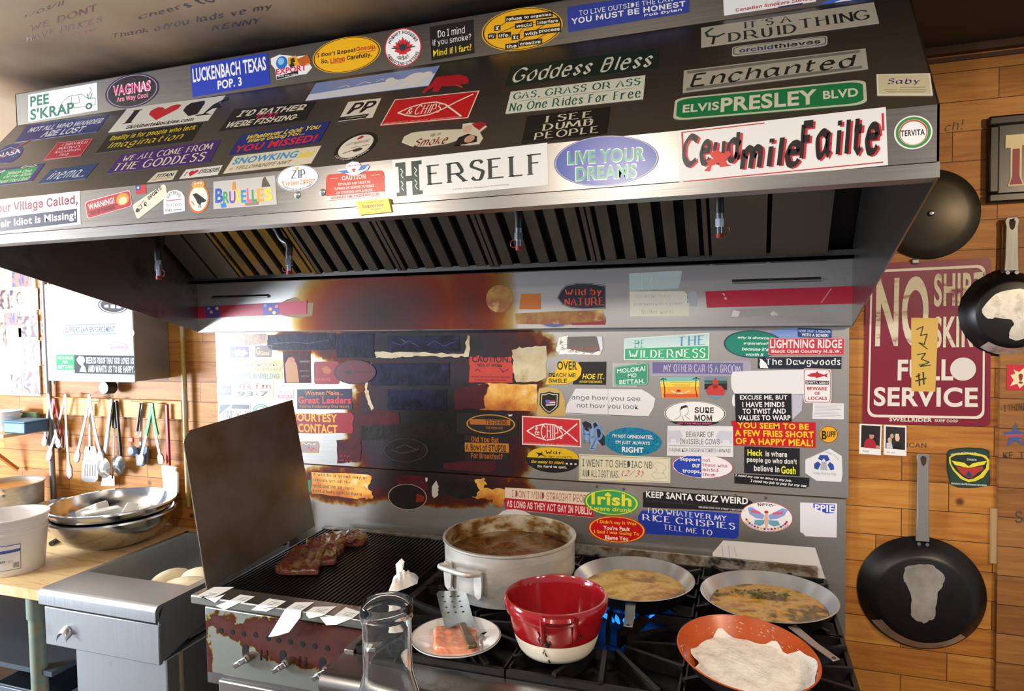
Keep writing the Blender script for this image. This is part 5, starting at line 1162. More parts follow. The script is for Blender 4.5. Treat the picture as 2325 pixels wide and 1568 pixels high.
s('sl', 'A -90 1085 290 1037 205 1152 -180 1200', '#402a80', 'purple and green sticker about which kid you like at the left edge', [G('#2c9c5c',34,14,92,14,92,92,34,92), T('Give',6,6,38,26,'#c8e0d0','i'), T('Which One',46,26,86,44,'#d8ecd8','i'), T('Of My Kids',44,48,90,66,'#d8ecd8','i'), T('Would You Like?',36,70,92,90,'#d8ecd8','i'), W_('#d8dcc0',3,62,8,68,2,76,10,84,2,88,8,82,14,74,6,66,14,62,8)])
s('sl', 'A 330 1075 625 1038 545 1135 240 1168', '#1f3f74', 'blue sticker with white brush script beside the green and purple one', [T('inema',12,18,78,84,'#c8d8e8','c'), T('.com.br',70,74,92,86,'#c8d8e8','i')])
s('sl', 'A 1000 1098 1133 1082 1100 1140 935 1160', '#d8d2bc', 'tiny cream sticker with dark blue italic capitals low on the slope', [T('TITAN',14,22,90,62,'#1b2450','h'), G('#d89a30',16,76,88,70,88,78,16,84)])
s('sl', 'A 1185 1078 1417 1050 1385 1110 1140 1137', '#e2e0da', 'small white sticker with I, a red heart and EXPLOSIVES', [T('I',7,30,11,72,'#1c1a1c','b'), G('#c42630',26,88,16,48,18,26,24,22,28,34,33,20,39,24,40,44), T('EXPLOSIVES',44,24,97,68,'#1c1a1c','i')])
s('sl', 'X 533 248 717 230 693 273 497 298', '#1a1612', 'black sticker wishing to be fishing with white and pink words', [T("I'D RATHER",10,12,92,42,'#e0d8c0','i'), T('YOU',36,38,62,62,'#d02a62','i'), T('WERE FISHING',6,62,90,90,'#e0d8c0','i')])
s('sl', 'X 548 307 751 275 724 323 519 352', '#1d2a70', 'blue sticker with yellow and red words about what you missed', [T('Whatever Look You',10,8,92,32,'#e8c81c','i'), T('Were Going For...',14,32,78,54,'#e8c81c','i'), T('YOU MISSED!',4,58,95,94,'#d82428','h')])
s('sl', 'X 532 355 730 331 707 371 507 394', '#d9d0b8', 'cream sticker with light blue SNOWKING and a yellow crown', [T('SNOWKING',4,14,78,54,'#3f92c4','h'), T('YELLOWKNIFE NWT',12,66,76,88,'#8a7a5c','i'), G('#e0c85a',80,60,80,24,84,38,88,18,91,38,96,22,95,60), G('#c8a0a0',5,72,9,72,9,86,5,86)])
s('sl', 'B 330 530 1118 418 1045 545 262 642', '#7d8fbf', 'blue and white photo sticker of two polar bears on snow on the slope', [G('#d8dce4',0,66,30,58,60,50,100,40,100,100,0,100), ('e','#e4e0d4',85,52,8,30), ('e','#e4e0d4',93,40,4.5,16), ('e','#e4e0d4',78,84,3,12), ('e','#e4e0d4',88,84,3,12), ('e','#e4e0d4',68,60,5,18), ('e','#e4e0d4',65,42,3.5,11), W_('#d4dcf0',3,24,48,30,40,33,52), W_('#d4dcf0',3,38,50,44,34,50,46), W_('#d4dcf0',3,54,44,58,30,60,40)])
s('sl', 'B p 1003 587 1025 565 1062 535 1075 520 1100 490 1180 483 1245 476 1290 490 1302 512 1298 528 1275 531 1245 530 1262 556 1215 541 1165 545 1130 547 1118 570 1110 580 1075 582 1070 575 1082 548 1050 568 1025 588', '#b21822', 'red cut-out sticker of a walking bear above the fish sticker', nm='decal')
s('sl', 'B 535 650 745 625 690 745 470 772', '#dcd6c4', 'white sticker with two bold black letters and a black strip below', [G('#1c1816',0,80,86,80,80,100,-1,100), T('PP',14,10,92,68,'#1a1614','i'), W_('#b8b0a0',3,20,89,78,89)], nm='decal')
s('sl', 'B 830 635 1370 577 1297 752 737 800', '#c4161c', 'red fish outline sticker on the hood slope', [K('#e6d8c0',0,3), W_('#ecdfc8',4.4,14,56,24,40,40,28,54,28,66,40,82,72,91,91), W_('#ecdfc8',4.4,14,56,26,70,40,78,54,74,66,58,78,36,94,12), T('&',24,42,31,66,'#ecdfc8','s'), T('CHIPS',34,34,64,70,'#ecdfc8','s'), T('2002 NORTHERN SUN    800-258-8579    WWW.NORTHERNSUN.COM',4,91,92,96,'#f0c0b0','r')])
s('sl', 'B o 583 932 130 -25 -45 88', '#1a1714', 'black rimmed oval sticker with a little helicopter on the slope', [('e','#e0d8c6',50,50,41,41), G('#b8242c',44,20,52,12,60,18,54,24,46,26), T('LUFTTRANSPORT',22,32,80,42,'#9a9080','b'), W_('#3a342c',2.5,26,70,46,64,64,60), ('e','#3a342c',60,66,12,6), W_('#3a342c',1.5,40,54,84,54), A('LUFTAMBULANSE','#c8c0b0',50,50,49,49,240,120,.13,'b')], nm='oval_sticker')
s('sl', 'B p 875 905 890 870 940 845 1040 832 1260 822 1262 790 1310 782 1380 785 1418 805 1372 842 1392 880 1370 915 1310 922 1248 922 1240 890 1170 912 1050 930 940 930', '#d6ceb4', 'cream cigarette shaped sticker with a red cap at its end', [G('#a3202c',80,6,90,0,99,14,92,40,84,20), G('#2a1c18',70,62,80,50,92,66,94,90,80,96,68,96), ('e','#d8b09a',77,28,5,16), ('e','#c89a84',84,74,6,16), T('Up in',34,30,46,46,'#8a1c28','c'), T('Smoke',18,48,58,84,'#8a1c28','c')], nm='decal')
s('sl', 'C 112 425 1055 308 1040 437 75 548', '#17261c', 'dark green sticker reading Goddess Bless in white script', [T('Goddess Bless',4,14,97,90,'#d8d8c8','c')])
s('sl', 'C 112 585 968 480 953 630 78 723', '#d9dac6', 'pale sticker with green words about rides for free', [T('GAS, GRASS OR ASS',3,8,97,44,'#1c5a4c','s'), W_('#1c5a4c',1.2,8,50,92,50), T('No One Rides For Free',2,56,98,94,'#1c5a4c','s')])
s('sl', 'C 215 740 747 680 722 850 180 912', '*scratch', 'scratched black sticker reading I SEE DUMB PEOPLE', [T('I SEE',24,8,80,34,'#d3cdb6','s'), T('DUMB',22,38,82,64,'#d3cdb6','s'), T('PEOPLE',14,68,90,94,'#d3cdb6','s')])
s('sl', 'X 1592 64 1984 6 1996 53 1592 108', '#b9b2a0', "grey sticker reading IT'S A DRUID THING with a crescent staff", [T("IT'S A",26,4,54,38,'#20241f','s'), T('DRUID',16,48,56,94,'#20241f','s'), T('THING',58,30,96,78,'#20241f','s'), W_('#1f4a3a',7,7,12,3,30,4,50,10,58,14,48), W_('#20241f',7,8,58,7,92)])
s('sl', 'D 62 300 668 228 668 290 62 360', '#b5b0a2', 'narrow rounded grey sticker below the druid sticker', [K('#2a2a3a',8,4), T('orchid',8,28,44,74,'#34386a','b'), T('thieves',45,28,93,74,'#1c1c24','b')], sh='R')
s('sl', 'X 1553 161 1965 111 1971 157 1550 211', '#b3ad9c', 'grey sticker reading Enchanted between knotwork borders', [G('#77726a',2,5,97,5,97,18,2,18), G('#77726a',2,82,97,82,97,95,2,95), T('Enchanted',4,22,95,84,'#1a201a','c')])
s('sl', 'X 1533 224 1965 181 1969 238 1528 275', '#157a44', 'green street sign sticker ending in BLVD on the slope', [K('#cfc8b0',0,7), T('ELVIS',5,34,25,70,'#dcd6c0','h'), T('PRESLEY',26,20,76,82,'#dcd6c0','h'), T('BLVD',79,32,96,66,'#dcd6c0','h')], sh='R')
s('sl', 'D 980 475 1320 470 1338 608 985 608', '#d9cda6', 'cream card sticker with a blue flourish at the right end of slope', [K('#efe9d8',0,4), T('Saby',20,22,80,54,'#27347c','c'), W_('#7a7468',2,44,64,88,64), W_('#7a7468',2,14,76,36,76), W_('#7a7468',2,42,76,90,76), W_('#7a7468',2,16,84,88,84)], nm='decal')
# ---- front band
s('lb', 'A -150 1290 508 1213 515 1425 -150 1505', '#ebe8e4', 'white and navy sticker about a village idiot cut by the left edge', [G('#1b2450',0,52,97,52,97,93,0,93), T('Your Village Called,',15,10,98,44,'#8c2448','b'), T('Their Idiot is Missing!',14,58,96,88,WH,'h')])
s('lb', 'A 540 1283 828 1205 842 1310 557 1393', '#c22836', 'red WARNING sticker with an orange badge tilted on the front band', [K('#e8d0d0',0,4), T('WARNING!',6,18,64,52,'#f4ecec','h'), G('#2a1c22',4,62,72,62,72,66,4,66), T('OUT OF CONTROL',8,68,64,86,'#2a1418','h'), ('e','#e89a30',82,44,14,36), ('e','#f4d8b0',82,52,9,22)], sh='R')
s('lb', 'A 863 1180 928 1172 930 1228 865 1235', '#cf2230', 'tiny red flag sticker with a blue corner on the front band', [G('#2440a0',0,0,50,0,50,54,0,54), ('e','#f0f0f4',25,27,12,14)], nm='decal')
s('lb', 'A p 845 1302 1040 1170 1055 1180 1064 1240 1055 1255 882 1390 870 1385 843 1312', '#e3dac4', 'cream SPORTS sticker tilted upward on the front band', [G('#2a2422',8,76,14,66,20,72,14,80), T('M',10,68,20,80,'#2a2422','b'), T('R',34,50,42,62,'#2a2422','b'), W_('#b04030',1.6,16,62,24,56,34,44), W_('#2a2422',2,24,56,28,66,20,74)]+[('d','SPORTS','#2a2422',48,46,86,14,10)], nm='decal')
s('lb', 'A p 1040 1275 1055 1240 1075 1215 1120 1206 1155 1218 1175 1250 1177 1340 1042 1362', '#dfe0e0', 'white arched tattoo sticker next to the raven crest', [A('PATIENS','#8a9098',50,52,40,48,-60,60,.3,'b'), T('TATTOOS',14,56,86,70,'#8a9098','s'), W_('#c86a70',4,16,44,84,42), T('FORT',8,80,40,90,'#8a9098','b'), W_('#8a9098',4,48,85,84,85)], nm='decal')
s('lb', 'A o 1263 1262 67 -5 0 92', '#e9e1d2', 'round raven crest sticker in an orange ring under a naval crown', [K('#c8662a',0,7), G('#1b181a',22,34,40,30,62,42,88,58,80,64,66,64,58,72,46,66,36,50), W_('#1b181a',3,54,70,52,82), W_('#1b181a',3,60,70,62,82), W_('#c8662a',4,18,58,30,70), G('#d8a030',22,2,78,2,78,12,22,12)], nm='round_sticker')
s('lb', 'A p 1218 1180 1222 1158 1240 1150 1260 1156 1282 1146 1300 1156 1304 1178 1290 1184 1232 1190', '#d88a4a', 'little orange crown sticker on top of the raven crest', [('e','#f0e4d4',30,50,8,16), ('e','#f0e4d4',52,44,8,16), ('e','#f0e4d4',72,46,8,16)], nm='decal')
s('lb', 'A 1358 1155 1750 1115 1762 1300 1358 1330', '*clear', 'clear sticker with BRUXELLES in many coloured letters', [T(ch,u,v0,u+w,v1,c,'h') for ch, u, w, v0, v1, c in (('B',3,13,26,78,'#2b56a8'),('R',16,10,40,82,'#2f9a58'),('U',26,10,40,84,'#7a3aa0'),('X',35,10,36,84,'#e8d024'),('E',45,8,40,84,'#2a8ab0'),('L',54,8,36,84,'#e05a8a'),('L',62,8,42,84,'#2f9a58'),('E',70,10,40,86,'#e8a02a'),('S',82,12,42,84,'#e8d024'))]+[G('#c8883a',32,8,36,8,37,36,31,36), G('#5a4a3a',80,10,84,0,86,10,92,36,78,36), G('#3a7ac0',12,82,20,80,21,96,13,98), G('#8a7a6a',50,86,72,84,72,96,52,96)], nm='decal')
s('lb', 'B o 215 1132 135 -12 0 82', '#e8e6ea', 'white oval sticker with a thin black rim and orange quote', [K('#2a2a34',1,1.5), T('ZIP',34,18,68,50,'#2c3050','s'), T("\"I've been ZIPPED\"",12,58,90,76,'#e08a4a','b'), A("SAFETY PUTS ME MY MIND",'#3a3a44',50,50,44,46,230,130,.12,'b'), G('#d8a83a',44,8,54,8,49,20)], nm='oval_sticker')
s('lb', 'B 395 1110 762 1080 768 1245 390 1278', '#c8381f', 'red CAUTION exhaust fan notice riveted on the front band', [G('#d6cfcb',0,82,100,82,100,99,0,99), W_('#f0e0d8',1.6,7,17,21,16), W_('#f0e0d8',1.6,79,17,93,16), T('CAUTION',28,10,69,27,'#f2e4dc','b'), T('EXHAUST FAN MUST BE',22,36,77,46,'#f2e4dc','b'), T('TURNED ON BEFORE TURNING',15,52,84,62,'#f2e4dc','b'), T('ON COOKING APPLIANCES',19,68,80,78,'#f2e4dc','b'), T('AUTOMATIC FIRE SYSTEM INSTALLED',9,86,91,95,'#c03a28','b')], sh='R', nm='caution_notice')
s('lb', 'B p 465 1078 520 1075 525 1045 560 1027 600 1030 622 1055 672 1052 660 1080 625 1095 600 1112 560 1118 520 1105 480 1098', '#cfd6e2', 'winged white and blue badge sticker above the CAUTION notice', [G('#4a78b4',2,58,30,56,38,78,22,80), G('#4a78b4',98,30,74,36,66,68,84,64), ('e','#f2efec',51,36,22,30), ('e','#f2efec',52,66,10,22), T('AIR CANADA',32,24,74,34,'#c02434','b'), G('#c8202c',49,54,52,48,55,54,60,56,55,66,55,74,50,74,50,66,45,60)], nm='decal', lay=1)
s('lb', 'X 891 364 1243 324 1245 420 895 452', '#e6e3dc', 'long white HERSELF sticker with a knotwork initial', [G('#233b30',2,8,20,8,20,18,18,18,18,84,20,84,20,94,13,94,13,58,9,58,9,94,2,94,2,84,4,84,4,18,2,18), W_('#dfe6dc',2.2,5.5,24,7,32,5.5,40,7,48), W_('#dfe6dc',2.2,5.5,56,7,64,5.5,72,7,80), W_('#dfe6dc',2.2,15,24,16.5,32,15,40,16.5,48), W_('#dfe6dc',2.2,15,56,16.5,64,15,72,16.5,80), G('#e6e3dc',9,8,13,8,13,44,9,44), T('ERSELF',23,22,96,74,'#26302b','s'), T('1995 Celtic Pegasus Publishing',40,88,76,92,'#8a8a84','r')])
s('lb', 'C o 720 1022 333 -20 0 160', '#2a48a8', 'big blue metallic oval sticker with green capitals in the middle of band', [K('#c8b890',1,.8), T('LIVE YOUR',13,26,88,55,'#d8d8e4','h'), T('LIVE YOUR',14,28,87,53,'#1f9a74','h'), T('DREAMS',21,58,80,88,'#d8d8e4','h'), T('DREAMS',22,60,79,86,'#1f9a74','h')], nm='oval_sticker', rough=.27)
s('lb', 'X 1538 297 2011 243 2016 375 1543 421', '#e9e6e2', 'large white Gaelic welcome sticker with black brush script', [G('#c42432',2,3,44,3,44,5,2,5), G('#c42432',2,3,3,3,3,40,2,40), G('#c42432',2,93,98,93,98,95,2,95), G('#c42432',98,10,99,10,99,40,98,40), T('Ceud',3,10.5,33.4,71,'#c42432','k'), T('Ceud',2,8,32,69,'#181313','k'), T('mile',32,36,62.5,90,'#c42432','k'), T('mile',31,33,61.5,88,'#181313','k'), T('Failte',61,11,98,83,'#c42432','k'), T('Failte',60,8,97,81,'#181313','k'), G('#d63a2c',16,48,20,42,23,50,26,46,27,54,24,62,25,70,27,74,21,74,21,66,17,70,16,80,13,78,16,68,14,60,18,58)])
s('lb', 'D o 1214 842 122 -8 2 107', '#ebe8e6', 'round white sticker ringed in green and red at the right end of band', [K('#3f8a44',4,8), K('#c8442a',13,4), ('e','#f1efec',50,52,34,34), T('TERVITA',17,42,80,60,'#23241f','h')], nm='round_sticker')
s('lb', 'B 597 1283 803 1263 823 1350 622 1370', '#ead22a', 'small yellow sticker with a red word folded over the drip lip', [T("I'm a Superior lover!",8,10,86,24,'#8a6a28','i'), T('Superior',14,30,84,60,'#cf2a28','h'), T('Propane',42,64,70,78,'#2a5a9a','b'), T('1-87SUPERIOR  superiorpropane.com',10,86,92,95,'#5a5220','r')], nm='decal', lay=8, th=.001)
# ---- rear panel below the filters
s('rp', 'X 416 698 697 683 697 712 418 724', '#b8193c', 'red tape strip with two purple patterned wraps at the left', [G('#4a3590',19,0,31,0,31,100,19,100), G('#4a3590',66,0,79,0,79,100,66,100)]+[('e',c_,u,v,1.4,14) for c_, u, v in (('#e0b070',24,50),('#7aa0d8',22,20),('#e0d080',29,22),('#e0b070',72,50),('#7aa0d8',68,20),('#d87a8a',77,30),('#e0d080',75,80))], nm='tape_strip', cat='tape', lay=1, th=.0006)
s('rp', 'G 1355 490 2268 457 2258 565 1365 590', '#b31432', 'long plain red tape strip at the right below the filters', [G('#e8b0b8',12,16,13,14,14,30,13,30), G('#e8b0b8',13,40,14.5,40,15,54,13.5,54), G('#d87888',85,10,86,10,80,92,79,92)], nm='tape_strip', cat='tape', lay=1, th=.0006)
s('rp', 'G p 445 530 470 480 500 452 570 438 660 440 745 455 745 595 600 600 530 592 480 572', '#1c1a22', 'black Wild by NATURE sticker with red letters on the rear panel', [K('#a8a4b0',2,1.5), T('Wild by',16,24,92,52,'#e04a36','s'), T('NATURE',15,56,96,86,'#e04a36','s')], nm='decal')
s('rp', 'G o 93 535 83 -2 0 84', '*tan', 'round amber stained tape patch around a screw below the filters', [], nm='tape_patch', cat='tape')
s('rp', 'G 225 505 345 503 347 600 213 600', '#b8641c', 'small square of burnt orange tape beside the round patch', [], nm='tape_patch', cat='tape')
s('rp', 'G o 430 680 90 0 0 32', '#3a5a9a', 'dark blue oval sticker edge peeking out under the brown strip', [K('#e0b050',2,4)], nm='oval_sticker')
s('rp', 'G p '+rough_poly((193,622,720,602,745,650,745,693,195,690), 2.5, 3), '*tan', 'long torn strip of brown greasy tape below the black sticker', [G('#8c1c30',62,88,98,74,99,100,64,100)], nm='tape_strip', cat='tape', lay=1)
s('rp', 'G p 888 380 1190 363 1213 366 1205 420 1188 472 890 488', '#a9b8b0', 'pale green foil tape piece high on the rear panel', [W_('#c8d4cc',2,24,8,24,90), W_('#c8d4cc',2,44,20,40,60,46,88)], nm='tape_patch', cat='tape')
s('rp', 'G p 890 490 1225 488 1257 520 1257 640 895 643', '#d8d2bc', 'faded cream paper patch with ghost lettering on the rear panel', [T('There are two theories',8,12,70,28,'#c8bea4','s'), T('of arguing with a woman',6,44,88,60,'#c8bea4','s'), T('Neither works',20,74,74,90,'#c8bea4','s')], nm='decal')
s('rp', 'G p 1245 520 1262 490 1300 490 1308 520 1303 583 1262 580', '#a8a8ac', 'small silver tape tab next to the faded cream paper', [G('#2a3a8a',0,20,8,30,4,60,12,70,2,80)], nm='tape_patch', cat='tape')
s('rp', 'G p 1515 600 2065 580 2067 640 1800 645 1780 638 1515 652', '#9c9890', 'wrinkled silver tape under the long red strip', [G('#d8d4cc',2,20,10,40,8,90,0,90), G('#c8c4bc',44,60,48,40,54,80,46,86)], nm='tape_strip', cat='tape')
s('rp', 'F p 628 728 680 700 740 686 775 702 784 728 890 730 878 832 780 852 690 842 636 832', '#8a6a3c', 'brown stained tape remnant around the end of the red strip', [], nm='tape_patch', cat='tape')
# ---- upper splash panel
s('us', 'I p '+rough_poly((370,62,700,60,700,138,560,150,400,152), 2, 5), '*tan', 'greasy tan strip at the top left of the splash panel', [], nm='tape_strip', cat='tape')
s('us', 'I 415 158 565 157 562 243 415 245', '#33206e', 'small purple sticker with a white burst at the top left', [G('#f2f2f8',26,30,40,34,50,20,60,34,80,26,84,50,98,60,80,74,70,96,50,84,34,92,28,66,10,50,26,46)], nm='decal')
s('us', 'I 612 150 740 148 738 240 612 240', '#5c2f2a', 'small brown sticker with fat yellow letters at the top left', [K('#2a2030',0,5), T('G',6,14,30,80,'#e0a83a','h'), T('Good',34,46,86,84,'#e0a83a','h')], nm='decal')
s('us', 'I p '+rough_poly((705,65,1235,55,1232,178,735,186,705,150), 2, 8), '*navy', 'long scorched navy strip along the top of the splash panel', [W_('#4a4a80',2,10,60,40,50,60,60,90,40)], nm='burnt_sticker')
s('us', 'I 402 262 825 258 823 417 400 412', '#d3ad6c', 'tan sticker comparing women to brooks on the splash panel', [T('Women Are Like Brooks:',6,10,92,32,'#4a5a5c','r'), T('Shimmering, Beautiful And',2,38,97,60,'#4a5a5c','r'), T('ALWAYS BABBLING',3,68,97,94,'#2f6478','b')])
s('us', 'I 825 195 1040 190 1045 440 838 442', '*maroon', 'brown scorched sticker with an ochre figure at the left of the panel', [G('#a86a1c',6,40,20,20,36,18,50,44,56,98,8,98), ('e','#a8562a',32,28,11,9), G('#5a3018',60,30,96,30,96,36,60,36), W_('#3a1c1c',4,60,62,94,62), W_('#3a1c1c',4,64,78,94,78)], nm='decal')
s('us', 'I 1065 275 1262 272 1265 448 1068 448', '#8a1526', 'dark red sticker with a faint palm and a place name', [G('#a85a2a',30,30,52,20,70,40,60,56,40,52), T('HAWAII',6,72,64,86,'#b05a3a','b')], sh='R', nm='decal')
s('us', 'I 438 425 755 423 755 558 440 558', '#e6d49c', 'cream radio station sticker reading JRfm 93.7', [K('#4a4a34',1,2), T('JRfm',6,14,94,48,'#c2323c','s'), T('93·7',11,60,88,90,'#20402c','h')])
s('us', 'I 315 458 428 457 428 535 317 535', '#342a86', 'tiny violet sticker with pink letters at the left edge of panel', [T('Vegas',8,24,92,86,'#e48ab8','c')], nm='decal')
s('us', 'I 783 487 908 485 908 565 783 568', '#d8d4d0', 'small pale sticker with pink and grey letters left of great leaders', [T('KISS',14,12,90,48,'#8a9a90','s'), T('ROCKS',6,56,94,90,'#d84a6c','h')], nm='decal')
s('us', 'I 935 488 1360 485 1362 645 937 643', '#20223a', 'navy sticker about women and great leaders with red words', [T('Women Make...',15,8,84,30,'#d87a3a','d'), T('Great Leaders',2,36,98,72,'#d82c34','h'), T("You're Following One Now!",4,78,94,96,'#b8602a','b')])
s('us', 'I 330 585 578 590 578 735 320 735', '#e9e9ea', 'black and white ONE WAY arrow sign sticker partly behind the guard', [K('#4a5a6a',1,3), G('#1f2326',4,14,42,12,4,66), G('#1f2326',42,12,96,12,96,36,40,34), T('ONE WAY',16,46,94,88,'#1f2a3a','s')], sh='R')
s('us', 'I o 655 655 62 0 0 55', '#2a7a58', 'round green sticker mostly hidden behind the grill side guard', [K('#dfe8e2',10,5), ('e','#e6ece8',50,50,26,26), ('e','#2a7a58',50,50,12,12)], nm='round_sticker')
s('us', 'I p '+rough_poly((800,678,1360,672,1378,700,1363,750,1372,800,1363,828,850,828), 2, 12), '#8a101c', 'deep red sticker with yellow courtesy words fading into soot', [T('COURTESY',16,8,78,44,'#e0a428','h'), T('CONTACT',26,54,78,92,'#e0a428','h')])
s('us', 'I p 960 893 1095 890 1108 920 1100 982 968 978', '#9a8a8a', 'small worn sticker with orange and white letters beside the guard', [K('#b8862c',1,5), W_('#d8d0c8',7,8,28,20,16,32,34,46,18,62,32,80,22), W_('#c85a4a',7,34,70,46,54,58,78,70,58,86,74)], nm='decal')
s('us', 'J p '+rough_poly((15,60,305,55,303,245,18,240), 2, 21), '*navy', 'square scorched navy sticker third along the top row', [], nm='burnt_sticker')
s('us', 'J p '+rough_poly((410,75,965,75,970,195,410,195), 2.5, 22), '*navy', 'long blistered dark navy sticker in the middle of the top row', [W_('#3a3a6a',4,8,40,20,60,30,30,44,66), W_('#6a5a3a',4,20,20,26,40), W_('#3a3a6a',4,56,60,66,30,78,64,92,40)], nm='burnt_sticker')
s('us', 'J p '+rough_poly((1372,180,1500,160,1636,150,1636,400,1560,430,1400,430,1380,330), 4, 71), '*cream', 'blank cream residue patch right of the scorched CAUTION sticker', [], nm='residue_patch')
s('us', 'J p '+rough_poly((310,195,420,205,560,200,780,205,1000,215,1030,70,1045,75,1035,232,900,240,700,228,520,238,440,250,320,245), 4, 72), '*cream', 'ragged tan strip of bared vinyl under the dark navy stickers', [], nm='residue_patch')
s('us', 'J p '+rough_poly((280,285,300,290,250,470,275,560,300,640,280,650,245,560,230,470), 3, 73), '*cream', 'pale ragged crack between the scorched stickers at left', [], nm='residue_patch')
s('us', 'J o 160 355 163 0 0 95', '#5a1f28', 'dark red oval sticker with a soot stained rim on the left', [K('#231a2c',0,4), G('#2c1c2c',26,50,40,40,44,56,34,60), W_('#3a1c24',6,50,50,90,50)], nm='oval_sticker', lay=1)
s('us', 'J p '+rough_poly((280,290,600,285,890,285,890,460,500,460,280,460), 2.5, 23), '*navy', 'big scorched dark sticker near the middle of the burnt patch', [], nm='burnt_sticker')
s('us', 'J p '+rough_poly((410,492,870,490,870,648,410,650), 2, 24), '*navy', 'scorched dark sticker just below the big one in the burnt patch', [], nm='burnt_sticker')
s('us', 'J p '+rough_poly((180,730,230,680,330,645,500,670,505,770,300,760,190,768), 2, 25), '*maroon', 'charred maroon sticker scrap left in the burnt patch', [], nm='burnt_sticker')
s('us', 'J p '+rough_poly((1045,235,1120,230,1150,245,1365,235,1378,340,1378,435,1040,440), 2.5, 26), '#b0382a', 'scorched red CAUTION men at work sticker with blackened letters', [T('CAUTION.',8,2,94,26,'#34161a','h'), T('MEN AT WORK',20,30,76,42,'#34161a','b'), W_('#4a1a22',3,14,56,22,50,26,60), W_('#4a1a22',3,70,46,78,60,90,50), T('Women work all of the time-men have',6,74,94,81,'#5a2420','b'), T('to put up signs when they work',14,86,84,93,'#5a2420','b')], nm='burnt_sticker')
s('us', 'J p '+rough_poly((1110,455,1190,440,1360,448,1565,450,1565,660,1300,652,1120,645), 2, 27), '*amber', 'blank amber scorched sticker right of the burnt patch', [], nm='burnt_sticker')
s('us', 'J p '+rough_poly((925,480,1180,440,1190,480,1150,560,1160,640,930,640), 5, 28), '*maroon', 'blistered purple brown vinyl scrap next to the amber sticker', [], nm='burnt_sticker', lay=1)
s('us', 'J 945 670 1418 680 1418 845 945 832', '#191413', 'black fishing sticker with a gold oval rim at the edge of soot', [('e','#b8862c',56,50,40,46), ('e','#17181a',56,50,37.5,41), G('#b0661a',22,28,88,28,88,54,22,54), T('TO FISHING.',48,30,84,52,'#241614','b'), T('THE FISH ARE',48,62,76,74,'#a8661c','b'), G('#e0dcd4',84,4,92,2,90,10,86,12)])
s('us', 'J 1005 838 1345 850 1352 1045 1010 1030', '#1b1211', 'black and orange sticker about a bowl for breakfast', [G('#b8781c',0,32,100,30,100,66,0,68), T('Did You Eat',16,6,78,28,'#b8661a','b'), T('A Bowl of STUPID',2,36,94,64,'#241412','b'), T('For Breakfast?',14,72,86,94,'#a85a18','b')])
s('us', 'J p '+rough_poly((840,1060,1000,1040,1245,1045,1250,1090,1240,1120,1190,1130,850,1110), 2, 30), '*maroon', 'charred maroon strip along the bottom of the upper panel', [], nm='burnt_sticker')
s('us', 'J o 550 960 178 0 0 95', '*char', 'charred black oval sticker in the darkest soot', [K('#3c3a3a',2,2), W_('#3c3a3a',4,20,48,40,62,60,56,78,44), W_('#3c3a3a',4,30,40,50,28,66,40,74,50)], nm='burnt_sticker')
s('us', 'J p '+rough_poly((200,770,500,760,860,740,900,800,860,860,200,880), 4, 32), '*char', 'charred black sticker above the black oval in the soot', [], nm='burnt_sticker')
s('us', 'J p '+rough_poly((180,870,210,880,200,1050,20,1060,15,880), 3, 33), '*maroon', 'charred sticker with dim red letters left of the black oval', [W_('#7a1818',5,14,72,26,66,38,74,50,68), W_('#7a1818',5,12,88,30,84,46,92,60,86), ('e','#b8761c',30,6,6,3)], nm='burnt_sticker')
s('us', 'K p 345 80 410 70 415 160 640 180 640 205 440 200 340 200 320 170', '*foil', 'crumpled silver foil curling at the left of the grey sticker', [], nm='foil_scrap', cat='foil')
s('us', 'K p 405 75 605 72 625 120 638 175 560 190 400 160', '#6c6660', 'grey heat-bubbled sticker with orange word in the top row', [T('playground',12,62,96,88,'#a85a3a','c')], nm='decal', lay=1)
s('us', 'K p 612 72 650 75 655 160 640 190 630 140', '#dcdce0', 'torn white tape curl right of the grey sticker', [], nm='tape_patch', cat='tape', lay=1)
s('us', 'X 1418 768 1611 755 1610 817 1417 817', '#3fa574', 'green and pale blue WILDERNESS sticker in the glare', [G('#c4dcd8',1,2,99,2,99,48,1,48), K('#dcece4',0,4), T('BE',12,10,26,46,'#8ac4b0','s'), T('THE',64,8,95,44,'#5a9ac0','s'), T('WILDERNESS',5,56,96,92,'#d8efe2','s')])
s('us', 'K 480 255 680 253 677 418 440 415', '#1c1a17', 'black sticker ending HOE IT with yellow capitals', [T('HOE IT.',26,52,94,76,'#e8c820','h'), T('ADVENTURE BASES',18,82,88,92,'#e8c820','b')])
s('us', 'K p 345 252 385 235 430 242 480 262 505 300 500 345 470 380 400 412 245 415 262 372 320 330 328 300', '#e0b41a', 'torn yellow oval sticker overlapping the black one', [T('OVER',34,8,88,42,'#37310f','h'), T('ORACH ME',10,54,84,70,'#37310f','b'), T('SMILE',10,76,60,92,'#37310f','b')], nm='decal', lay=1)
s('us', 'K p 725 262 900 262 900 435 722 432', '#b4b0ac', 'clear yellowed tape under the green sign sticker', [], nm='tape_patch', cat='tape')
s('us', 'K 738 288 978 258 976 420 740 425', '#3d9274', 'green MOLOKAI sign sticker on the splash panel', [K('#a8d0bc',2,2), T('MOLOKAI',8,14,92,36,'#cfe6da','h'), T('MO',40,42,66,62,'#cfe6da','h'), T('BETTAH.',14,70,90,92,'#cfe6da','h')], sh='R', lay=1)
s('us', 'X p '+rough_poly((1476,822,1600,820,1704,818,1706,835,1704,852,1590,853,1476,854), .5, 40), '#a09cac', 'faded lilac sticker about another car under clear tape', [G('#6a6494',3,14,92,14,92,80,3,80), T('MY OTHER CAR IS A BROOM',14,24,90,72,'#c8c4d6','s')])
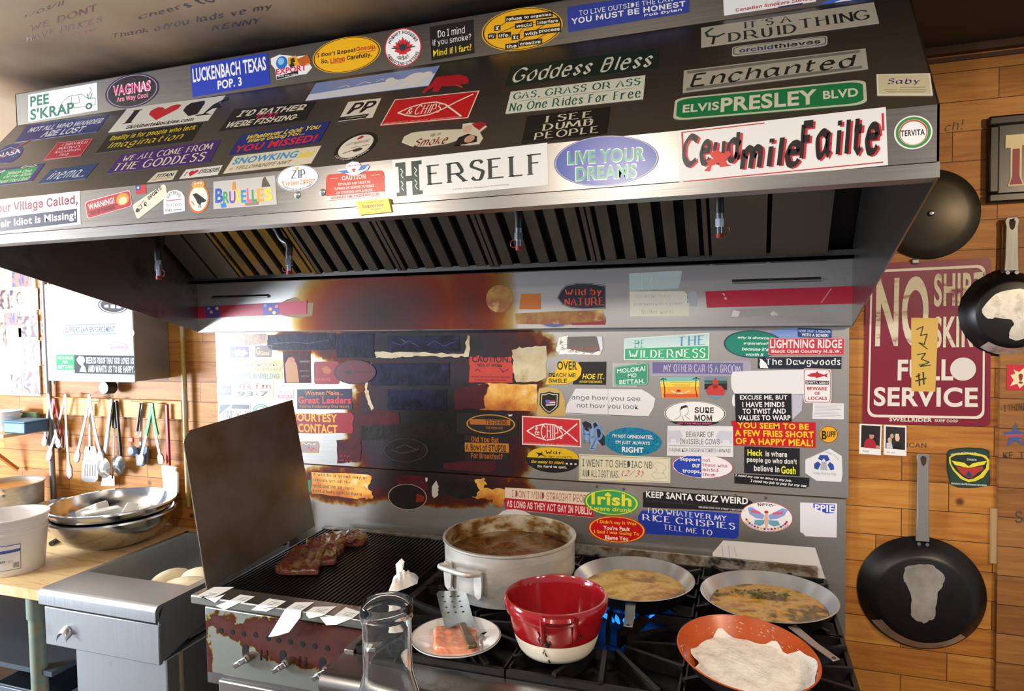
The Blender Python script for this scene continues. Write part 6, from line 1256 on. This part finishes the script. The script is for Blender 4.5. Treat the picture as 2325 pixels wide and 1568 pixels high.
s('us', 'K p 200 445 240 436 290 436 330 445 365 475 385 530 390 640 183 640', '#c6a660', 'tan arched paper patch behind the black shield badge', [], nm='paper_patch')
s('us', 'K p 210 478 240 476 275 465 310 476 345 475 343 520 340 570 310 600 275 625 240 603 206 560', '#17150f', 'black shield badge with a small striped flag', [K('#d0ccb0',6,4), G('#8a2a3a',34,40,80,36,80,44,34,46), G('#d8d4dc',34,46,80,44,80,50,34,52), G('#8a4a5a',34,52,80,50,80,54,34,58), G('#c8c4cc',30,58,80,54,80,60,34,64), G('#6a6ab0',30,38,52,36,52,50,32,52)], nm='badge_sticker', lay=1)
s('us', 'K p 460 445 930 450 985 480 1028 515 1015 580 980 640 385 625 400 560', '#dedde0', 'white change how you see sticker cracked at the right end', [T('ange how you see',8,26,84,48,'#4a4a50','r'), T('not how you look',14,56,82,78,'#4a4a50','r'), G('#3a4458',0,95,92,99,91,100,0,97), W_('#b0b0b4',1.6,49,0,49,96)])
s('us', 'K 80 637 497 660 500 862 80 843', '#cf2630', 'red fish outline sticker on the splash panel', [K('#efdcd8',0,4), W_('#f2eae6',4.4,9,52,22,34,40,24,56,26,70,40,84,62,94,80), W_('#f2eae6',4.4,9,52,24,70,42,80,58,74,72,58,84,36,94,18), T('&',22,36,30,64,'#f2eae6','s'), T('CHIPS',33,28,70,74,'#f2eae6','s'), T('2002 NORTHERN SUN    800-258-8579    WWW.NORTHERNSUN.COM',4,91,94,96,'#f0c0b8','r')])
s('us', 'K p 500 692 535 675 575 690 590 680 615 678 640 720 665 760 672 820 660 850 615 835 600 885 560 882 570 830 510 800', '#8fa6cc', 'blue water formula sticker with dark hexagons behind', [G('#23262e',4,6,20,0,42,8,46,22,30,36,14,30), G('#23262e',62,4,78,22,98,50,99,80,86,82,70,66), G('#23262e',50,8,62,2,64,20,54,26), T('H',6,22,40,76,'#5a86c4','s'), T('2',38,50,62,96,'#4a76b8','s'), T('O',52,16,90,64,'#6a96d0','b')], nm='decal')
s('us', 'K o 870 820 203 8 0 100', '*holo', 'glittering blue green oval sticker about always being right', [T("I'M NOT OPINIONATED,",14,26,86,42,'#eadfe8','h'), T("I'M JUST ALWAYS",20,48,80,64,'#eadfe8','h'), T('RIGHT',31,70,69,90,'#f2eef4','h')], nm='oval_sticker', rough=.3)
s('us', 'K o 300 950 193 8 0 92', '#17140f', 'yellow and black oval sticker comparing war to smoking', [G('#e4bc14',2,44,5,28,14,14,28,5,42,2,58,2,72,5,86,14,95,28,98,44), G('#17140f',18,24,28,26,32,18,30,28,36,36,28,34,22,42,24,32), T('War',36,14,68,28,'#201a0c','s'), T('is like smoking.',34,32,88,44,'#201a0c','r'), T('So easy to start.',10,54,72,68,'#e4bc14','i'), G('#e8e4d8',74,60,78,60,78,66,74,66), G('#e8e4d8',82,60,86,60,86,66,82,66), G('#e8e4d8',90,60,94,60,94,66,90,66), T('So hard to quit.',22,72,76,84,'#e8e4d8','b')], nm='oval_sticker')
s('us', 'K 485 910 1135 935 1135 1115 483 1098', '#dcd7bd', 'cream hand lettered sticker about going to a lobster town', [K('#6a6a58',4,1.2), T('I WENT TO SHEDIAC NB',4,18,81,46,'#4a4a40','r'), T('AND ALL I GOT WAS..',4,58,46,86,'#4a4a40','r'), T('(2/3)',48,54,72,80,'#c85a60','c'), W_('#c89a94',1.4,82,30,86,20,92,24,96,40,92,60,96,80,84,86,80,70,86,50,82,30), W_('#c89a94',1.4,84,60,94,62), ('e','#e0c83a',47,97,3,3)])
s('us', 'X 1498 856 1588 855 1588 903 1503 903', '#e8a03a', 'sunset hammock sticker with palms in orange and blue', [G('#7ab8b0',0,0,100,0,100,20,0,22), G('#e8d04a',0,20,100,20,100,46,0,46), G('#d8562a',4,80,98,80,98,98,6,98), W_('#4a2a1c',4,8,96,10,50,8,8), W_('#4a2a1c',4,94,96,90,50,92,8), W_('#2a4a34',5,2,12,8,6,16,10), W_('#2a4a34',5,84,10,92,4,99,10), W_('#e8dcb8',5,28,66,40,78,60,78,74,66), ('e','#b0402c',46,66,6,7), W_('#8a6a2a',2,26,26,84,26), W_('#8a6a2a',2,30,34,80,34), W_('#8a6a2a',2,34,42,76,42)], nm='decal')
s('us', 'L p 312 362 472 362 472 420 468 462 440 500 390 524 345 500 314 460', '#6a8aa0', 'shield sticker with a red emblem, dark top and blue point', [G('#2f5a40',0,16,100,16,100,26,0,26), G('#2a2020',0,30,100,26,100,56,0,56), G('#c03a34',50,2,62,20,60,34,76,40,92,60,84,80,14,80,6,60,22,40,38,34,36,20), ('e','#8a2a28',48,42,12,10)], nm='badge_sticker')
s('us', 'L o 245 622 220 3 0 88', '#eae8e6', 'white SURE MOM oval sticker with a drawn man', [K('#1c1a1c',1,1.4), T('SURE',50,24,81,48,'#1c1a1c','b'), T('MOM',50,54,78,80,'#1c1a1c','b'), G('#1c1a1c',9,82,91,82,82,92,70,98,30,98,18,92), T('GAY CAN MEAN HAPPY',22,86,78,94,'#e04a8c','h'), W_('#2a2a2c',1.4,16,78,24,66,28,58,26,40,30,24,38,20,40,40,38,54,34,58,42,74), G('#2a2a2c',26,38,28,22,36,16,40,24,32,28), W_('#2a2a2c',1.4,30,60,32,78)], nm='oval_sticker')
s('us', 'L 50 710 515 712 518 930 45 920', '#dedee2', 'white sticker warning of invisible cows in grey capitals', [G('#c6c8d4',1,16,20,14,24,34,18,56,14,56,13,44,6,44,5,56,2,56), G('#c6c8d4',99,16,80,14,74,34,80,56,84,56,85,44,94,44,95,56,98,56), T('BEWARE OF',29,18,71,36,'#4a4c56','r'), T('INVISIBLE COWS',20,42,80,60,'#4a4c56','r'), W_('#55565c',1.2,2,66,98,66), T('MAUNA KEA OBSERVATORIES HAWAII',3,74,96,86,'#4a4c56','r')], lay=1)
s('us', 'L o 298 998 220 10 0 85', '#e9e7ea', 'blue and white oval troops sticker below the cow warning', [K('#b83a54',0,1.6), G('#2444b0',49,3,40,4,26,9,12,22,4,38,3,56,10,76,24,90,36,95,49,97), T('Support',14,14,47,34,WH,'h'), T('our',34,40,47,56,WH,'h'), T('troops,',18,64,48,84,WH,'h'), T('not',51,16,63,30,'#b04a60','s'), T('those who',51,36,90,50,'#b04a60','s'), T('misled',51,56,76,70,'#b04a60','s'), T('them',51,76,71,90,'#b04a60','s')], nm='oval_sticker')
s('us', 'L p 780 40 850 22 975 8 985 100 770 110', '#7f9ad0', 'pale blue sticker corner behind the red ridge sticker', [], nm='decal')
s('us', 'L o 660 128 210 6 0 98', '#14806a', 'teal oval sticker about divorce, half covered by a red one', [K('#23345c',0,2.5), T('why is divorce so',24,22,88,34,'#dff0e8','i'), T('expensive?',34,42,76,54,'#dff0e8','i'), T("because it's",31,62,76,74,'#dff0e8','i'), T('worth it',38,82,68,93,'#dff0e8','i')], nm='oval_sticker', lay=1)
s('us', 'L 975 12 1218 22 1218 85 975 78', '#22407c', 'small navy sticker about a preacher at the top right', [T('NEVER TRUST A PREACHER',3,16,97,46,'#b8d0ec','h'), T('WITH A BONER!',12,56,90,90,'#e0e8f4','h')], sh='R')
s('us', 'L 768 85 1308 85 1305 205 768 205', '#c03444', 'red LIGHTNING RIDGE opal country sticker at top right', [K('#e8b8b8',0,2), T('LIGHTNING RIDGE',2,8,97,60,'#f0e4e2','h'), T('Black Opal Country N.S.W.',4,68,96,92,'#f0e4e2','b')], lay=2)
s('us', 'L 692 222 1288 218 1286 305 692 302', '#1a1f30', 'black band sticker with white serif letters and a sitting dog', [G('#eef0f0',3,94,2,60,3,30,2,12,5,16,7,30,10,50,12,80,13,96), T('The Dawgwoods',10,12,99,82,'#eef0f4','s')])
s('us', 'L p 510 325 640 318 1015 310 1015 485 560 485 525 478 505 440 500 370', '#dfdfe2', 'large blank white sticker right of the faded lilac one', [], nm='decal')
s('us', 'L p 512 495 530 480 535 570 515 568 508 540', '#e4e4e8', 'thin white sticker edge at the left of the black minds sticker', [], nm='decal')
s('us', 'L p 928 487 1012 490 1005 600 940 662 932 660', '#b9b9cc', 'pale lilac adhesive ghost right of the black minds sticker', [], nm='decal')
s('us', 'L 528 480 930 480 933 680 535 682', '#15161b', 'black sticker about minds to twist and values to warp', LN([('EXCUSE ME, BUT',9,93), ('I HAVE MINDS',13,88), ('TO TWIST AND',13,90), ('VALUES TO WARP',5,98)], '#e8e6ea','h',v0=3,v1=97,gap=.2), lay=1)
s('us', 'L 1012 300 1215 305 1215 548 1018 545', '#e8e4e6', 'white SANTA CRUZ locals warning sticker with a red shark', [K('#b8324c',2,1.6), G('#b82438',14,20,30,14,46,12,50,6,54,12,74,17,88,12,84,20,88,26,74,21,54,26,46,28,44,24,26,24), G('#1c1a1e',8,35,92,35,92,46,8,46), T('SANTA CRUZ',10,37,90,44,'#e8e4e6','b'), T('BEWARE',14,53,84,63,'#a82c44','h'), T('OF',40,67,60,76,'#a82c44','h'), T('LOCALS',17,81,84,91,'#a82c44','h')], sh='R', lay=1)
s('us', 'L 1085 545 1305 550 1305 663 1080 660', '#dadadf', 'white sticker of fine grey print below the shark sticker', [W_('#a8a8b2',2.2,6,12+9*k,94-(k*17 % 23),12+9*k) for k in range(9)], nm='decal')
s('us', 'L 503 672 1103 685 1103 865 520 848', '#bf1220', 'red sticker with yellow letters about a few fries short', [T('YOU SEEM TO BE',7,6,92,30,'#ecc81c','h'), T('A FEW FRIES SHORT',3,36,98,62,'#ecc81c','h'), T('OF A HAPPY MEAL!',3,68,97,95,'#ecc81c','h')])
s('us', 'L o 1195 770 67 0 0 60', '#e2a414', 'round yellow sticker with a black four letter word', [K('#2a2414',1,3), T('B',14,28,40,80,'#1a170f','h'), T('UFF',42,32,88,66,'#1a170f','h')], nm='round_sticker')
s('us', 'L 595 855 990 870 990 1068 595 1045', '#17181a', 'black Heck sticker with white and yellow words', [T('Heck',6,10,34,34,'#dfe02a','h'), T('is where',39,14,78,34,'#e4e4e0','b'), T('people go who don\'t',5,40,95,62,'#e4e4e0','b'), T('believe in',18,68,64,90,'#e4e4e0','b'), T('Gosh',67,66,93,94,'#dfe02a','h')])
s('us', 'L p 525 1050 720 1060 1060 1080 1055 1140 1030 1155 800 1138 525 1118', '#141518', 'low black strip sticker about car and job at the bottom', [('q','I need my car to drive to my job.','#e6e6e6',1,14,77,40,24), ('q','I need my job to pay for my car.','#e6e6e6',22,54,97,84,20)])
s('us', 'L p 1205 872 1290 925 1295 1055 1285 1108 1200 1104 1110 1100 1030 1045 1030 950 1120 910', '#dddde2', 'white six-sided recycling sticker with blue arrows at right', [G('#2a4a96',40,20,60,20,66,34,56,40,50,30,44,38,34,32), G('#2a4a96',24,48,34,40,42,48,34,66,24,62), G('#2a4a96',76,48,66,40,60,50,68,66,78,62), G('#a8acb4',44,40,56,40,60,66,40,66), A('Happy Trails','#8aa0a8',54,54,44,46,0,60,.16,'c'), T('Keep Recycling',22,72,82,82,'#8aa8a8','c')], nm='decal')
# ---- lower splash panel
s('ls', 'I 1020 1190 1042 1188 1042 1285 1026 1286', '#1f7a58', 'green sticker sliver beside the scorched poster at the guard', [], nm='decal')
s('ls', 'X p '+rough_poly((707,1070,836,1077,845,1082,838,1100,832,1128,812,1132,707,1121), .8, 51), '*amber', 'scorched yellow sticker about schools and a bake sale', [('t','it will be a great day in',4,8,92,22,'#5a4420','s'), ('t','schools get all the',4,30,66,44,'#5a4420','s'), ('t','need and the air force',4,52,72,66,'#5a4420','s'), ('t','hold a bake sale to buy a',4,74,84,88,'#5a4420','s')])
s('ls', 'J p '+rough_poly((470,1152,715,1162,722,1280,640,1300,480,1250), 4, 52), '*maroon', 'charred dark square sticker in the middle of the lower panel', [G('#c8c0b0',92,8,99,6,99,24,94,30)], nm='burnt_sticker')
s('ls', 'J o 565 1320 150 6 0 100', '*char', 'charred oval sticker with a pale torn edge above the grill', [K('#a89878',0,2), G('#7a1c14',74,36,94,44,92,66,72,70)], nm='burnt_sticker', lay=1)
s('ls', 'J p '+rough_poly((845,1215,960,1190,1080,1210,1120,1270,1090,1320,960,1330,860,1290), 5, 53), '*char', 'charred black blob of sticker left of the straight people sticker', [], nm='burnt_sticker', lay=1)
s('ls', 'J p '+rough_poly((1080,1190,1150,1175,1170,1215,1150,1250,1320,1260,1325,1300,1300,1390,1230,1385,1220,1340,1080,1330,1060,1320,1120,1270), 4, 54), '*amber', 'curled amber sticker scrap ending at the straight people sticker', [], nm='burnt_sticker')
s('ls', 'J p '+rough_poly((755,1225,790,1200,805,1240,800,1310,770,1330,750,1300), 3, 55), '#b8b4ae', 'bare grey flake between the charred stickers', [], nm='flake')
s('ls', 'J p '+rough_poly((190,1260,230,1240,290,1280,300,1330,240,1340), 4, 56), '*amber', 'scorched orange triangle at the end of the bake sale sticker', [], nm='burnt_sticker', lay=1)
s('ls', 'X 1147 1106 1348 1118 1348 1175 1147 1155', '#e8d4be', 'cream and red sticker about straight people above the pot', [G('#bb1930',0,48,100,52,100,99,0,99), T("I DON'T MIND STRAIGHT PEOPLE",8,10,98,42,'#a85a5c','r'), T('AS LONG AS THEY ACT GAY IN PUBLIC',2,58,98,90,'#f2e6e0','b')])
s('ls', 'K o 718 1253 198 12 0 93', '#3ca05a', 'green and yellow Irish oval sticker on the lower panel', [K('#e8dc3a',3,3), T('Irish',14,16,86,62,'#ece03c','h'), T('i were drunk',12,68,86,84,'#ece03c','b'), ('e','#ece03c',44,18,3,5), ('e','#ece03c',41,23,3,5), ('e','#ece03c',47,23,3,5)], nm='oval_sticker', lay=1)
s('ls', 'K o 755 1445 205 12 0 95', '#c8141a', 'red oval sticker about blame with a yellow rim', [K('#ecc02a',2,2.6), T("I Didn't say It Was",16,18,84,34,'#ecb92a','h'), T("You're Fault",27,38,73,54,'#f2e6dc','h'), T('I Said I was Going To',11,56,89,72,'#ecb92a','h'), T('Blame You',30,74,70,90,'#f2e6dc','h')], nm='oval_sticker', lay=1)
s('ls', 'X p 1460 1118 1475 1113 1690 1127 1709 1140 1709 1162 1460 1151', '#17161a', 'black KEEP SANTA CRUZ sticker under glossy tape', [T('KEEP SANTA CRUZ WEIRD',3,4,96,42,'#ecebea','h'), W_('#4a4a50',2,4,60,70,66), W_('#8a8a90',2,36,46,37,62), T('CELEBRATING OUR STREET PERFORMERS',52,70,94,80,'#c8c8ca','b')])
s('ls', 'X p 1457 1158 1600 1160 1679 1166 1677 1215 1672 1222 1450 1210 1449 1172', '#2038a8', 'blue rice cereal sticker with white serif capitals', [('q','I DO WHATEVER MY','#e8e8ee',10,6,88,26,8), ('q','RICE CRISPIES','#e8e8ee',4,30,96,54,8), ('q','TELL ME TO','#e8e8ee',26,62,74,82,7)])
s('ls', 'L o 755 1358 188 12 0 108', '#ece9ea', 'white oval sticker with a butterfly winged fairy', [K('#b84a66',0,1.6), G('#8aa0d8',46,44,22,20,14,24,18,44,30,56,44,58), G('#8aa0d8',54,44,80,18,90,22,84,42,70,54,56,58), G('#6aa0b8',46,60,28,62,26,76,38,82,46,72), G('#6aa0b8',54,60,72,60,76,74,64,80,54,72), G('#d8607a',20,28,38,34,40,42,22,38), G('#d8607a',62,34,82,28,80,38,62,42), ('e','#b0442c',50,34,4,5), G('#dcb49a',47,40,53,40,54,58,52,88,48,88,46,58), A('Never','#2a2a30',50,62,46,60,-24,24,.2,'c'), A('underestimate the power of a woman','#2a2a30',50,50,48,49,245,115,.1,'c')]+[('e',('#c82a3a','#e0b42a','#3a4a9a','#d86a8a','#8a2a4a')[k % 5],50+40*math.sin(math.radians(252-9.6*k)),50-40*math.cos(math.radians(252-9.6*k)),2.2,3.6) for k in range(16)], nm='oval_sticker')
s('ls', 'L p 993 1255 1257 1262 1253 1505 1060 1496 1030 1495 1015 1475 993 1465', '#dedde6', 'blank white sticker with a scrap of blue letters at right', [G('#3346b0',36,4,94,4,92,28,70,30,36,16), T('PPIE',40,6,92,26,'#e8e8f4','h')], nm='decal')
s('ls', 'Q p 812 422 1510 478 1530 540 1590 720 1585 735 1525 730 1520 632 735 558 728 520', '#d9d8da', 'white torn sticker with faint purple writing behind the riser', [W_('#b8b4d0',3,9,20,10,56), W_('#b8b4d0',3,15,18,16,58), W_('#b8b4d0',2,20,20,22,48)], nm='decal')
s('ls', 'Q p 1525 640 1590 720 1585 735 1528 730', '#e2e1e4', 'white sticker corner at the right end of the riser', [], nm='decal')
s('ls', 'O p 750 262 770 230 810 200 850 188 900 185 960 195 1010 220 1045 250 1055 262 1040 330 760 330', '#dfdcda', 'white round-topped sticker peeking over the stew pot', [], nm='decal')
# ---- steel box at the left
s('bx', 'E o 695 575 92 4 0 50', '#2a2a30', 'dark oval sticker cut off by the hood on the steel box', [K('#d8d8e0',4,4), G('#c8ccd8',20,52,34,46,36,66,22,66), G('#c8ccd8',42,46,56,46,56,68,42,68), G('#c8ccd8',62,46,78,50,76,68,62,68)], nm='oval_sticker')
s('bx', 'E 395 668 712 660 715 780 395 785', '#eef1f6', 'white law enforcement sticker with blue lines on the steel box', [G('#6a8ac0',0,22,100,22,100,27,0,27), G('#6a8ac0',0,72,100,72,100,77,0,77), T('SUPPORT LAW ENFORCEMENT',2,36,98,66,'#4a5a78','h')])
s('bx', 'E p 330 740 390 665 405 680 400 780 440 790 425 830 360 858 322 840 318 790', '#e6e8ec', 'white handcuff shaped sticker at the left of the steel box', [W_('#9aa0ac',3,20,84,30,66,60,62,76,74,66,90,36,96,20,84)], nm='decal')
s('bx', 'E o 770 745 55 0 0 37', '#f0f0f2', 'small white wavy oval sticker on the steel box', [W_('#a8b0c0',4,16,34,84,34), W_('#a8b0c0',4,20,50,80,50), W_('#a8b0c0',4,28,66,72,66)], nm='oval_sticker')
s('bx', 'E o 728 833 58 -1 0 35', '#e8c4cc', 'small pink oval sticker on the steel box', [K('#b87a94',2,4), T('goodbean',10,38,92,64,'#8a5a90','b')], nm='oval_sticker')
s('bx', 'E 345 878 458 878 458 972 348 972', '#25905c', 'green MOLOKAI sign sticker on the steel box', LN(['MOLOKAI', ('MO',36,64), 'BETTAH'], '#d8ecdf','h',8,92,6,94))
s('bx', 'E 458 880 830 885 830 1000 460 993', '#1b2024', 'black sticker about beer as proof with a white portrait', [G('#e8eaea',3,24,8,4,16,10,18,30,14,50,18,66,20,92,8,90,12,60,6,44), T('BEER IS PROOF THAT GOD LOVES US',20,10,98,46,'#e4e6e6','b'), T('AND WANTS US TO BE HAPPY.',23,54,99,92,'#e4e6e6','b')])
# ---- right wall
s('wl', 'H 262 452 845 422 840 1210 243 1198', '#7c1730', 'worn maroon metal sign with big cream capitals on the boards', [], nm='metal_sign', cat='sign', grp='', th=.005, sh='S', rough=.3)
s('sg', 'H 472 703 600 705 585 1050 473 1048', '#cfa850', 'yellowed tape strip with ink doodles across the maroon sign', [W_('#3a3018',1.5,20,16,44,12,36,24,60,22,50,36,30,34,62,42), W_('#3a3018',1.5,24,50,56,48,40,56,70,60,36,66,76,64), W_('#2a6a3a',1.5,30,64,64,62), W_('#3a3018',2,20,80,34,78), W_('#3a3018',2,18,86,60,82), W_('#3a3018',2,30,76,34,92), W_('#3a3018',2,48,74,52,90)], nm='tape_strip', cat='tape', grp='', lay=0)
s('wl', 'H 230 1200 335 1205 330 1348 228 1340', '#e8e6e6', 'instant photo of a person in a red shirt under the maroon sign', [G('#241c1a',9,4,94,5,93,80,8,78), G('#a82236',20,76,28,54,46,44,66,52,82,72,76,79,20,78), ('e','#b88a70',56,38,11,10), G('#17120f',42,30,58,22,70,30,66,34,50,34), ('e','#b88a70',84,74,8,6), T('Pelham',16,86,46,94,'#8a8a90','c')], nm='instant_photo', cat='photograph', grp='instant photos under the sign')
s('wl', 'H 345 1205 450 1210 450 1352 343 1345', '#e8e6e6', 'instant photo of people and a blonde in a dark top beside the red shirt one', [G('#2a2626',8,5,94,6,94,80,8,78), G('#141318',44,78,50,58,66,56,80,62,84,79), ('e','#d8b8a4',60,42,10,11), G('#d8cca8',48,40,52,28,66,28,70,44,66,34,54,34), ('e','#c8a894',26,50,9,9), ('e','#b89a8a',36,36,8,8), G('#c8c4c8',12,60,34,56,40,78,12,77), T('Mi  Kis',14,88,50,94,'#8a8a90','c')], nm='instant_photo', cat='photograph', grp='instant photos under the sign')
s('wl', 'H p 640 1335 650 1322 690 1314 740 1311 800 1314 830 1322 838 1330 838 1400 842 1480 830 1490 780 1498 740 1500 690 1498 655 1482 650 1460 640 1420', '#1e3a30', 'dark green embroidered shoulder patch with a yellow eye shape', [K('#142822',0,2.5), A('Ministry of Natural Resources','#c8d4c8',50,150,130,140,-19,19,.05,'b'), G('#d8c832',4,26,14,18,34,14,66,13,88,18,97,28,97,50,84,72,66,82,50,85,32,78,14,58,5,40), G('#1c2a26',8,27,20,20,50,17,82,21,92,29,90,48,76,66,62,76,50,79,38,74,20,58,10,44), G('#a83228',20,46,34,50,42,44,50,52,58,44,68,48,82,44,84,52,70,62,58,74,46,74,30,62), G('#d8d03a',10,34,24,36,40,38,50,46,60,38,76,34,92,30,86,40,66,46,50,50,36,48,18,44), G('#2a3a6a',50,56,60,72,42,72), T('Ontario',46,26,68,32,'#b8c4bc','b'), T('Ministere des Richesses naturelles',10,88,92,93,'#c8d4c8','b')], nm='embroidered_patch', cat='patch', grp='', th=.002, rough=.8)
s('w2', 'H p 960 1195 972 1235 1010 1240 985 1262 1000 1305 960 1280 920 1305 935 1262 898 1240 945 1235', '#40588c', 'blue star sticker with a red band at the right edge', [G('#b04a54',10,52,88,46,88,58,12,62), ('e','#b04a54',78,72,5,5)], nm='star_sticker', grp='')
s('w2', 'H 918 925 1060 925 1060 1045 918 1043', '#c81e34', 'red sticker with a cream burst at the right edge', [K('#a8283a',0,3), G('#ecdcb0',14,40,30,34,24,18,42,28,60,10,64,30,90,20,84,44,98,60,80,66,84,88,60,76,44,92,36,74,12,84,24,60), T('!!',40,34,80,74,'#8a3a2a','h')], nm='decal', grp='')
PLATE_EDGE = None
# ---- writing that belongs to larger things
def write_on(parent, pl, quad, els, name='lettering', lay=0):
    """lettering laid on a plane and parented to the thing it is printed on"""
    p0, n_, _ = PLN[pl]; q = quad.split(); xs = list(map(float, q[1:]))
    P4 = [hit(q[0], xs[i], xs[i+1], p0, n_) for i in (0, 2, 4, 6)]
    by = {}
    for e in els:
        mb = by.setdefault((e[6] if e[0] == 't' else e[1]), MB()); L = parent.location
        def at(u, v): return P4[0]*(1-u)*(1-v)+P4[1]*u*(1-v)+P4[2]*u*v+P4[3]*(1-u)*v+n_*(.0004+lay*.0002)-L
        if e[0] == 't':
            v, f = TXT[(e[1], e[7])]; u0, v0, u1, v1 = [x/100 for x in e[2:6]]
            mb.add([at(u0+(u1-u0)*x, v1-(v1-v0)*y) for x, y in v], f)
        elif e[0] == 'g':
            p = e[2]; mb.add([at(p[j]/100, p[j+1]/100) for j in range(0, len(p), 2)], [tuple(range(len(p)//2))])
        elif e[0] == 'k':
            a, w = e[2]/100, e[3]/100
            def rr(i):
                out = []
                r = .06
                for (cu, cv, a0) in ((1-i-r, i+r*.75, -PI/2), (1-i-r, 1-i-r*.75, 0), (i+r, 1-i-r*.75, PI/2), (i+r, i+r*.75, PI)):
                    out += [(cu+r*math.cos(a0+PI/2*k/5), cv+r*.75*math.sin(a0+PI/2*k/5)) for k in range(6)]
                return out
            o1, o2 = rr(a), rr(a+w); m = len(o1)
            mb.add([at(u, v) for u, v in o1+o2], [(j, (j+1) % m, m+(j+1) % m, m+j) for j in range(m)])
    for c, mb in by.items():
        mb.build(name, colour(c), parent, smooth=0)
SIGN_TXT = [('k','#dcd4c4',4,1.6), T('NO',9,9,52,52,'*worn','h'), T('SHIRT',56,8,96,28,'*worn','h'), T('SKIRT',56,34,96,53,'*worn','h'), T('FULL',28,60,72,73,'#dcd6cc','h'), T('SERVICE',9,77,91,89,'#dcd6cc','h'), T('SWELLRIDER',22,96,56,98.4,'#dcd6cc','h'), T('SURF CORP',58,96.6,76,98.4,'#dcd6cc','b'), ('g','#d8d2cc',tuple(x for k in range(24) for x in (79.5+10*math.sin(2*PI*k/24), 66+7*math.cos(2*PI*k/24))))]
CEIL_TXT = [(('A 880 100 1400 -60 1560 -20 880 130'), [T('Cheers to',0,0,80,80,'#2a211a','c')]), (('A 1010 140 1760 10 1780 60 1030 200'), [T('you lads ve my',5,10,95,90,'#3a2e24','c')]), (('A 690 215 1230 110 1240 160 700 250'), [T('Thank of',4,10,70,90,'#3a2e24','c')]), (('A 1330 160 1680 100 1680 150 1330 200'), [T('KENNY',4,10,95,90,'#3a2e24','c')]),
            (('A 140 170 640 10 660 60 150 220'), [T('WE DONT',10,10,95,90,'#7a2a22','c')]), (('A 150 225 660 95 660 140 160 280'), [T('HAVE PRICES',2,10,98,90,'#7a2a22','c')]), (('A 440 215 610 170 610 200 440 235'), [T('good',2,10,98,90,'#8a2a24','c')]), (('A 140 100 420 -10 420 30 140 120'), [T('18/03/11',5,5,95,95,'#4a4034','c')])]
WALL_TXT = [('wd', 'H 440 1285 545 1290 545 1315 440 1312', [T('DUNCAN',-60,5,98,95,'#4a3a30','r')]), ('wd', 'D 1405 790 1560 750 1560 830 1405 840', [T('ch!',5,5,85,95,'#5a4030','c')]), ('w2', 'R 1060 120 1187 118 1187 160 1060 162', [T('KF  TX',0,5,130,95,'#4a3220','r')]), ('w2', 'R 1130 475 1187 475 1187 555 1130 555', [T('Sa',5,5,160,95,'#4a4038','r')]), ('w2', 'H 890 1115 1001 1100 1001 1140 890 1145', [T('-I THINK',2,5,110,95,'#4a3220','r')])]
BUCKET_TXT = [('Dairy Source', -1.42, -.05, .100, .116, 'c', '#6a7ac0'), ('3 KG', -.42, -.16, .062, .071, 'b', '#4a4a52'), ('mf 2', -.1, .02, .062, .069, 'r', '#6a6a72'), ('vanilla yogurt yogourt a la vanille', -1.4, -.3, .078, .084, 'r', '#9aa0b8')]
for st in STK:
    for e in st[4]:
        if e[0] == 't': want(e[1], e[7])
        elif e[0] == 'a': want(e[1], e[10])
        elif e[0] in 'qd': want(e[1], 's' if 'rice' in st[3] else 'b' if e[0] == 'd' else 'i')
for e in SIGN_TXT:
    if e[0] == 't': want(e[1], e[7])
for _, els in CEIL_TXT:
    for e in els: want(e[1], e[7])
for _, _, els in WALL_TXT:
    for e in els: want(e[1], e[7])
for t in BUCKET_TXT: want(t[0], t[5])
flush()
SIGN = None
RANK = {}
for pl in PLN:
    for i, st in enumerate(sorted([x for x in STK if x[0] == pl], key=lambda x: x[7])): RANK[id(st)] = i
for st in STK:
    o = build_sticker(*st, rank=RANK[id(st)])
    if st[6] == 'metal_sign': SIGN = o
write_on(SIGN, 'sg', 'H 262 452 845 422 840 1210 243 1198', SIGN_TXT)
for q, els in CEIL_TXT: write_on(ceil, 'ce', q, els, 'ceiling_scrawl')
WB_ = bpy.data.objects['wall_back']; WR_ = bpy.data.objects['wall_right']
for pl, q, els in WALL_TXT: write_on(WB_ if pl == 'wd' else WR_, pl, q, els, 'wall_scrawl')
root, onb_ = BUCKET_WRITE
for t, t0, t1, z0, z1, f, c in BUCKET_TXT:
    v, fa = TXT[(t, f)]
    MB().add([onb_(t0+(t1-t0)*x, z0+(z1-z0)*y, .002) for x, y in v], fa).build('lettering', paint(c, .5), root, smooth=0)
